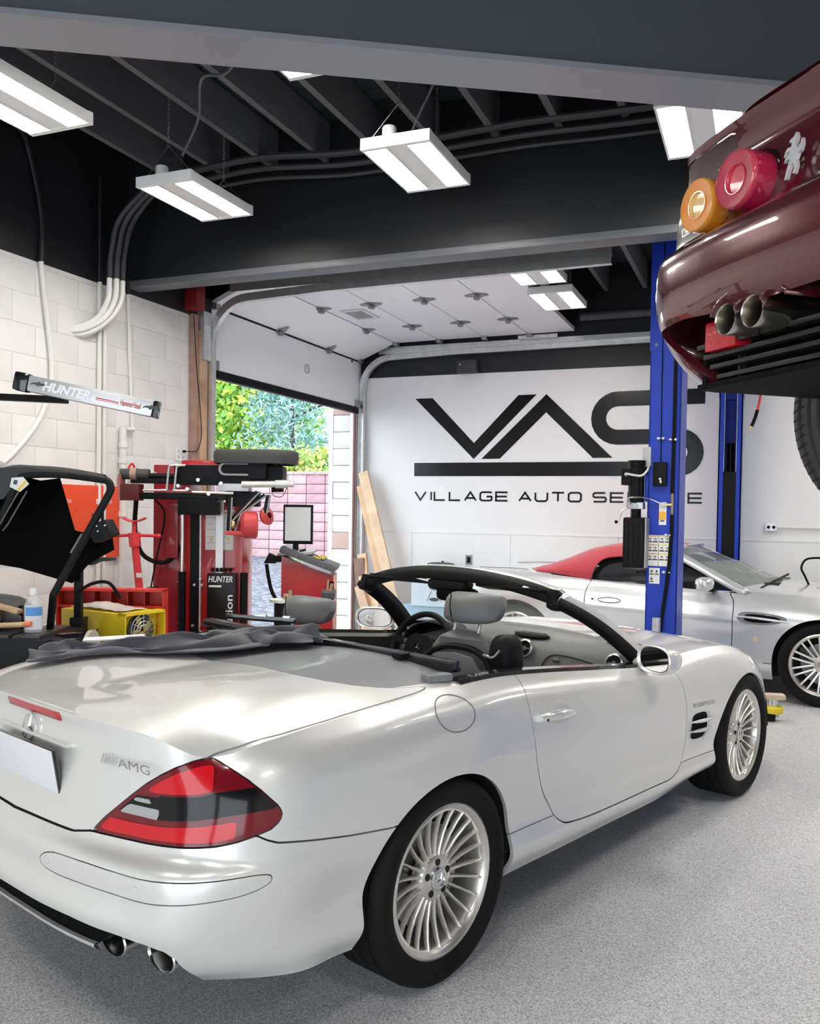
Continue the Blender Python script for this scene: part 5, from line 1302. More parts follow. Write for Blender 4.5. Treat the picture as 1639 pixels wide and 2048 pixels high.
MB().bb(.35, 2.1, -.70, .70, .6, .80).build('cabin_interior', leather_d, AX)
MB().bb(1.75, 2.05, -.68, .68, .78, .89, bev=.03).build('dashboard', leather_d, AX)
for y in (-.36, .36):
    MB().box((.98, y, .90), (.16, .46, .42), rot=(0, R(-14), 0), bev=.06).build('seat', mat('red_leather', (.28, .025, .03), .5), AX)
for sg in (-1, 1):
    mb = MB(); G = []
    for x in np.linspace(.68, 1.96, 20):
        zb_ = np.interp(x, [.66, 1.36, 1.96], [.90, .875, .86]); zt = np.interp(x, [.68, .735, .80, .95, 1.30, 1.96], [.95, 1.07, 1.11, 1.13, 1.13, .87])
        G.append([(x, sg*(.772-.155*(z-.88)/.25-.005), z) for z in np.linspace(zb_-.02, zt, 6)])
    mb.grid(G); mb.build('side_window', dglass, AX, 60)
    P_ = cr_path([(1.20, .635, 1.200), (1.40, .645, 1.165), (1.62, .69, 1.065), (1.84, .745, .955), (2.02, .785, .872)], 5)
    mb = MB(); mb.grid([[(p[0]+.03, sg*(p[1]-.035), p[2]+.010), (p[0]+.012, sg*(p[1]+.002), p[2]+.014), (p[0]-.025, sg*(p[1]+.018), p[2]-.012), (p[0]-.04, sg*(p[1]+.012), p[2]-.03)] for p in P_]); mb.build('windscreen_pillar', silver2, AX, 60, solid=.008)
    bp_ = [(x, sg*np.interp(x, [.66, 1.2, 1.6, 1.96], [.79, .785, .785, .765]), np.interp(x, [.66, 1.15, 1.6, 1.96], [.913, .893, .874, .872])) for x in np.linspace(.66, 1.96, 14)]
    MB().tube(bp_, .007, 6).build('belt_trim', chrome(), AX)
    c = Vector((1.70, sg*.945, .935))
    mb = MB(); mb.ell(c, (.075, .105, .058), 18, 12, .8, .8); ms = mb.build('door_mirror', silver2, AX); MB().box(c+Vector((.05, -sg*.10, -.055)), (.05, .13, .02), bev=.006).build('mirror_foot', black(), ms); MB().ell(c+Vector((-.045, 0, -.005)), (.03, .09, .047), 14, 8).build('mirror_back', black(), ms)
    # handle, lock, vent with strake, marker
    yv = .912*sg
    def apt(x, z, out=0.):
        i = np.argmin(np.abs(AG[:, 10, 0]-x)); c_ = AG[i, :36]; j = np.argsort(c_[:, 2]); return Vector((x, sg*(np.interp(z, c_[j, 2], c_[j, 1])+out), z))
    MB().tube([apt(.82+.10*math.cos(a)*1.0+.06, .745+.022*math.sin(a), .002) for a in [2*PI*i/32 for i in range(32)]], .003, 6, True).build('handle_outline', gapm_, AX)
    MB().cyl(apt(.73, .745, .001), apt(.73, .745, .003), .012, n=12).build('door_lock', gapm_, AX)
    vv = cr_path([(1.955, .675), (1.985, .715), (2.10, .722), (2.28, .708), (2.335, .675), (2.22, .632), (2.05, .625), (1.975, .645)], 3, True)
    vt = MB(); vt.add([apt(a, b, .003) for a, b in vv], [list(range(len(vv)))]); vt = vt.build('side_vent', mat('vent_grey', (.22, .22, .23), .4), AX, fix=False)
    vi = [(2.15+(a-2.15)*.74, .675+(b-.675)*.66) for a, b in vv]; q = MB(); q.add([apt(a, b, .005) for a, b in vi], [list(range(len(vi)))]); q.build('vent_mesh', mat('vent_black'), vt, fix=False)
    MB().tube([apt(1.94, .682, .006), apt(2.1, .678, .016), apt(2.25, .668, .016), apt(2.35, .660, .004)], lambda t: .007+.003*math.sin(PI*t), 8, smooth=4).build('vent_strake', silver2, vt)
    MB().cyl(apt(2.10, .50, .0), apt(2.10, .50, .006), .022, n=18).build('side_marker', mat('marker_amber', (.65, .55, .42), .2, coat=1.), AX)
    MB().tube([apt(x, .312, .001) for x in (2.16, 2.20, 2.225)], .003, 6).build('bumper_seam', gapm_, AX)
G = [[(2.20-.36*(y/.78)**2+( (1.36-.05*(y/.64)**2)-(2.20-.36*(y/.78)**2))*t, y*(1-.17*t), .938-.06*(y/.78)**2+((1.225-.03*(y/.78)**2)-(.938-.06*(y/.78)**2))*t+.018*math.sin(PI*t)) for t in np.linspace(0, 1, 10)] for y in np.linspace(-.76, .76, 25)]
MB().grid(G).build('windscreen', wsg, AX, 180)
MB().bb(1.33, 1.40, -.62, .62, 1.195, 1.225, bev=.01).build('screen_header', silver2, AX)
mb = MB()
for y0, y1 in ((-.62, .05), (-.05, .55)): mb.tube([(2.10, y0, .90), (2.17, (y0+y1)/2, .945), (2.19, y1, .955)], .011, 6, smooth=4)
mb.build('wiper', black(), AX)
MB().box((2.16, 0, .925), (.12, .9, .012), bev=.004).build('cowl_grille', black(), AX)
for sg in (-1, 1): MB().box((2.75, sg*.36, np.interp(2.75, [2.62, 2.95], [.90, .85])-.012), (.50, .012, .012), rot=(0, R(8), 0)).build('bonnet_vent', mat('vent_grey'), AX)
MB().tube([(-.55, -.5, .955), (-.35, -.58, .962), (-.1, -.62, .968), (.02, -.64, .962)], .003, 5, smooth=4).build('boot_seam', gapm_, AX)
MB().tube([(-.55, .5, .955), (-.35, .58, .962), (-.1, .62, .968)], .003, 5, smooth=4).build('boot_seam', gapm_, AX)
# ---------- burgundy car raised on a lift, rear corner in view ----------
burg = mat('burgundy_paint', (.085, .008, .014), .22, .25, coat=1., coat_rough=.015)
FH = R(40); _f = Vector((math.cos(FH), math.sin(FH), 0)); _l = Vector((-math.sin(FH), math.cos(FH), 0))
w0 = Vector((-.0853, 2.258, 2.325))          # centre of the red lamp
LIFT = w0.z-.765
FE = thing('raised_car', 'burgundy sports car raised high on a lift at the right edge, seen from its tail', 'car')
_o = w0-_l*.50+_f*.062; FE.location = (_o.x, _o.y, LIFT); FE.rotation_euler = (0, 0, FH)
lz = [.295, .36, .43, .50, .58, .655, .70, .78, .87, .945]
def frow(xs, ys, zs=lz): return [(xs[i], ys[i], zs[i]) for i in range(10)]
frows = [frow([.02, -.02, -.075, -.100, -.105, -.092, -.012, .004, .022, -.012], [0]*10),
         frow([.02, -.02, -.072, -.097, -.102, -.089, -.010, .006, .024, -.010], [.35]*10),
         frow([.03, -.01, -.055, -.080, -.085, -.072, .0, .012, .03, -.002], [.58, .60, .62, .62, .62, .62, .64, .64, .63, .62]),
         frow([.05, .01, -.015, -.040, -.045, -.032, .03, .035, .05, .025], [.74, .79, .83, .845, .85, .85, .875, .87, .85, .82], lz[:9]+[.940]),
         frow([.11, .08, .06, .045, .045, .055, .09, .09, .10, .10], [.79, .86, .91, .93, .935, .935, .935, .925, .895, .845], lz[:8]+[.862, .925]),
         frow([.24, .22, .20, .19, .19, .20, .22, .22, .23, .24], [.80, .88, .93, .948, .955, .955, .952, .94, .905, .84], [.30, .36, .43, .50, .58, .655, .70, .78, .855, .912]),
         frow([.55]*10, [.78, .87, .92, .935, .945, .947, .945, .93, .88, .79], [.30, .36, .43, .52, .60, .67, .72, .79, .86, .915]),
         frow([.95]*10, [.78, .88, .93, .945, .955, .957, .952, .935, .885, .79], [.20, .30, .42, .52, .60, .67, .73, .80, .87, .925]),
         frow([1.4]*10, [.76, .86, .90, .915, .92, .92, .915, .90, .86, .78], [.18, .28, .40, .50, .58, .65, .71, .77, .82, .86]),
         frow([2.2]*10, [.76, .84, .865, .875, .88, .88, .875, .86, .82, .75], [.17, .27, .38, .48, .55, .61, .66, .71, .75, .79]),
         frow([3.3]*10, [.76, .86, .89, .90, .90, .895, .88, .85, .80, .72], [.17, .26, .36, .45, .52, .58, .63, .68, .72, .75]),
         frow([3.9]*10, [.72, .80, .83, .84, .84, .83, .81, .77, .71, .62], [.17, .25, .33, .40, .46, .51, .55, .59, .62, .645]),
         frow([4.15, 4.2, 4.22, 4.22, 4.21, 4.19, 4.16, 4.12, 4.07, 4.0], [.35, .40, .42, .42, .42, .42, .41, .40, .38, .35], [.18, .25, .31, .37, .42, .46, .49, .52, .545, .56]),
         frow([4.2, 4.26, 4.28, 4.28, 4.27, 4.25, 4.22, 4.18, 4.12, 4.05], [0]*10, [.18, .25, .31, .37, .42, .46, .49, .52, .545, .56])]
FG = loft(frows, 12, 6); n1, n2 = FG.shape[:2]
FV = FG.reshape(-1, 3); FQ = np.array(grid_faces(n1, n2))[:, ::-1]
lv2 = np.tile(np.linspace(0, 9, n2), n1); fu = np.repeat(np.linspace(0, len(frows)-1, n1), n2)
FV = np.concatenate([FV, fu[:, None], lv2[:, None]], 1)
def arch3(V, c, a, zc): 
    ds, dz = V[:, 0]-c, V[:, 2]-zc; e = np.sqrt(ds**2+np.maximum(dz, 0)**2)-a; e = np.where(dz > 0, e, np.abs(ds)-a); return np.where(V[:, 1] > .5, e, 1.)
W, P = clip(FV, FQ, arch3(FV, .80, .36, .33), False); W, P = clip(W, P, arch3(W, 3.35, .35, .30), False)
# cut the lower tail open between the fangs
cut = lambda V: np.where(V[:, 0] < .5, np.maximum(V[:, 2]-(.447+.02*np.clip((V[:, 1]-.5)/.2, 0, 1)), V[:, 1]-(.66+.28*np.clip((V[:, 2]-.30)/.2, 0, 1))), 1.)
W, P = clip(W, P, cut(W), False)
# lamp panel region is separate and darker
LP = [(1.92, 6.1), (1.92, 8.75), (3.0, 8.75), (3.85, 8.6), (4.25, 8.0), (4.3, 6.3), (4.1, 6.05)]
lamp = lambda V: psdf(LP, V[:, 3], V[:, 4])*.1
lp_ = clip(W, P, lamp(W)+.0005); W, P = clip(W, P, lamp(W)-.0005, False)
bump = clip(W, P, np.maximum(W[:, 4]-5.35, W[:, 3]-5.2)); rest_ = clip(W, P, np.minimum(W[:, 4]-5.42, 9.) if False else np.where(W[:, 3] < 5.2, W[:, 4]-5.35, 1.), False)
panel('rear_bumper', [LF(bump), RT(bump)], burg, FE, thick=.02, smooth=40)
panel('body', [LF(rest_), RT(rest_)], burg, FE, thick=.015, smooth=40)
burg_d = mat('burgundy_satin', (.035, .005, .008), .35, coat=.4)
for S_ in (LF, RT):
    q = lp_[0].copy(); q[:, 0] += .004; panel('lamp_panel', [S_((q, lp_[1]))], burg_d, FE, thick=0)
# engine cover / roof
rows = []
for x, zc, hw_, zs in ((-.012, .955, .60, .945), (.25, .955, .72, .935), (.6, .965, .77, .915), (1.0, 1.0, .78, .922), (1.35, 1.10, .775, .87), (1.75, 1.165, .765, .83), (2.2, 1.16, .75, .79), (2.55, 1.03, .74, .785), (2.9, .86, .735, .775), (3.4, .79, .70, .745), (3.85, .69, .63, .66), (4.04, .58, .35, .565)):
    rows.append([(x+.03 if x < 0 else x, hw_, zs), (x, hw_*.86, zs+(zc-zs)*.55), (x, hw_*.6, zs+(zc-zs)*.9), (x, hw_*.3, zs+(zc-zs)*.98), (x, 0, zc)])
TG = loft(rows, 6, 4); TQ = np.array(grid_faces(TG.shape[0], TG.shape[1]))[:, ::-1]; TV = TG.reshape(-1, 3)
panel('roof_and_deck', [(TV, TQ), mirror(TV, TQ)], burg, FE, thick=.0, smooth=50)
# round lamps
def round_lamp(y, z, r, d, m1, m2, m3, x0=-.0):
    c = Vector((x0+d, y, z)); ax = (-1, 0, 0)
    mb = MB(); mb.lathe([(r*1.12, -.03), (r*1.12, .012), (r*1.05, .020), (r*.98, .015)], c, ax, 40); o = mb.build('lamp_seal', blackgloss(), FE)
    mb = MB(); mb.lathe([(r*.99, 0), (r, d*.4), (r, d-.010), (r*.975, d-.002), (r*.94, d), (r*.48, d-.004)], c, ax, 48); mb.build('lamp_lens', m1, o)
    mb = MB(); mb.lathe([(r*.48, d-.004), (r*.44, d-.008), (0, d-.008)], c, ax, 32); mb.build('lamp_centre', m2, o)
    mb = MB(); mb.lathe([(r*1.003, d-.014), (r*1.006, d-.009), (r*.985, d-.001), (r*.955, d+.0015), (r*.945, d+.0005)], c, ax, 48); mb.build('lamp_rim', m3, o)
    mb = MB(); mb.lathe([(r*.50, d-.005), (r*.515, d-.001), (r*.485, d-.001), (r*.47, d-.006)], c, ax, 32); mb.build('lamp_ring', m3, o)
l_red = mat('lamp_red', (.42, .012, .055), .16, coat=1., bump=.12, bscale=500); l_redc = mat('lamp_red_centre', (.50, .02, .045), .3, coat=.2)
l_amb = mat('lamp_amber', (.72, .24, .015), .18, coat=1., bump=.12, bscale=500); l_ambc = mat('lamp_amber_centre', (.70, .46, .18), .4, coat=.2)
for sg in (-1, 1):
    round_lamp(sg*.51, .765, .070, .085, l_red, l_redc, mat('lamp_red_rim', (.55, .05, .09), .1, coat=1.), -.062)
    round_lamp(sg*.682, .760, .068, .075, l_amb, l_ambc, mat('lamp_amber_rim', (.80, .34, .05), .1, coat=1.), -.045)
# prancing emblem
hp = [(-.018, -.062), (-.010, -.062), (-.006, -.040), (.004, -.020), (.010, -.022), (.018, -.038), (.012, -.052), (.020, -.056), (.026, -.034), (.020, -.014), (.026, .0), (.036, .004), (.040, .022), (.036, .040), (.031, .022), (.024, .014), (.018, .022), (.012, .034), (.016, .050), (.010, .066), (.004, .056), (-.012, .050), (-.014, .043), (-.002, .042), (-.004, .028), (-.018, .030), (-.026, .022), (-.030, .006), (-.024, .008), (-.020, .020), (-.008, .018), (-.010, .006), (-.022, .002), (-.028, -.010), (-.021, -.008), (-.012, -.004), (-.004, -.008), (-.012, -.030)]
MB().prism([(a*.8, b*.8) for a, b in hp], (-.012, .365, .770), (0, -1, 0), (.1, 0, 1), (-.010, 0, 0)).build('horse_emblem', mat('emblem_silver', (.85, .85, .85), .25, .5), FE)
# lower valance: slats, fog lamp, exhausts, tray
tray = mat('undertray_black', (.005, .005, .006), .7, spec=.08)
MB().bb(.10, .14, -.70, .70, .29, .50).build('valance_back', tray, FE)
MB().bb(.0, .42, -.72, .72, .285, .30).build('undertray', tray, FE)
for sg in (-1, 1): MB().bb(.02, .42, sg*.72-.008, sg*.72+.008, .29, .42).build('tray_side', tray, FE)
slat_m = mat('slat_black', (.018, .018, .019), .35, spec=.3)
for k, z in enumerate((.392, .366, .340, .314)):
    MB().box((-.005+.01*k, 0, z), (.03, 1.40-.03*k, .012), bev=.003).build('grille_slat', slat_m, FE)
for y in (-.62, -.2, .2, .58): MB().box((.03, y, .35), (.02, .008, .10)).build('grille_bar', slat_m, FE)
for sg in (-1, 1):
    MB().box((.0, sg*.60, .412), (.05, .12, .075), bev=.008).build('fog_lamp', mat('fog_red', (.50, .006, .02), .25, coat=.3, bump=.3, bscale=90), FE)
    mb = MB(); G = []
    for t in np.linspace(0, PI, 13): G.append([(-.088, sg*.425+.13*math.cos(t), .44+.055*math.sin(t)), (.06, sg*.425+.13*math.cos(t), .44+.055*math.sin(t))])
    MB().grid(G).build('exhaust_surround', burg, FE, solid=.004)
    for yy in (.475, .382):
        c = Vector((-.105, sg*yy, .418)); mb = MB(); mb.lathe([(.035, .30), (.036, .02), (.0375, .003), (.0365, -.001), (.034, .003), (.033, .05), (.032, .25)], c, (1, 0, 0), 32); et = mb.build('exhaust_tip', mat('exhaust_worn', (.55, .52, .46), .25, 1., var=.15, vscale=30), FE)
        MB().cyl(c+Vector((.12, 0, 0)), c+Vector((.125, 0, 0)), .033, n=20).build('exhaust_bore', ex_in, et)
        MB().cyl(c+Vector((.18, 0, 0)), c+Vector((.21, 0, 0)), .042, n=20).build('exhaust_clamp', black(), et)
MB().cyl((.25, -.6, .40), (.25, .6, .40), .10, n=20).build('silencer', mat('silencer_steel', (.25, .23, .21), .4, .9), FE)
MB().bb(1.2, 3.0, -.68, .68, .20, .26).build('floor_pan', tray, FE)
# wheels hang down a little
tyre_w = mat('tyre_worn', (.045, .045, .046), .7, bump=.2, bscale=90)
for xc, hw_, R_ in ((.80, .125, .325), (3.35, .11, .31)):
    for sy in (-1, 1):
        mb = MB(); mb.lathe(make_tyre(R_, .235, hw_, grooves=5), (0, 0, 0), (0, sy, 0), 72); t = mb.build('tyre', tyre_w, FE, 40); t.location = (xc, sy*.80, .27)
        # slanted tread sipes
        mb = MB()
        for k in range(72):
            a = 2*PI*k/72
            for s_, off in ((-1, 0.), (1, .5)):
                b0 = a+off*2*PI/72
                p = Vector(((R_+.0005)*math.cos(b0), s_*hw_*.48, (R_+.0005)*math.sin(b0))); q = Vector(((R_-.002)*math.cos(b0+.05), s_*hw_*.82, (R_-.002)*math.sin(b0+.05)))
                mb.beam(p, q, .004, .002, up=(math.cos(b0), 0, math.sin(b0)))
        mb.build('tread_sipes', gapm_, t)['kind'] = 'stuff'
        mb = MB(); mb.lathe([(.235, -hw_*.8), (.21, 0), (.215, hw_*.6), (.236, hw_*.85)], (0, 0, 0), (0, sy, 0), 40)
        for k in range(5): a = 2*PI*k/5; mb.beam((0, sy*hw_*.5, 0), (.225*math.cos(a), sy*hw_*.6, .225*math.sin(a)), .055, .025, up=(0, 1, 0), bev=.006)
        rm_ = mb.build('rim', alloy, FE); rm_.location = (xc, sy*.80, .27)
# ---------- blue two-post lifts ----------
blue = mat('lift_blue', (.012, .045, .42), .4, spec=.35); sticker = mat('decal_white', (.82, .82, .80), .45)
def lift_post(label, loc, rz, group, face=-1):
    """column: C section open towards +y (inner side); closed back face towards -y"""
    t = thing('lift_post', label, 'lift post', loc, rz, group)
    W, Dp, H = .225, .26, 3.60
    mb = MB(); mb.bb(-W/2, W/2, 0, .012, 0, H); mb.bb(-W/2, -W/2+.012, 0, Dp, 0, H); mb.bb(W/2-.012, W/2, 0, Dp, 0, H); mb.bb(-W/2, -W/2+.05, Dp-.012, Dp, 0, H); mb.bb(W/2-.05, W/2, Dp-.012, Dp, 0, H)
    mb.build('column', blue, t)
    MB().bb(-.22, .22, .0 if loc[1] > 9 else -.10, .33, 0, .02).build('base_plate', blue, t)
    MB().bb(-W/2-.004, W/2+.004, -.006 if loc[1] < 9 else 0, Dp*.5, 2.70, H-.1).bb(-W/2-.004, -W/2, 0, Dp+.004, 2.70, H-.1).bb(W/2, W/2+.004, 0, Dp+.004, 2.70, H-.1).build('column_sleeve', blue, t)
    MB().bb(-W/2+.03, W/2-.03, .03, Dp-.02, .04, 1.95).build('carriage', blackm(), t)
    MB().cyl((0, .11, 1.95), (0, .11, 2.25), .035, n=14).build('cylinder', blackm(), t)
    for x in (-.06, .06): MB().cyl((x, Dp-.03, .9), (x, Dp-.03, 3.5), .005, n=6).build('lift_cable', mat('cable_white', (.75, .75, .75), .4), t)
    for x in (-.07, .07): MB().cyl((x, -.012, 2.74), (x, -.004, 2.74), .013, n=10).build('bolt', chrome(), t)
    return t
P1 = lift_post('blue lift post with power unit and instruction decals, in front of the soft-top car', (-.70, 6.60, 0), R(-4), 'blue lift posts')
P2 = lift_post('blue lift post against the far wall behind the soft-top car', (-.36, 9.75, 0), R(180), 'blue lift posts')
# things on the front post
pu = MB(); pu.box((-.185, -.045, 1.30), (.155, .15, .37), bev=.02); pw = pu.build('oil_tank', black(), P1)
for k in range(4): MB().bb(-.245+.036*k, -.225+.036*k, -.126, -.118, 1.15, 1.44, bev=.003).build('tank_rib', blackm(), pw)
MB().bb(-.105, -.095, -.11, .03, 1.12, 1.48).build('tank_edge', mat('tank_grey', (.35, .35, .36), .4), pw)
MB().cyl((-.185, -.045, 1.48), (-.185, -.045, 1.545), .038, n=16).build('pump_neck', black(), P1)
MB().box((-.185, -.05, 1.57), (.12, .10, .05), bev=.006).build('valve_block', mat('alu_block', (.45, .45, .46), .35, .8), P1)
for k in (-.03, .02): MB().cyl((-.185+k, -.10, 1.57), (-.185+k, -.112, 1.57), .011, n=10).build('valve_plug', chrome(), P1)
MB().cyl((-.185, -.045, 1.59), (-.185, -.045, 1.86), .058, n=20).build('pump_motor', black(), P1)
MB().box((-.25, -.05, 1.78), (.07, .10, .12), bev=.006).build('switch_box', black(), P1)
for k in range(6): MB().box((-.185+.052*math.cos(k*1.05+.3), -.045+.052*math.sin(k*1.05+.3), 1.74), (.01, .01, .20)).build('motor_fin', blackgloss(), P1)
MB().cyl((-.185, -.045, 1.86), (-.185, -.045, 1.90), .064, n=20).build('motor_cap', black(), P1)
MB().tube([(-.25, -.10, 1.79), (-.24, -.13, 1.80), (-.14, -.13, 1.785), (-.10, -.11, 1.82), (-.10, -.04, 1.86)], .008, 8, smooth=5).build('conduit_loop', mat('cable_light', (.6, .6, .58), .4), P1)
MB().box((-.12, .02, 1.93), (.06, .08, .14), bev=.006).build('electrical_box', mat('box_grey', (.45, .46, .46), .45), P1)
MB().tube([(-.235, -.10, 1.55), (-.27, -.11, 1.53), (-.285, -.115, 1.48), (-.305, -.12, 1.455)], .006, 6, smooth=5).build('release_lever', steel(), P1)
MB().ell((-.31, -.12, 1.45), (.013, .013, .013)).build('lever_knob', black(), P1)
MB().bb(-.13, -.105, -.02, .10, 1.60, 1.80).build('mount_bracket', blue, P1)
MB().tube([(-.21, -.10, 1.58), (-.22, -.14, 1.62), (-.18, -.15, 1.63), (-.10, -.06, 1.625), (0, -.03, 1.585), (.05, -.022, 1.58)], .006, 8, smooth=6).build('steel_pipe', steel(), P1)
br = mat('brass', (.55, .42, .22), .3, .9)
MB().cyl((.03, -.022, 1.58), (.075, -.022, 1.58), .010, n=8).cyl((.068, -.022, 1.51), (.068, -.022, 1.66), .010, n=8).build('brass_tee', br, P1)
cb = MB(); cb.box((-.02, -.03, 1.80), (.095, .05, .175), bev=.008); cb = cb.build('control_box', black(), P1)
MB().ell((-.015, -.058, 1.765), (.009, .006, .009)).ell((-.010, -.058, 1.745), (.007, .006, .012)).build('control_knob', white_p(), cb)
MB().tube([(-.02, -.01, 1.89), (-.022, -.008, 2.05), (-.025, -.008, 2.3), (-.025, -.008, 3.5)], .004, 6).build('thin_cable', blackm(), P1)
MB().tube([(.075, -.02, 3.5), (.072, -.02, 2.6), (.070, -.02, 2.1), (.066, -.02, 1.66)], .013, 8, smooth=4).build('hydraulic_hose', rubber(), P1)
MB().tube([(.068, -.02, 1.51), (.066, -.02, 1.35), (.055, -.02, 1.15), (.035, -.02, .95), (.015, -.025, .78), (.0, -.03, .60), (-.005, -.03, .3)], .013, 8, smooth=6).build('hydraulic_hose', rubber(), P1)
for x, z in ((.062, 2.05), (.045, 1.36), (.035, 1.09), (-.022, 2.06)): MB().ell((x-.016, -.02, z), (.014, .012, .011)).ell((x+.016, -.02, z), (.014, .012, .011)).build('hose_clip', mat('clip_white', (.7, .72, .75), .3, .5), P1)
MB().cyl((-.02, -.05, .60), (-.02, -.05, .76), .03, n=8).build('anchor_sleeve', galv(), P1)
# decals
def decal(x, z, w, h, m=sticker, y=-.0055, name='decal', lab=None):
    o = MB().bb(x-w/2, x+w/2, y, y+.003, z-h/2, z+h/2).build(name, m, P1, 0)
    return o
decal(.0, 1.515, .052, .165); decal(-.002, 1.50, .048, .062, mat('decal_orange', (.80, .42, .05), .45), -.0065); decal(-.002, 1.462, .03, .012, mat('decal_blue', (.05, .12, .35), .45), -.0065); decal(.005, 1.565, .046, .05, mat('decal_grey', (.65, .65, .62), .45), -.0065)
for cx_ in (-.068, .018):
    decal(cx_, 1.245, .082, .225)
    for r_ in range(3):
        z = 1.335-.065*r_
        decal(cx_, z+.016, .078, .007, mat('decal_head_o', (.75, .33, .12), .45) if cx_ < 0 else mat('decal_head_y', (.72, .62, .12), .45), -.0065)
        for q in (-1, 1):
            decal(cx_+q*.02, z-.026, .034, .010, mat('decal_dark', (.06, .06, .06), .45), -.0065); decal(cx_+q*.02, z-.004, .020, .006, mat('decal_dark'), -.0065); decal(cx_+q*.02+.004, z-.008, .004, .018, mat('decal_dark'), -.0065)
decal(-.050, 1.06, .075, .115)
for x, z in ((-.070, 1.092), (-.034, 1.092), (-.070, 1.038)): decal(x, z-.020, .030, .008, mat('decal_dark'), -.0065); decal(x, z, .012, .02, mat('decal_dark'), -.0065)
for k in range(4): decal(-.032, 1.05-.012*k, .028, .003, mat('decal_grey'), -.0065)
# low arm with a yellow screw pad
def arm(t, base, tip, n):
    MB().beam(base, tip, .10, .05, bev=.008).build('lift_arm', blackm(), t)
    tipv = Vector(tip)
    MB().cyl(tipv+Vector((0, 0, .0)), tipv+Vector((0, 0, .045)), .040, n=18).build('pad_socket', mat('pad_grey', (.5, .5, .5), .4, .6), t)
    p = MB(); p.lathe([(.0, .03), (.066, .03), (.070, .045), (.070, .07), (.060, .08), (0, .08)], tipv, (0, 0, 1), 24); p.build('lift_pad', mat('pad_yellow', (.80, .62, .03), .4), t)
    MB().cyl(tipv+Vector((0, 0, .08)), tipv+Vector((0, 0, .135)), .028, n=14).build('pad_screw', galv(), t)
    MB().box(tipv+Vector((0, 0, .15)), (.15, .10, .035), rot=(0, 0, .3), bev=.008).build('wood_block', mat('wood_pale', (.62, .50, .36), .7, var=.15), t)
arm(P1, (.05, .10, .06), (.75, .43, .03), 0)
# air hose end hanging beside the rear post
ah = thing('air_hose', 'short red air hose with black grip hanging beside the rear lift post', 'hose', (-.13, 9.40, 0))
MB().tube([(.02, .0, 3.6), (.06, 0, 3.1), (.05, 0, 2.75), (.02, 0, 2.55)], .012, 8, smooth=6).build('red_length', mat('hose_red'), ah)
MB().tube([(.02, 0, 2.56), (0, 0, 2.48), (-.03, 0, 2.40)], .017, 8).build('grip', rubber(), ah)
MB().cyl((-.03, 0, 2.40), (-.042, 0, 2.36), .010, n=8).build('nozzle', br, ah)
# second lift carrying the raised car, standing outside the picture
fo = Vector((FE.location.x, FE.location.y, 0)); cmid = fo+_f*2.05
for sg, nm in ((1, 'far'), (-1, 'near')):
    p = cmid+_l*(sg*1.48); t = lift_post('blue lift post carrying the raised burgundy car, on its %s side' % nm, (p.x, p.y, 0), FH+(PI if sg > 0 else 0), 'blue lift posts')
    for k, xx in ((1, .62), (-1, -.75)):
        MB().beam((k*.08, .20, LIFT+.10), (-sg*xx, .72, LIFT+.10), .10, .08, bev=.008).build('lift_arm', blue, t)
        MB().cyl((-sg*xx, .72, LIFT+.10), (-sg*xx, .72, LIFT+.20), .05, n=16).build('lift_pad', rubber(), t)
# ---------- shop equipment along the block wall (local x = right, y = away) ----------
VY = YAW
# --- tyre changer ---
TC = thing('tyre_changer', 'tall red tyre changer with black arms and a padded top beside the doorway', 'tyre changer', (-3.605, 4.992, 0), VY)
MB().bb(-.31, -.06, .06, .42, .0, 1.80, bev=.01).build('tower_left', mat('machine_red_dark', (.26, .010, .016), .35, coat=.3), TC)
MB().bb(-.10, .31, .04, .42, .0, 1.55, bev=.008).build('tower', red_m(), TC)
MB().bb(-.12, .15, .05, .40, 1.74, 1.835, bev=.02).build('tower_head', red_m(), TC)
MB().bb(-.25, .42, -.20, .45, .0, .34, bev=.02).build('base', red_m(), TC)
MB().bb(-.21, -.13, .02, .06, 1.16, 1.56, bev=.006).build('side_box', mat('machine_red_dark'), TC)
MB().bb(-.045, .018, .02, .06, .34, 1.56).build('slide_slot', blackm(), TC)
MB().bb(.15, .175, .02, .05, 1.06, 1.56).build('slide_slot', blackm(), TC)
MB().bb(.135, .185, -.0, .02, 1.03, 1.60).bb(.02, .03, .018, .04, .4, 1.5).build('guide_rail', mat('rail_white', (.7, .7, .7), .35, .4), TC)
for x in (-.088, .335):
    MB().cyl((x, -.02, .34), (x, -.02, 1.07), .026, n=14).build('lift_cylinder', black(), TC)
    if x < 0: MB().cyl((x, -.02, 1.07), (x, -.02, 1.60), .012, n=12).build('cylinder_rod', chrome(), TC)
for x, z in ((-.29, 1.74), (-.10, 1.44), (-.115, 1.0), (-.115, .72), (-.27, .93), (.03, 1.02), (.04, .98), (-.01, .98), (.03, .70), (-.02, .70)):
    MB().cyl((x, .0, z), (x, .06, z), .009, n=8).build('bolt', galv(), TC)
for x0, x1 in ((.058, .138), (.182, .248)):
    d_ = MB().bb(x0, x1, .030, .039, 1.22, 1.495).build('warning_decal', sticker, TC, 0)
    MB().bb(x0, x1, .028, .031, 1.47, 1.478).build('decal_stripe', mat('decal_orange2', (.8, .30, .06), .5), d_, 0)
    for k, z in enumerate((1.44, 1.40, 1.36, 1.31, 1.27)): MB().bb(x0+.008, x1-.012-.01*(k % 2), .0285, .031, z-.006, z+.004).build('decal_line', mat('decal_grey'), d_, 0)
    MB().prism([(0, 0), (.024, 0), (.012, .02)], ((x0+x1)/2-.012, .028, 1.285), (1, 0, 0), (0, 0, 1), (0, .003, 0)).build('decal_triangle', mat('decal_yellow', (.8, .6, .05), .5), d_, 0)
cab_m = mat('cabinet_black', (.008, .008, .009), .3, spec=.25)
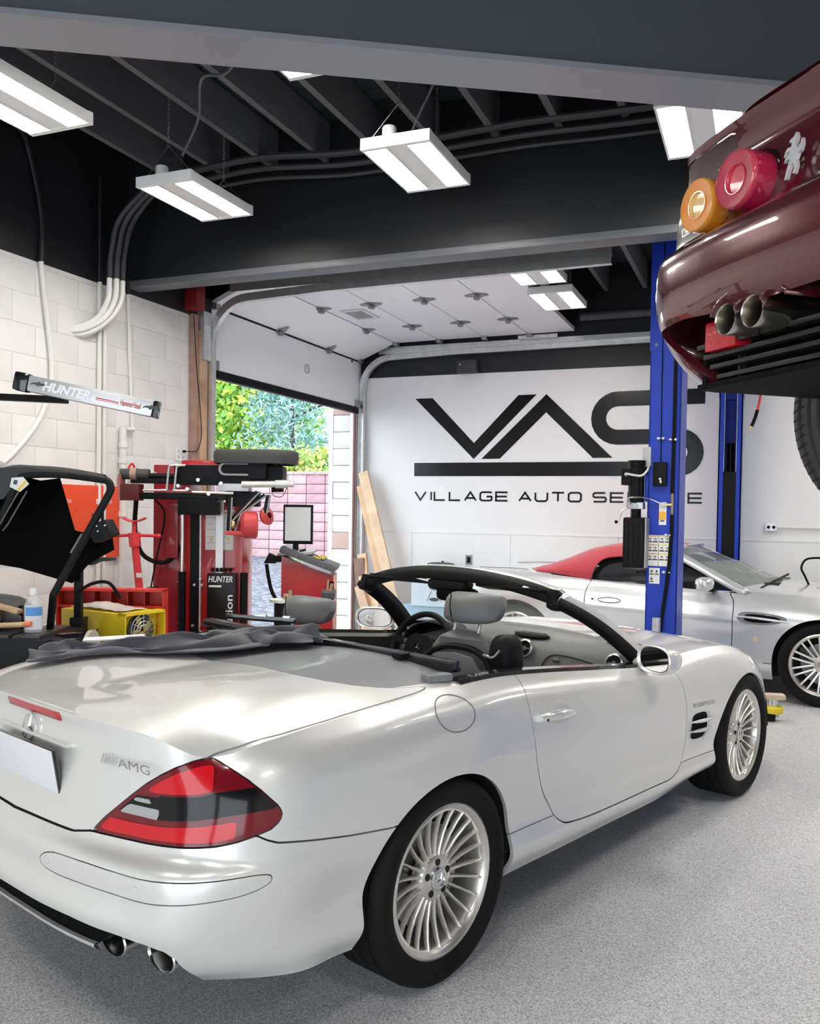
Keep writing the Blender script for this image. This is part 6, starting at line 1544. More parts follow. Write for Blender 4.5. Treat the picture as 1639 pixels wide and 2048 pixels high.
hcab = MB().bb(.09, .285, -.06, .04, .34, 1.065, bev=.012).build('machine_cover', cab_m, TC)
wl_ = mat('letter_white', (.78, .78, .78), .45)
put_text('cover_lettering', 'HUNTER', wl_, hcab, (.10, -.0625, 1.005), (1, 0, 0), (0, 0, 1), width=.165, height=.042, shear=.25, bold=.02)
MB().bb(.105, .19, -.0635, -.061, .972, .985).build('cover_stripe', wl_, hcab, 0)
put_text('cover_lettering', 'Revolution', wl_, hcab, (.268, -.0625, .50), (0, 0, 1), (-1, 0, 0), width=.42, height=.05, bold=.01)
for k in range(5): MB().cyl((.12+.03*k, -.03, 1.075), (.125+.03*k, -.03, 1.10), .012, n=8).build('hose_fitting', blackm(), TC)
# horizontal tool arm
MB().bb(-.40, .40, -.16, -.10, 1.665, 1.70, bev=.004).build('arm_rail', blackm(), TC)
MB().bb(-.42, .36, -.18, -.10, 1.56, 1.605, bev=.004).build('arm_rail', blackm(), TC)
MB().bb(-.46, -.33, -.20, -.09, 1.55, 1.66, bev=.006).build('arm_bracket', mat('bracket_maroon', (.10, .012, .015), .4), TC)
MB().bb(-.47, -.455, -.20, -.09, 1.55, 1.72).build('arm_plate', mat('plate_pink', (.40, .12, .12), .5), TC)
MB().cyl((-.47, -.14, 1.725), (-.28, -.14, 1.725), .036, n=16).build('arm_motor', mat('motor_dark', (.05, .048, .045), .45), TC)
MB().cyl((-.40, -.14, 1.725), (-.36, -.14, 1.725), .043, n=16).build('motor_band', mat('motor_brown', (.35, .22, .16), .5), TC)
MB().cyl((-.28, -.14, 1.715), (.30, -.14, 1.715), .018, n=12).build('arm_shaft', blackm(), TC)
MB().bb(-.07, .18, -.22, -.06, 1.46, 1.57, bev=.008).build('carriage', black(), TC)
MB().bb(-.10, .22, -.20, -.04, 1.66, 1.79, bev=.008).build('upper_carriage', black(), TC)
for x in (-.125, -.075): MB().tube([(x+.06, -.23, 1.785), (x+.012, -.23, 1.78), (x, -.23, 1.76), (x-.012, -.23, 1.635), (x-.02, -.23, 1.62), (x-.17 if x < -.1 else x+.06, -.23, 1.618)], .008, 8, smooth=3).build('wire_guard', steel(), TC)
MB().tube([(.03, -.23, 1.61), (.30, -.23, 1.605)], .010, 8).build('guide_rod', steel(), TC)
for x, z in ((.0, 1.63), (.07, 1.69), (.14, 1.60), (.22, 1.67), (-.06, 1.65)): MB().cyl((x, -.25, z), (x, -.20, z), .012, n=10).build('bolt', steel(), TC)
# right head: hood pad, housing, helper arms, rollers
MB().bb(.19, .62, -.22, -.02, 1.66, 1.79, bev=.012).build('head_housing', black(), TC)
MB().prism(rrect(.26, .085, .04, 5, .33, 1.765), (0, -.235, 0), (1, 0, 0), (0, 0, 1), (0, .02, 0)).build('slotted_plate', mat('plate_steel_dark', (.22, .21, .19), .4, .8), TC)
MB().prism(rrect(.235, .06, .028, 5, .335, 1.765), (0, -.240, 0), (1, 0, 0), (0, 0, 1), (0, .01, 0)).build('slot', black(), TC)
MB().bb(.40, .52, -.27, -.20, 1.70, 1.81, bev=.008).build('pivot_block', black(), TC)
MB().cyl((.575, -.14, 1.62), (.565, -.14, 1.83), .042, n=16).build('head_cylinder', blackm(), TC)
pad = [(.17, -.24), (.22, -.28), (.42, -.30), (.60, -.30), (.70, -.22), (.71, -.10), (.66, .0), (.45, .04), (.22, .0), (.15, -.10)]
pp = cr_path(pad, 4, True)
G = []
for z, s in ((1.80, .93), (1.805, .98), (1.85, 1.0), (1.88, .985), (1.893, .94), (1.896, .6), (1.896, .02)): G.append([(.43+(x-.43)*s, -.13+(y+.13)*s, z) for x, y in pp])
G = np.array(G); G = np.concatenate([G, G[:, :1]], 1); MB().grid(G).build('top_pad', mat('pad_charcoal', (.05, .05, .05), .5, spec=.3), TC)
MB().bb(.20, .40, -.24, -.14, 1.62, 1.67, bev=.006).build('clamp', mat('clamp_grey', (.45, .45, .45), .4, .5), TC)
MB().cyl((.36, -.26, 1.665), (.70, -.26, 1.672), .021, n=14).build('tube_arm', mat('tube_grey', (.62, .62, .60), .35, .3), TC)
MB().cyl((.58, -.26, 1.669), (.66, -.26, 1.671), .028, n=14).build('tube_sleeve', mat('tube_grey'), TC)
MB().bb(.24, .46, -.20, -.10, 1.52, 1.62, bev=.01).build('lower_housing', black(), TC)
for (a, b) in (((.45, 1.62), (.27, 1.42)), ((.50, 1.60), (.33, 1.47)), ((.33, 1.47), (.29, 1.36)), ((.27, 1.58), (.26, 1.36)), ((.52, 1.60), (.50, 1.48))):
    MB().beam((a[0], -.20, a[1]), (b[0], -.20, b[1]), .022, .022, bev=.004).build('strut', blackm(), TC)
    MB().cyl((a[0]+.02, -.22, a[1]), (b[0]+.02, -.22, b[1]), .006, n=6).build('strut_rod', steel(), TC)
rr_ = mat('roller_red', (.52, .05, .05), .45)
MB().lathe([(.02, -.02), (.05, -.02), (.085, .0), (.09, .02), (.09, .08), (.08, .09), (.03, .09)], (.365, -.22, 1.40), (1, .25, 0), 28).build('press_roller', rr_, TC)
MB().lathe([(.01, 0), (.055, .01), (.062, .03), (.02, .05)], (.49, -.16, 1.455), (.8, -.5, .2), 24).build('press_roller', rr_, TC)
MB().box((.315, -.23, 1.345), (.13, .05, .028), bev=.01).build('hook_tool', rr_, TC)
MB().ell((.30, -.24, 1.40), (.018, .014, .026)).build('brass_pivot', br, TC)
MB().ell((.49, -.20, 1.485), (.014, .014, .022)).build('brass_pivot', br, TC)
MB().tube([(.55, -.24, 1.66), (.56, -.25, 1.60), (.62, -.25, 1.59), (.66, -.25, 1.66)], .003, 5, smooth=6).build('loose_wire', mat('wire_maroon', (.25, .05, .06), .5), TC)
MB().tube([(-.37, -.13, 1.55), (-.40, -.05, 1.35), (-.36, .0, 1.18), (-.22, .03, 1.13), (-.10, .05, 1.25)], .016, 8, smooth=6).build('air_line', rubber(), TC)
MB().tube([(-.24, -.13, 1.56), (-.21, -.02, 1.45), (-.27, .0, 1.15), (-.34, .02, .8)], .006, 6, smooth=6).build('thin_line', rubber(), TC)
# wheel clamp spindle with knob
SP = thing('wheel_spindle', 'black wheel clamping post with pale flange plate in front of the tyre changer', 'spindle', (-2.847, 4.869, 0), VY)
MB().cyl((0, 0, 0), (0, 0, .05), .16, n=24).build('foot', blackm(), SP); MB().cyl((0, 0, .05), (0, 0, .91), .055, n=18).build('post', blackm(), SP)
MB().cyl((0, 0, .915), (0, 0, .933), .085, n=28).build('flange', mat('flange_pale', (.7, .7, .66), .35, .5), SP)
MB().cyl((.03, 0, .933), (.03, 0, .965), .03, n=14).cyl((.045, 0, .965), (.045, 0, .99), .012, n=10).build('centring_nut', mat('nut_bronze', (.42, .36, .26), .4, .7), SP)
MB().tube([(.06, .0, .80), (.10, .0, .84), (.16, .02, .86)], .04, 10, smooth=4).build('hose_bend', galv(), SP)
# --- console with monitor ---
CN = thing('control_console', 'red control cabinet with a grey monitor standing in the doorway', 'control console', (-3.181, 5.810, 0), VY)
MB().prism([(-.20, 0), (.19, 0), (.19, 1.01), (.04, 1.06), (-.20, 1.155)], (0, -.02, 0), (1, 0, 0), (0, 0, 1), (0, .34, 0)).build('cabinet', red_m(), CN)
rb_ = Matrix.Rotation(R(25), 3, 'Y')
MB().box((.0, .13, 1.135), (.44, .40, .05), rot=(0, R(20), 0), bev=.012).build('panel_desk', mat('desk_grey', (.10, .105, .11), .4), CN)
MB().box((-.10, .16, 1.175), (.26, .40, .02), rot=(0, R(-3), 0), bev=.006).build('desk_back', mat('desk_pale', (.42, .42, .42), .4), CN)
MB().box((-.03, .10, 1.17), (.10, .28, .006), rot=(0, R(20), 0)).build('control_panel', mat('panel_silver', (.5, .5, .5), .35, .5), CN)
for k in range(3): MB().ell((-.055+.0*k, .02+.075*k, 1.185), (.020, .020, .018)).build('control_knob', black(), CN)
MB().box((.075, .10, 1.128), (.08, .30, .012), rot=(0, R(20), 0)).build('tray', black(), CN)
for k, (a, b, c) in enumerate(((.06, .02, .3), (.085, .09, -.4), (.10, .17, .2), (.075, .13, 1.0))): tag(MB().box((.0, 0, 0), (.06, .018, .016), rot=(0, R(20), c), bev=.005).build('tray_tool', mat('tool_yellow', (.75, .62, .12), .5), CN)).location = (a, b, 1.142)
MB().bb(.15, .195, -.025, -.018, .70, .97).build('shelf_recess', black(), CN)
MB().box((.16, -.05, .88), (.10, .07, .05), rot=(R(20), 0, 0), bev=.006).build('tool_bin', mat('bin_slate', (.10, .11, .13), .5), CN)
MB().cyl((.15, -.05, .90), (.155, -.05, .985), .010, n=8).cyl((.17, -.05, .90), (.185, -.05, .955), .012, n=8).build('tool_handle', mat('handle_copper', (.5, .25, .15), .5), CN)
mn = MB().box((-.09, .08, 1.392), (.225, .035, .30), bev=.008).build('monitor', black(), CN)
MB().bb(-.188, .006, .058, .0615, 1.268, 1.522).build('screen', mat('screen_grey', (.38, .40, .40), .25, emit=(.42, .44, .44), estr=.25), mn, 0)
MB().bb(-.13, -.09, .08, .12, 1.14, 1.27, bev=.004).build('monitor_neck', black(), CN)
MB().box((-.255, .05, 1.13), (.10, .05, .05), bev=.006).build('side_arm', black(), CN)
MB().prism([(-.34, 1.095), (-.25, 1.095), (-.265, 1.16), (-.30, 1.175)], (0, .02, 0), (1, 0, 0), (0, 0, 1), (0, .06, 0)).build('inflator_holder', blackm(), CN)
MB().tube([(-.32, .03, 1.09), (-.30, .02, .98), (-.27, .0, .88), (-.20, -.03, .76), (-.16, -.04, .6)], .014, 8, smooth=6).build('inflator_hose', rubber(), CN)
# --- wheel balancer with raised hood and laser bar ---
WB = thing('wheel_balancer', 'black wheel balancer with its guard hood raised at the left edge', 'wheel balancer', (-3.408, 3.346, 0), VY)
wbm = mat('balancer_black', (.011, .012, .013), .5, spec=.18, bump=.1, bscale=200); wbd = mat('balancer_inside', (.004, .004, .004), .9, spec=.05)
MB().bb(-.50, .14, -.22, .24, 0, .70, bev=.03).build('cabinet', wbm, WB)
MB().bb(-.52, .18, -.25, .26, .70, .87, bev=.03).build('weight_tray', wbm, WB)
for k in range(4): MB().bb(-.45+.15*k, -.32+.15*k, -.20, .20, .865, .885, bev=.006).build('tray_pocket', mat('tray_dark', (.03, .03, .032), .4), WB)
MB().bb(-.52, .30, -.30, .20, .60, .70, bev=.03).build('tray_skirt', wbm, WB)
MB().ell((-.30, .14, .95), (.25, .10, .10), 24, 10, .7, .7).build('rear_roll', mat('roll_grey', (.16, .16, .155), .5), WB)
MB().cyl((.18, -.10, .80), (.34, -.12, .80), .085, .10, n=28).build('spindle_flange', blackgloss(), WB); MB().cyl((.34, -.12, .80), (.36, -.12, .80), .105, n=28).build('flange_ring', mat('ring_bone', (.4, .37, .3), .4), WB)
MB().cyl((.36, -.12, .80), (.46, -.13, .80), .03, n=16).build('spindle', steel(), WB)
MB().cyl((.21, -.22, .79), (.21, -.22, .83), .014, n=8).cyl((.21, -.22, .83), (.21, -.22, .86), .009, n=8).build('air_fitting', br, WB)
# hood: curved shell between two tubular frames
path = [(.07, 1.10), (.10, 1.13), (-.02, 1.16), (-.17, 1.175)]
fr_ = cr_path([(.115, 1.06), (.20, 1.22), (.30, 1.40), (.385, 1.56), (.40, 1.60), (.385, 1.635), (.34, 1.645), (.15, 1.665), (-.02, 1.66), (-.06, 1.63), (-.12, 1.50), (-.20, 1.33)], 4)
MB().tube([(x, 0, z) for x, z in fr_], .019, 10).build('hood_frame', wbm, WB)
G = []
top = cr_path([(.34, 1.65), (.15, 1.68), (-.02, 1.69), (-.16, 1.685), (-.30, 1.60), (-.42, 1.42), (-.45, 1.20)], 5)
for y in np.linspace(.01, .42, 9): G.append([(x-.10*(y-.01)/.41, y, z+.02*(y-.01)/.41+.018*math.sin(PI*(y-.01)/.41)) for x, z in top])
MB().grid(G).build('hood_shell', wbm, WB, 60, solid=.012)
inn = [(-.06, 1.64), (.04, 1.655), (.12, 1.38), (.20, 1.36), (.32, 1.345), (.33, 1.28), (.20, 1.21), (.11, 1.10), (-.16, 1.175), (-.45, 1.22), (-.42, 1.42), (-.30, 1.58), (-.16, 1.665)]
MB().prism(inn, (0, .25, 0), (1, 0, 0), (0, 0, 1), (0, .02, 0)).build('hood_inner', wbd, WB)
MB().box((.345, .06, 1.385), (.10, .14, .09), rot=(0, R(-25), 0), bev=.012).build('hood_latch', black(), WB)
for x, z in ((.335, 1.41), (.375, 1.415), (.34, 1.385)): MB().ell((x, -.012, z), (.006, .005, .005)).build('rivet', chrome(), WB)
MB().box((.205, .12, 1.315), (.02, .10, .11), rot=(0, R(30), 0)).build('hood_window', mat('hood_window_grey', (.16, .16, .14), .4), WB)
for x in (-.02, .02): MB().tube([(x-.03, -.02, 1.58), (x-.12, -.02, 1.42), (x-.15, -.02, 1.38)], .004, 6).build('hood_seam', mat('seam_grey2', (.12, .12, .12), .5), WB)
st_ = MB().prism([(-.095, 1.60), (-.085, 1.645), (-.03, 1.65), (.0, 1.615), (-.045, 1.575)], (0, -.022, 0), (1, 0, 0), (0, 0, 1), (0, .006, 0)).build('hood_sticker', sticker, WB)
MB().prism([(-.060, 1.585), (-.050, 1.58), (-.01, 1.625), (-.02, 1.632)], (0, -.0245, 0), (1, 0, 0), (0, 0, 1), (0, .002, 0)).build('sticker_stripe', mat('decal_yellow'), st_)
MB().prism([(-.078, 1.615), (-.06, 1.61), (-.055, 1.632), (-.072, 1.636)], (0, -.0245, 0), (1, 0, 0), (0, 0, 1), (0, .002, 0)).build('sticker_mark', mat('decal_dark'), st_)
MB().prism([(-.46, 1.50), (-.30, 1.52), (-.13, 1.54), (-.06, 1.63), (-.02, 1.66), (.15, 1.675), (.0, 1.70), (-.16, 1.695), (-.32, 1.65), (-.44, 1.56)], (0, -.012, 0), (1, 0, 0), (0, 0, 1), (0, .02, 0)).build('hood_side', mat('hood_charcoal', (.03, .03, .032), .45, spec=.4), WB)
MB().tube([(.115, .0, 1.06), (.10, .02, .98), (.08, .05, .88)], .02, 8).build('hood_pivot', blackm(), WB)
MB().tube([(.14, .22, 1.05), (.22, .26, 1.10), (.30, .28, 1.10), (.36, .28, 1.02)], .009, 8, smooth=6).build('power_lead', rubber(), WB)
# laser bar on its arm
lb = MB(); A_, B_ = Vector((-.060, .13, 2.133)), Vector((.578, .13, 2.010))
barm = mat('bar_silver', (.52, .53, .54), .32, .6); 
LB = MB().beam(A_, B_, .075, .085, bev=.018).build('laser_bar', barm, WB)
dv = (B_-A_).normalized(); MB().beam(A_-dv*.075, A_+dv*.0, .08, .098, bev=.02).build('bar_end_cap', blackgloss(), LB); MB().beam(B_, B_+dv*.022, .08, .09, bev=.015).build('bar_end_cap', blackgloss(), LB)
upb = Vector((0, 0, 1)); upb = (upb-dv*upb.dot(dv)).normalized(); yb_ = -.0385
def bpt(t, h): return A_+(B_-A_)*t+upb*h+Vector((0, -.0385-.002, 0))
put_text('bar_lettering', 'HUNTER', mat('letter_bright', (.9, .9, .9), .4), LB, bpt(.125, -.024), dv, upb, width=.25, height=.048, shear=.2, bold=.045)
rl = mat('letter_red', (.55, .04, .04), .5)
MB().beam(bpt(.55, -.004), bpt(.73, -.004), .003, .005).build('bar_stripe', rl, LB); MB().beam(bpt(.55, -.012), bpt(.73, -.012), .003, .003).build('bar_stripe', rl, LB)
put_text('bar_lettering', 'HammerHead', rl, LB, bpt(.745, -.016), dv, upb, width=.105, height=.030, shear=.0, bold=.01)
shk = [(0, 0), (.012, .006), (.03, .008), (.038, .016), (.044, .009), (.062, .008), (.074, .002), (.060, -.004), (.04, -.006), (.032, -.012), (.026, -.005), (.01, -.003), (-.006, -.010)]
for t in (.035, .93): MB().prism(shk, bpt(t, .003), dv, upb, (0, -.002, 0)).build('bar_emblem', mat('decal_dark'), LB)
MB().beam((-.85, .30, 2.10), (.10, .20, 2.06), .05, .035, bev=.006).build('laser_arm', black(), WB)
MB().cyl((-.75, .30, .5), (-.75, .30, 2.12), .03, n=14).build('laser_mast', black(), WB)
MB().bb(-.80, -.45, .10, .36, 0, .5).build('mast_foot', black(), WB)
# things on the weight tray
def local(t, p): return t.matrix_basis @ Vector(p)
def onto(x, y): c, s = math.cos(VY), math.sin(VY); return (-3.408+c*x-s*y, 3.346+s*x+c*y)
bt = thing('water_bottle', 'clear plastic water bottle with a white cap and blue label on the balancer', 'bottle', (*onto(.05, -.08), .8875), VY)
pet = mat('clear_pet', (.80, .82, .86), .08, alpha=.35, spec=.6)
MB().lathe([(0, 0), (.040, 0), (.044, .01), (.044, .05), (.041, .055), (.044, .06), (.044, .115), (.043, .13), (.030, .165), (.018, .18), (.016, .188)], (0, 0, 0), (0, 0, 1), 28).build('bottle_body', pet, bt)
MB().lathe([(0, .214), (.017, .214), (.0185, .21), (.0185, .184), (0, .184)], (0, 0, 0), (0, 0, 1), 20).build('cap', white_p(), bt)
MB().lathe([(.0446, .015), (.0446, .135)], (0, 0, 0), (0, 0, 1), 24, a0=-.6, a1=1.6).build('label', mat('label_pale', (.72, .76, .82), .4), bt)
MB().lathe([(.0449, .082), (.0449, .125)], (0, 0, 0), (0, 0, 1), 24, a0=-.5, a1=1.5).build('label_band', mat('label_blue', (.10, .30, .68), .4), bt)
kn = thing('cone_knob', 'small black clamping knob standing on the balancer tray', 'knob', (*onto(-.035, .02), .8875), VY)
MB().cyl((0, 0, 0), (0, 0, .07), .016, n=12).build('stem', black(), kn); MB().lathe([(0, .12), (.028, .12), (.033, .11), (.033, .075), (.02, .065), (0, .065)], (0, 0, 0), (0, 0, 1), 20).build('grip', black(), kn)
wood = mat('handle_wood', (.52, .36, .20), .55, var=.15, vscale=20)
wb = thing('wire_brush', 'wooden-handled brush lying on the balancer tray', 'brush', (*onto(-.13, -.04), .93), VY)
MB().box((0, 0, .075), (.22, .05, .022), rot=(0, R(12), R(-10)), bev=.008).build('handle', wood, wb); MB().box((-.05, 0, .035), (.10, .035, .075), rot=(0, R(12), 0)).build('bristles', mat('bristle', (.25, .16, .10), .9), wb)
MB().bb(-.1, .0, -.03, .03, -.045, .0).build('rest', black(), wb)
hm = thing('hammer', 'wheel-weight hammer with wooden handle and orange end lying on the balancer', 'hammer', (*onto(-.03, -.14), .8875), VY)
MB().tube([(-.09, 0, .035), (.02, 0, .04), (.08, 0, .045)], .013, 8, smooth=3).build('handle', wood, hm); MB().cyl((.065, 0, .044), (.095, 0, .046), .0145, n=10).build('handle_end', mat('end_orange', (.75, .20, .08), .5), hm)
MB().box((-.11, 0, .03), (.05, .03, .06), bev=.006).build('head', mat('head_copper', (.45, .25, .20), .4, .5), hm)
# --- tool cart with bins, yellow heater on top, black post stand ---
cart_m = mat('cart_red', (.55, .03, .02), .4)
KC = thing('tool_cart', 'red tool cart with an open bin rack against the block wall', 'tool cart', (-3.424, 3.985, 0), VY)
MB().bb(-.42, .30, -.12, .30, .10, .725, bev=.01).build('cabinet', cart_m, KC)
for z in (.16, .30, .44, .58): MB().bb(-.40, .28, -.135, -.118, z, z+.12, bev=.005).build('drawer', cart_m, KC)
for x, y in ((-.36, -.06), (.24, -.06), (-.36, .24), (.24, .24)): MB().cyl((x-.015, y, .05), (x+.015, y, .05), .05, n=16).build('caster', rubber(), KC)
MB().bb(-.42, .22, .29, .30, .725, 1.02).bb(-.42, .22, .20, .30, 1.005, 1.02).bb(-.42, -.41, .20, .30, .725, 1.02).bb(.21, .22, .20, .30, .725, 1.02).bb(-.42, .22, .20, .30, .91, .92).build('bin_rack', cart_m, KC, 20)
for k in range(5): MB().bb(-.30+.10*k, -.293+.10*k, .20, .29, .92, 1.005).build('bin_divider', mat('cart_red_dark', (.25, .012, .01), .5), KC)
HT = thing('box_heater', 'yellow box heater with a round fan grille on top of the red cart', 'heater', (-3.390, 3.900, .7265), VY-R(30))
yel = mat('heater_yellow', (.78, .58, .02), .35, coat=.2)
MB().bb(-.28, .20, -.10, .16, 0, .205, bev=.006).build('casing', yel, HT)
MB().bb(.195, .25, -.115, .175, .195, .21).bb(.195, .25, -.115, -.108, 0, .21).bb(.195, .25, .168, .175, 0, .21).build('hood_rim', yel, HT)
c = Vector((.17, -.104, .10))
fr = MB(); ax_ = (.55, -.85, 0)
fc = Vector((.203, .03, .105))
MB().cyl(fc, fc+Vector((.006, 0, 0)), .092, n=28).build('fan_well', mat('fan_dark', (.05, .05, .045), .5), HT)
gr_ = MB(); 
for r_ in (.03, .05, .07, .09): gr_.lathe([(r_, .03), (r_+.003, .034), (r_, .036)], fc, (1, 0, 0), 28, True)
for k in range(12): a = 2*PI*k/12; gr_.tube([fc+Vector((.032, .02*math.cos(a), .02*math.sin(a))), fc+Vector((.032, .093*math.cos(a), .093*math.sin(a)))], .0018, 5)
gr_.build('fan_guard', steel(), HT)
for k in range(4): a = PI/2*k+.4; MB().box(fc+Vector((.014, .045*math.cos(a), .045*math.sin(a))), (.004, .075, .035), rot=(a, 0, R(15))).build('fan_blade', mat('fan_blade', (.62, .55, .2), .4, .3), HT)
# front face grille as seen from the side
fc2 = Vector((.155, -.103, .105))
MB().bb(-.28, -.275, -.1, .1, .0, .01).build('foot', yel, HT)
MB().ell((.02, -.103, .105), (.008, .004, .008)).build('screw', mat('decal_dark'), HT)
bg_ = thing('plastic_bag', 'crumpled clear plastic bag of papers lying on the yellow heater', 'bag', (-3.400, 3.92, .9335), VY-R(30))
G = []
for i, x in enumerate(np.linspace(-.22, .18, 20)):
    G.append([(x, y, .004+.030*math.exp(-((x+.06)/.14)**2)*(1-((y)/.10)**2)+.006*abs(math.sin(40*x+25*y))) for y in np.linspace(-.09, .10, 10)])
MB().grid(G).build('film', mat('bag_film', (.62, .58, .52), .25, alpha=.9), bg_, 180, solid=.002)
PS = thing('post_stand', 'slim black post with a horizontal bar standing in front of the yellow heater', 'stand', (-3.424, 3.985, 0), VY)
MB().bb(-.20, -.02, -.36, -.16, 0, .02).build('foot', blackm(), PS); MB().bb(-.145, -.075, -.30, -.22, .02, .91, bev=.004).build('column', blackm(), PS)
MB().bb(-.130, -.092, -.28, -.24, .91, 1.29, bev=.003).build('mast', blackm(), PS)
MB().prism([(-.19, 1.19), (-.165, 1.235), (.02, 1.235), (.09, 1.235), (.09, 1.22), (.01, 1.212), (-.02, 1.195), (-.17, 1.19)], (0, -.30, 0), (1, 0, 0), (0, 0, 1), (0, .04, 0)).build('bar', mat('bar_charcoal', (.03, .03, .03), .5), PS)
# --- red jack stand ---
JS = thing('jack_stand', 'tall red under-hoist stand with a T-handle screw and saddle top', 'jack stand', (-3.80, 4.635, -.012), VY)
jr_ = mat('stand_red', (.62, .035, .04), .4)
MB().cyl((.10, .02, .03), (-.022, 0, 1.30), .030, .024, n=14).build('tube', jr_, JS)
for a in (0, 2.1, 4.2): MB().beam((.10, .02, .10), (.10+.15*math.cos(a), .02+.15*math.sin(a), .02), .035, .02).build('leg', jr_, JS)
MB().cyl((-.018, 0, 1.26), (-.027, 0, 1.35), .038, n=14).build('collar', jr_, JS)
MB().tube([(-.168, 0, 1.328), (-.03, 0, 1.335), (.132, 0, 1.332)], .011, 10).ell((-.168, 0, 1.328), (.016, .014, .014)).ell((.135, 0, 1.332), (.016, .014, .014)).build('t_handle', jr_, JS)
MB().cyl((-.027, 0, 1.33), (-.026, 0, 1.43), .014, n=12).build('screw', jr_, JS)
mb = MB(); mb.grid([[(-.025+.068*q, y, 1.43+.022*q*q) for y in np.linspace(-.03, .03, 4)] for q in np.linspace(-1, 1, 13)]); mb.build('saddle', jr_, JS, solid=.010)
MB().bb(-.0, .04, -.035, -.028, 1.06, 1.09).build('decal', mat('decal_grey'), JS); MB().cyl((.06, 0, .985), (.13, 0, .995), .009, n=8).build('locking_lever', black(), JS)
# --- things on the block wall ---
WU = thing('tool_board', 'orange-red metal tool board fixed to the block wall behind the balancer', 'tool board', (XL+.012, 5.10, 1.39))
orr = mat('board_orange', (.78, .075, .02), .4)
MB().bb(0, .025, -.42, .32, -.27, .27, bev=.004).build('board', orr, WU)
put_text('board_lettering', 'WÜRTH', wl_, WU, (.0265, .10, .135), (0, 1, 0), (0, 0, 1), width=.12, height=.035, bold=.02)
put_text('board_lettering', 'WÜRTH', wl_, WU, (.0265, -.32, .135), (0, 1, 0), (0, 0, 1), width=.12, height=.035, bold=.02)
for k in range(2): MB().bb(.025, .027, .055, .085, .135+.02*k, .150+.02*k).build('board_logo', wl_, WU, 0)
MB().bb(.025, .032, .10, .13, -.02, .10).build('latch_plate', black(), WU)
MB().ell((.028, .02, .05), (.004, .014, .014)).build('key_lock', mat('decal_dark'), WU)
OL = thing('wall_outlet', 'white double outlet with a plugged black cord beside the timber jamb', 'outlet', (XL+.004, 6.19, 1.96))
MB().bb(0, .012, -.06, .06, -.06, .06, bev=.003).build('plate', white_p(), OL)
for y in (-.03, .03):
    for z in (-.025, .025): MB().bb(.012, .015, y-.012, y+.012, z-.014, z+.014, bev=.003).build('socket', mat('socket_grey', (.55, .55, .53), .4), OL)
MB().ell((.028, .03, .025), (.016, .016, .012)).build('plug', black(), OL); MB().tube([(.03, .03, .025), (.05, .12, .03), (.05, .19, .05), (.05, .24, .18), (.05, .22, .40), (.06, .15, .75), (.06, .10, 1.2)], .004, 6, smooth=6).build('cord', black(), OL)
# ---------- lumber, boxes, small wall fittings by the far wall ----------
lum = [mat('lumber_%d' % k, c, .6, var=.18, vscale=5, vcol=tuple(min(1, x*1.15) for x in c)) for k, c in enumerate(((.70, .50, .33), (.62, .40, .24), (.50, .34, .22), (.20, .12, .09)))]
def board(label, x0, x1, z1, y0, w, th, m, y1=9.62, z0=.0):
    """board leaning along the far wall: foot at x1 (right), head at x0 (left)"""
    o = MB(); p0 = Vector((x1, y0, z0+.005)); p1 = Vector((x0, y1-th/2, z1)); o.beam(p0, p1, th, w, up=(1, 0, .3), bev=.003)
    return tag(o.build('lumber_board', m), label, 'board', 'boards leaning in the corner')
board('longest pale board leaning in the corner, frontmost', -4.52, -3.88, 1.96, 9.38, .125, .04, lum[0])
board('long tan board leaning just behind the longest pale one', -4.54, -4.02, 1.80, 9.46, .125, .04, lum[1])
board('short tan board leaning at the left of the corner', -4.52, -4.30, .97, 9.30, .12, .04, lum[1])
board('dark brown board leaning behind the short tan one', -4.54, -4.38, .92, 9.42, .13, .03, lum[3], 9.56)
board('short pale board leaning low beside the windscreen frame', -4.22, -4.02, .72, 9.42, .10, .04, lum[0])
board('shortest pale board at the foot of the stack', -4.34, -4.14, .62, 9.36, .10, .04, lum[0], 9.5)
board('weathered board at the back of the stack', -4.47, -4.22, .60, 9.30, .11, .03, lum[2], 9.42)
# grill cartons
GB = thing('grill_carton', 'pale printed grill carton standing on the floor behind the windscreen', 'carton', (-3.42, 9.42, 0))
crd = mat('carton_pale', (.62, .72, .78), .6); crb = mat('carton_blue', (.35, .52, .62), .6)
MB().bb(-.42, .42, -.18, .22, .0, .43).build('lower_carton_body', crb, GB); MB().bb(-.30, .38, -.20, .22, .43, .72).build('carton_body', crd, GB)
gk = mat('print_dark', (.06, .06, .07), .6)
def disc(x, z, r, rz_=None): MB().prism(circ(r, 20, x, z, rz_), (0, -.203, 0), (1, 0, 0), (0, 0, 1), (0, .002, 0)).build('printed_kettle', gk, GB, 0)
disc(-.02, .66, .07, .045)
for x in (-.06, .02): MB().beam((x, -.202, .60), (x+(x+.02)*1.2, -.202, .49), .008, .002).build('printed_leg', gk, GB)
MB().prism(circ(.06, 20, -.02, .51, .02), (0, -.203, 0), (1, 0, 0), (0, 0, 1), (0, .002, 0)).build('printed_shelf', gk, GB, 0)
for k in range(3): MB().bb(.14, .22, -.2025, -.2, .60+.03*k, .61+.03*k).build('printed_lines', mat('decal_grey'), GB, 0)
MB().bb(.24, .36, -.2025, -.2, .44, .70).build('red_panel', mat('carton_red', (.60, .05, .08), .6), GB, 0)
MB().prism(circ(.13, 24, -.05, .20, .13), (0, -.183, 0), (1, 0, 0), (0, 0, 1), (0, .002, 0)).build('printed_kettle', mat('print_pale', (.72, .78, .80), .6), GB, 0)
WBX = thing('grill_box', 'small black-topped grill box with a white front standing on the carton', 'carton', (-3.48, 9.50, .7205))
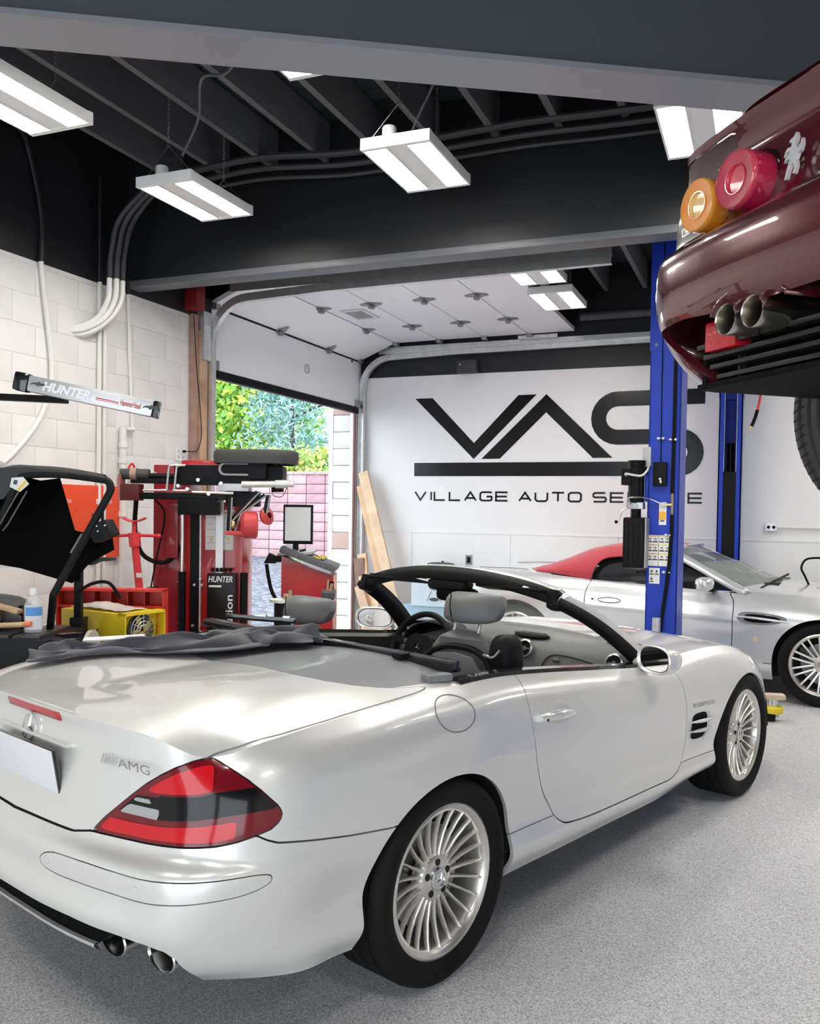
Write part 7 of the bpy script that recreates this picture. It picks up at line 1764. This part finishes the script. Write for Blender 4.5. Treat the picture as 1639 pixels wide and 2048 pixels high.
MB().bb(-.17, .17, -.08, .14, 0, .15).build('box_body', mat('box_navy', (.05, .055, .075), .5), WBX)
MB().bb(-.13, .13, -.083, -.08, .0, .12).build('box_front', mat('box_white', (.70, .71, .74), .5), WBX, 0); MB().bb(-.055, .075, -.086, -.083, .045, .105).build('box_logo', mat('logo_black', (.03, .03, .03), .5), WBX, 0)
put_text('box_lettering', 'weber', wl_, WBX, (-.045, -.0875, .06), (1, 0, 0), (0, 0, 1), width=.105, height=.028, bold=.01)
MB().ell((0, .03, .17), (.17, .10, .025), 20, 8).build('box_lid', mat('box_navy'), WBX); MB().cyl((.02, .03, .19), (.02, .03, .21), .012, n=8).build('lid_knob', black(), WBX)
SO = thing('wall_socket', 'dark square outlet cover on the far wall beside the grill box', 'outlet', (-3.22, YV-.013, .94))
MB().bb(-.04, .04, -.008, 0, -.055, .055, bev=.003).build('plate', mat('socket_frame', (.25, .25, .25), .4), SO); MB().bb(-.02, .02, -.011, -.008, -.035, .035).build('socket', black(), SO)
SPK = thing('wall_speaker', 'small dark speaker mounted high on the black band of the far wall', 'speaker', (-3.25, YV-.004, 3.185))
MB().bb(-.125, .125, -.13, -.03, -.075, .075, bev=.025).build('cabinet', mat('speaker_grey', (.035, .036, .045), .5), SPK); MB().bb(-.03, .03, -.04, 0, -.03, .03).build('bracket', black(), SPK); MB().ell((-.08, -.131, .02), (.008, .003, .008)).build('led', mat('decal_grey'), SPK)
DO = thing('double_outlet', 'grey metal double outlet box with surface conduit right of the lift', 'outlet', (.045, YV-.001, 1.392))
MB().bb(-.055, .055, -.045, 0, -.04, .04, bev=.004).build('box', galv(), DO)
for x in (-.025, .025): MB().cyl((x, -.045, 0), (x, -.049, 0), .017, n=14).build('socket', black(), DO)
MB().cyl((.055, -.02, 0), (2.4, -.02, -.01), .010, n=8).build('conduit', cw, DO)
# charger lead over the bonnet
CH = thing('charger_cable', 'black charging clamp lead hooked over the bonnet of the soft-top car', 'cable', (.42, 8.35, 0))
MB().tube([(-.06, 0, .90), (-.10, 0, .99), (-.13, 0, 1.06), (-.10, 0, 1.13), (-.03, 0, 1.15), (.05, 0, 1.15)], .009, 8, smooth=6).build('lead', rubber(), CH)
MB().box((.09, 0, 1.14), (.10, .05, .06), rot=(0, .2, 0), bev=.012).build('clamp', black(), CH); MB().tube([(.10, 0, 1.12), (.13, 0, 1.06), (.16, 0, 1.02)], .015, 8).build('clamp_jaw', blackm(), CH)
MB().tube([(.13, 0, 1.14), (.35, .45, 1.06), (.55, 1.0, .9), (.60, 1.28, .3), (.62, 1.30, .0)], .009, 8, smooth=6).build('supply_lead', rubber(), CH)
# far ceiling bay: pipe and end duct
tag(MB().cyl((-1.9, 9.45, 3.62), (4.5, 9.45, 3.62), .05, n=12).build('ceiling_pipe', dk), 'dark pipe under the ceiling along the far wall', 'pipe')
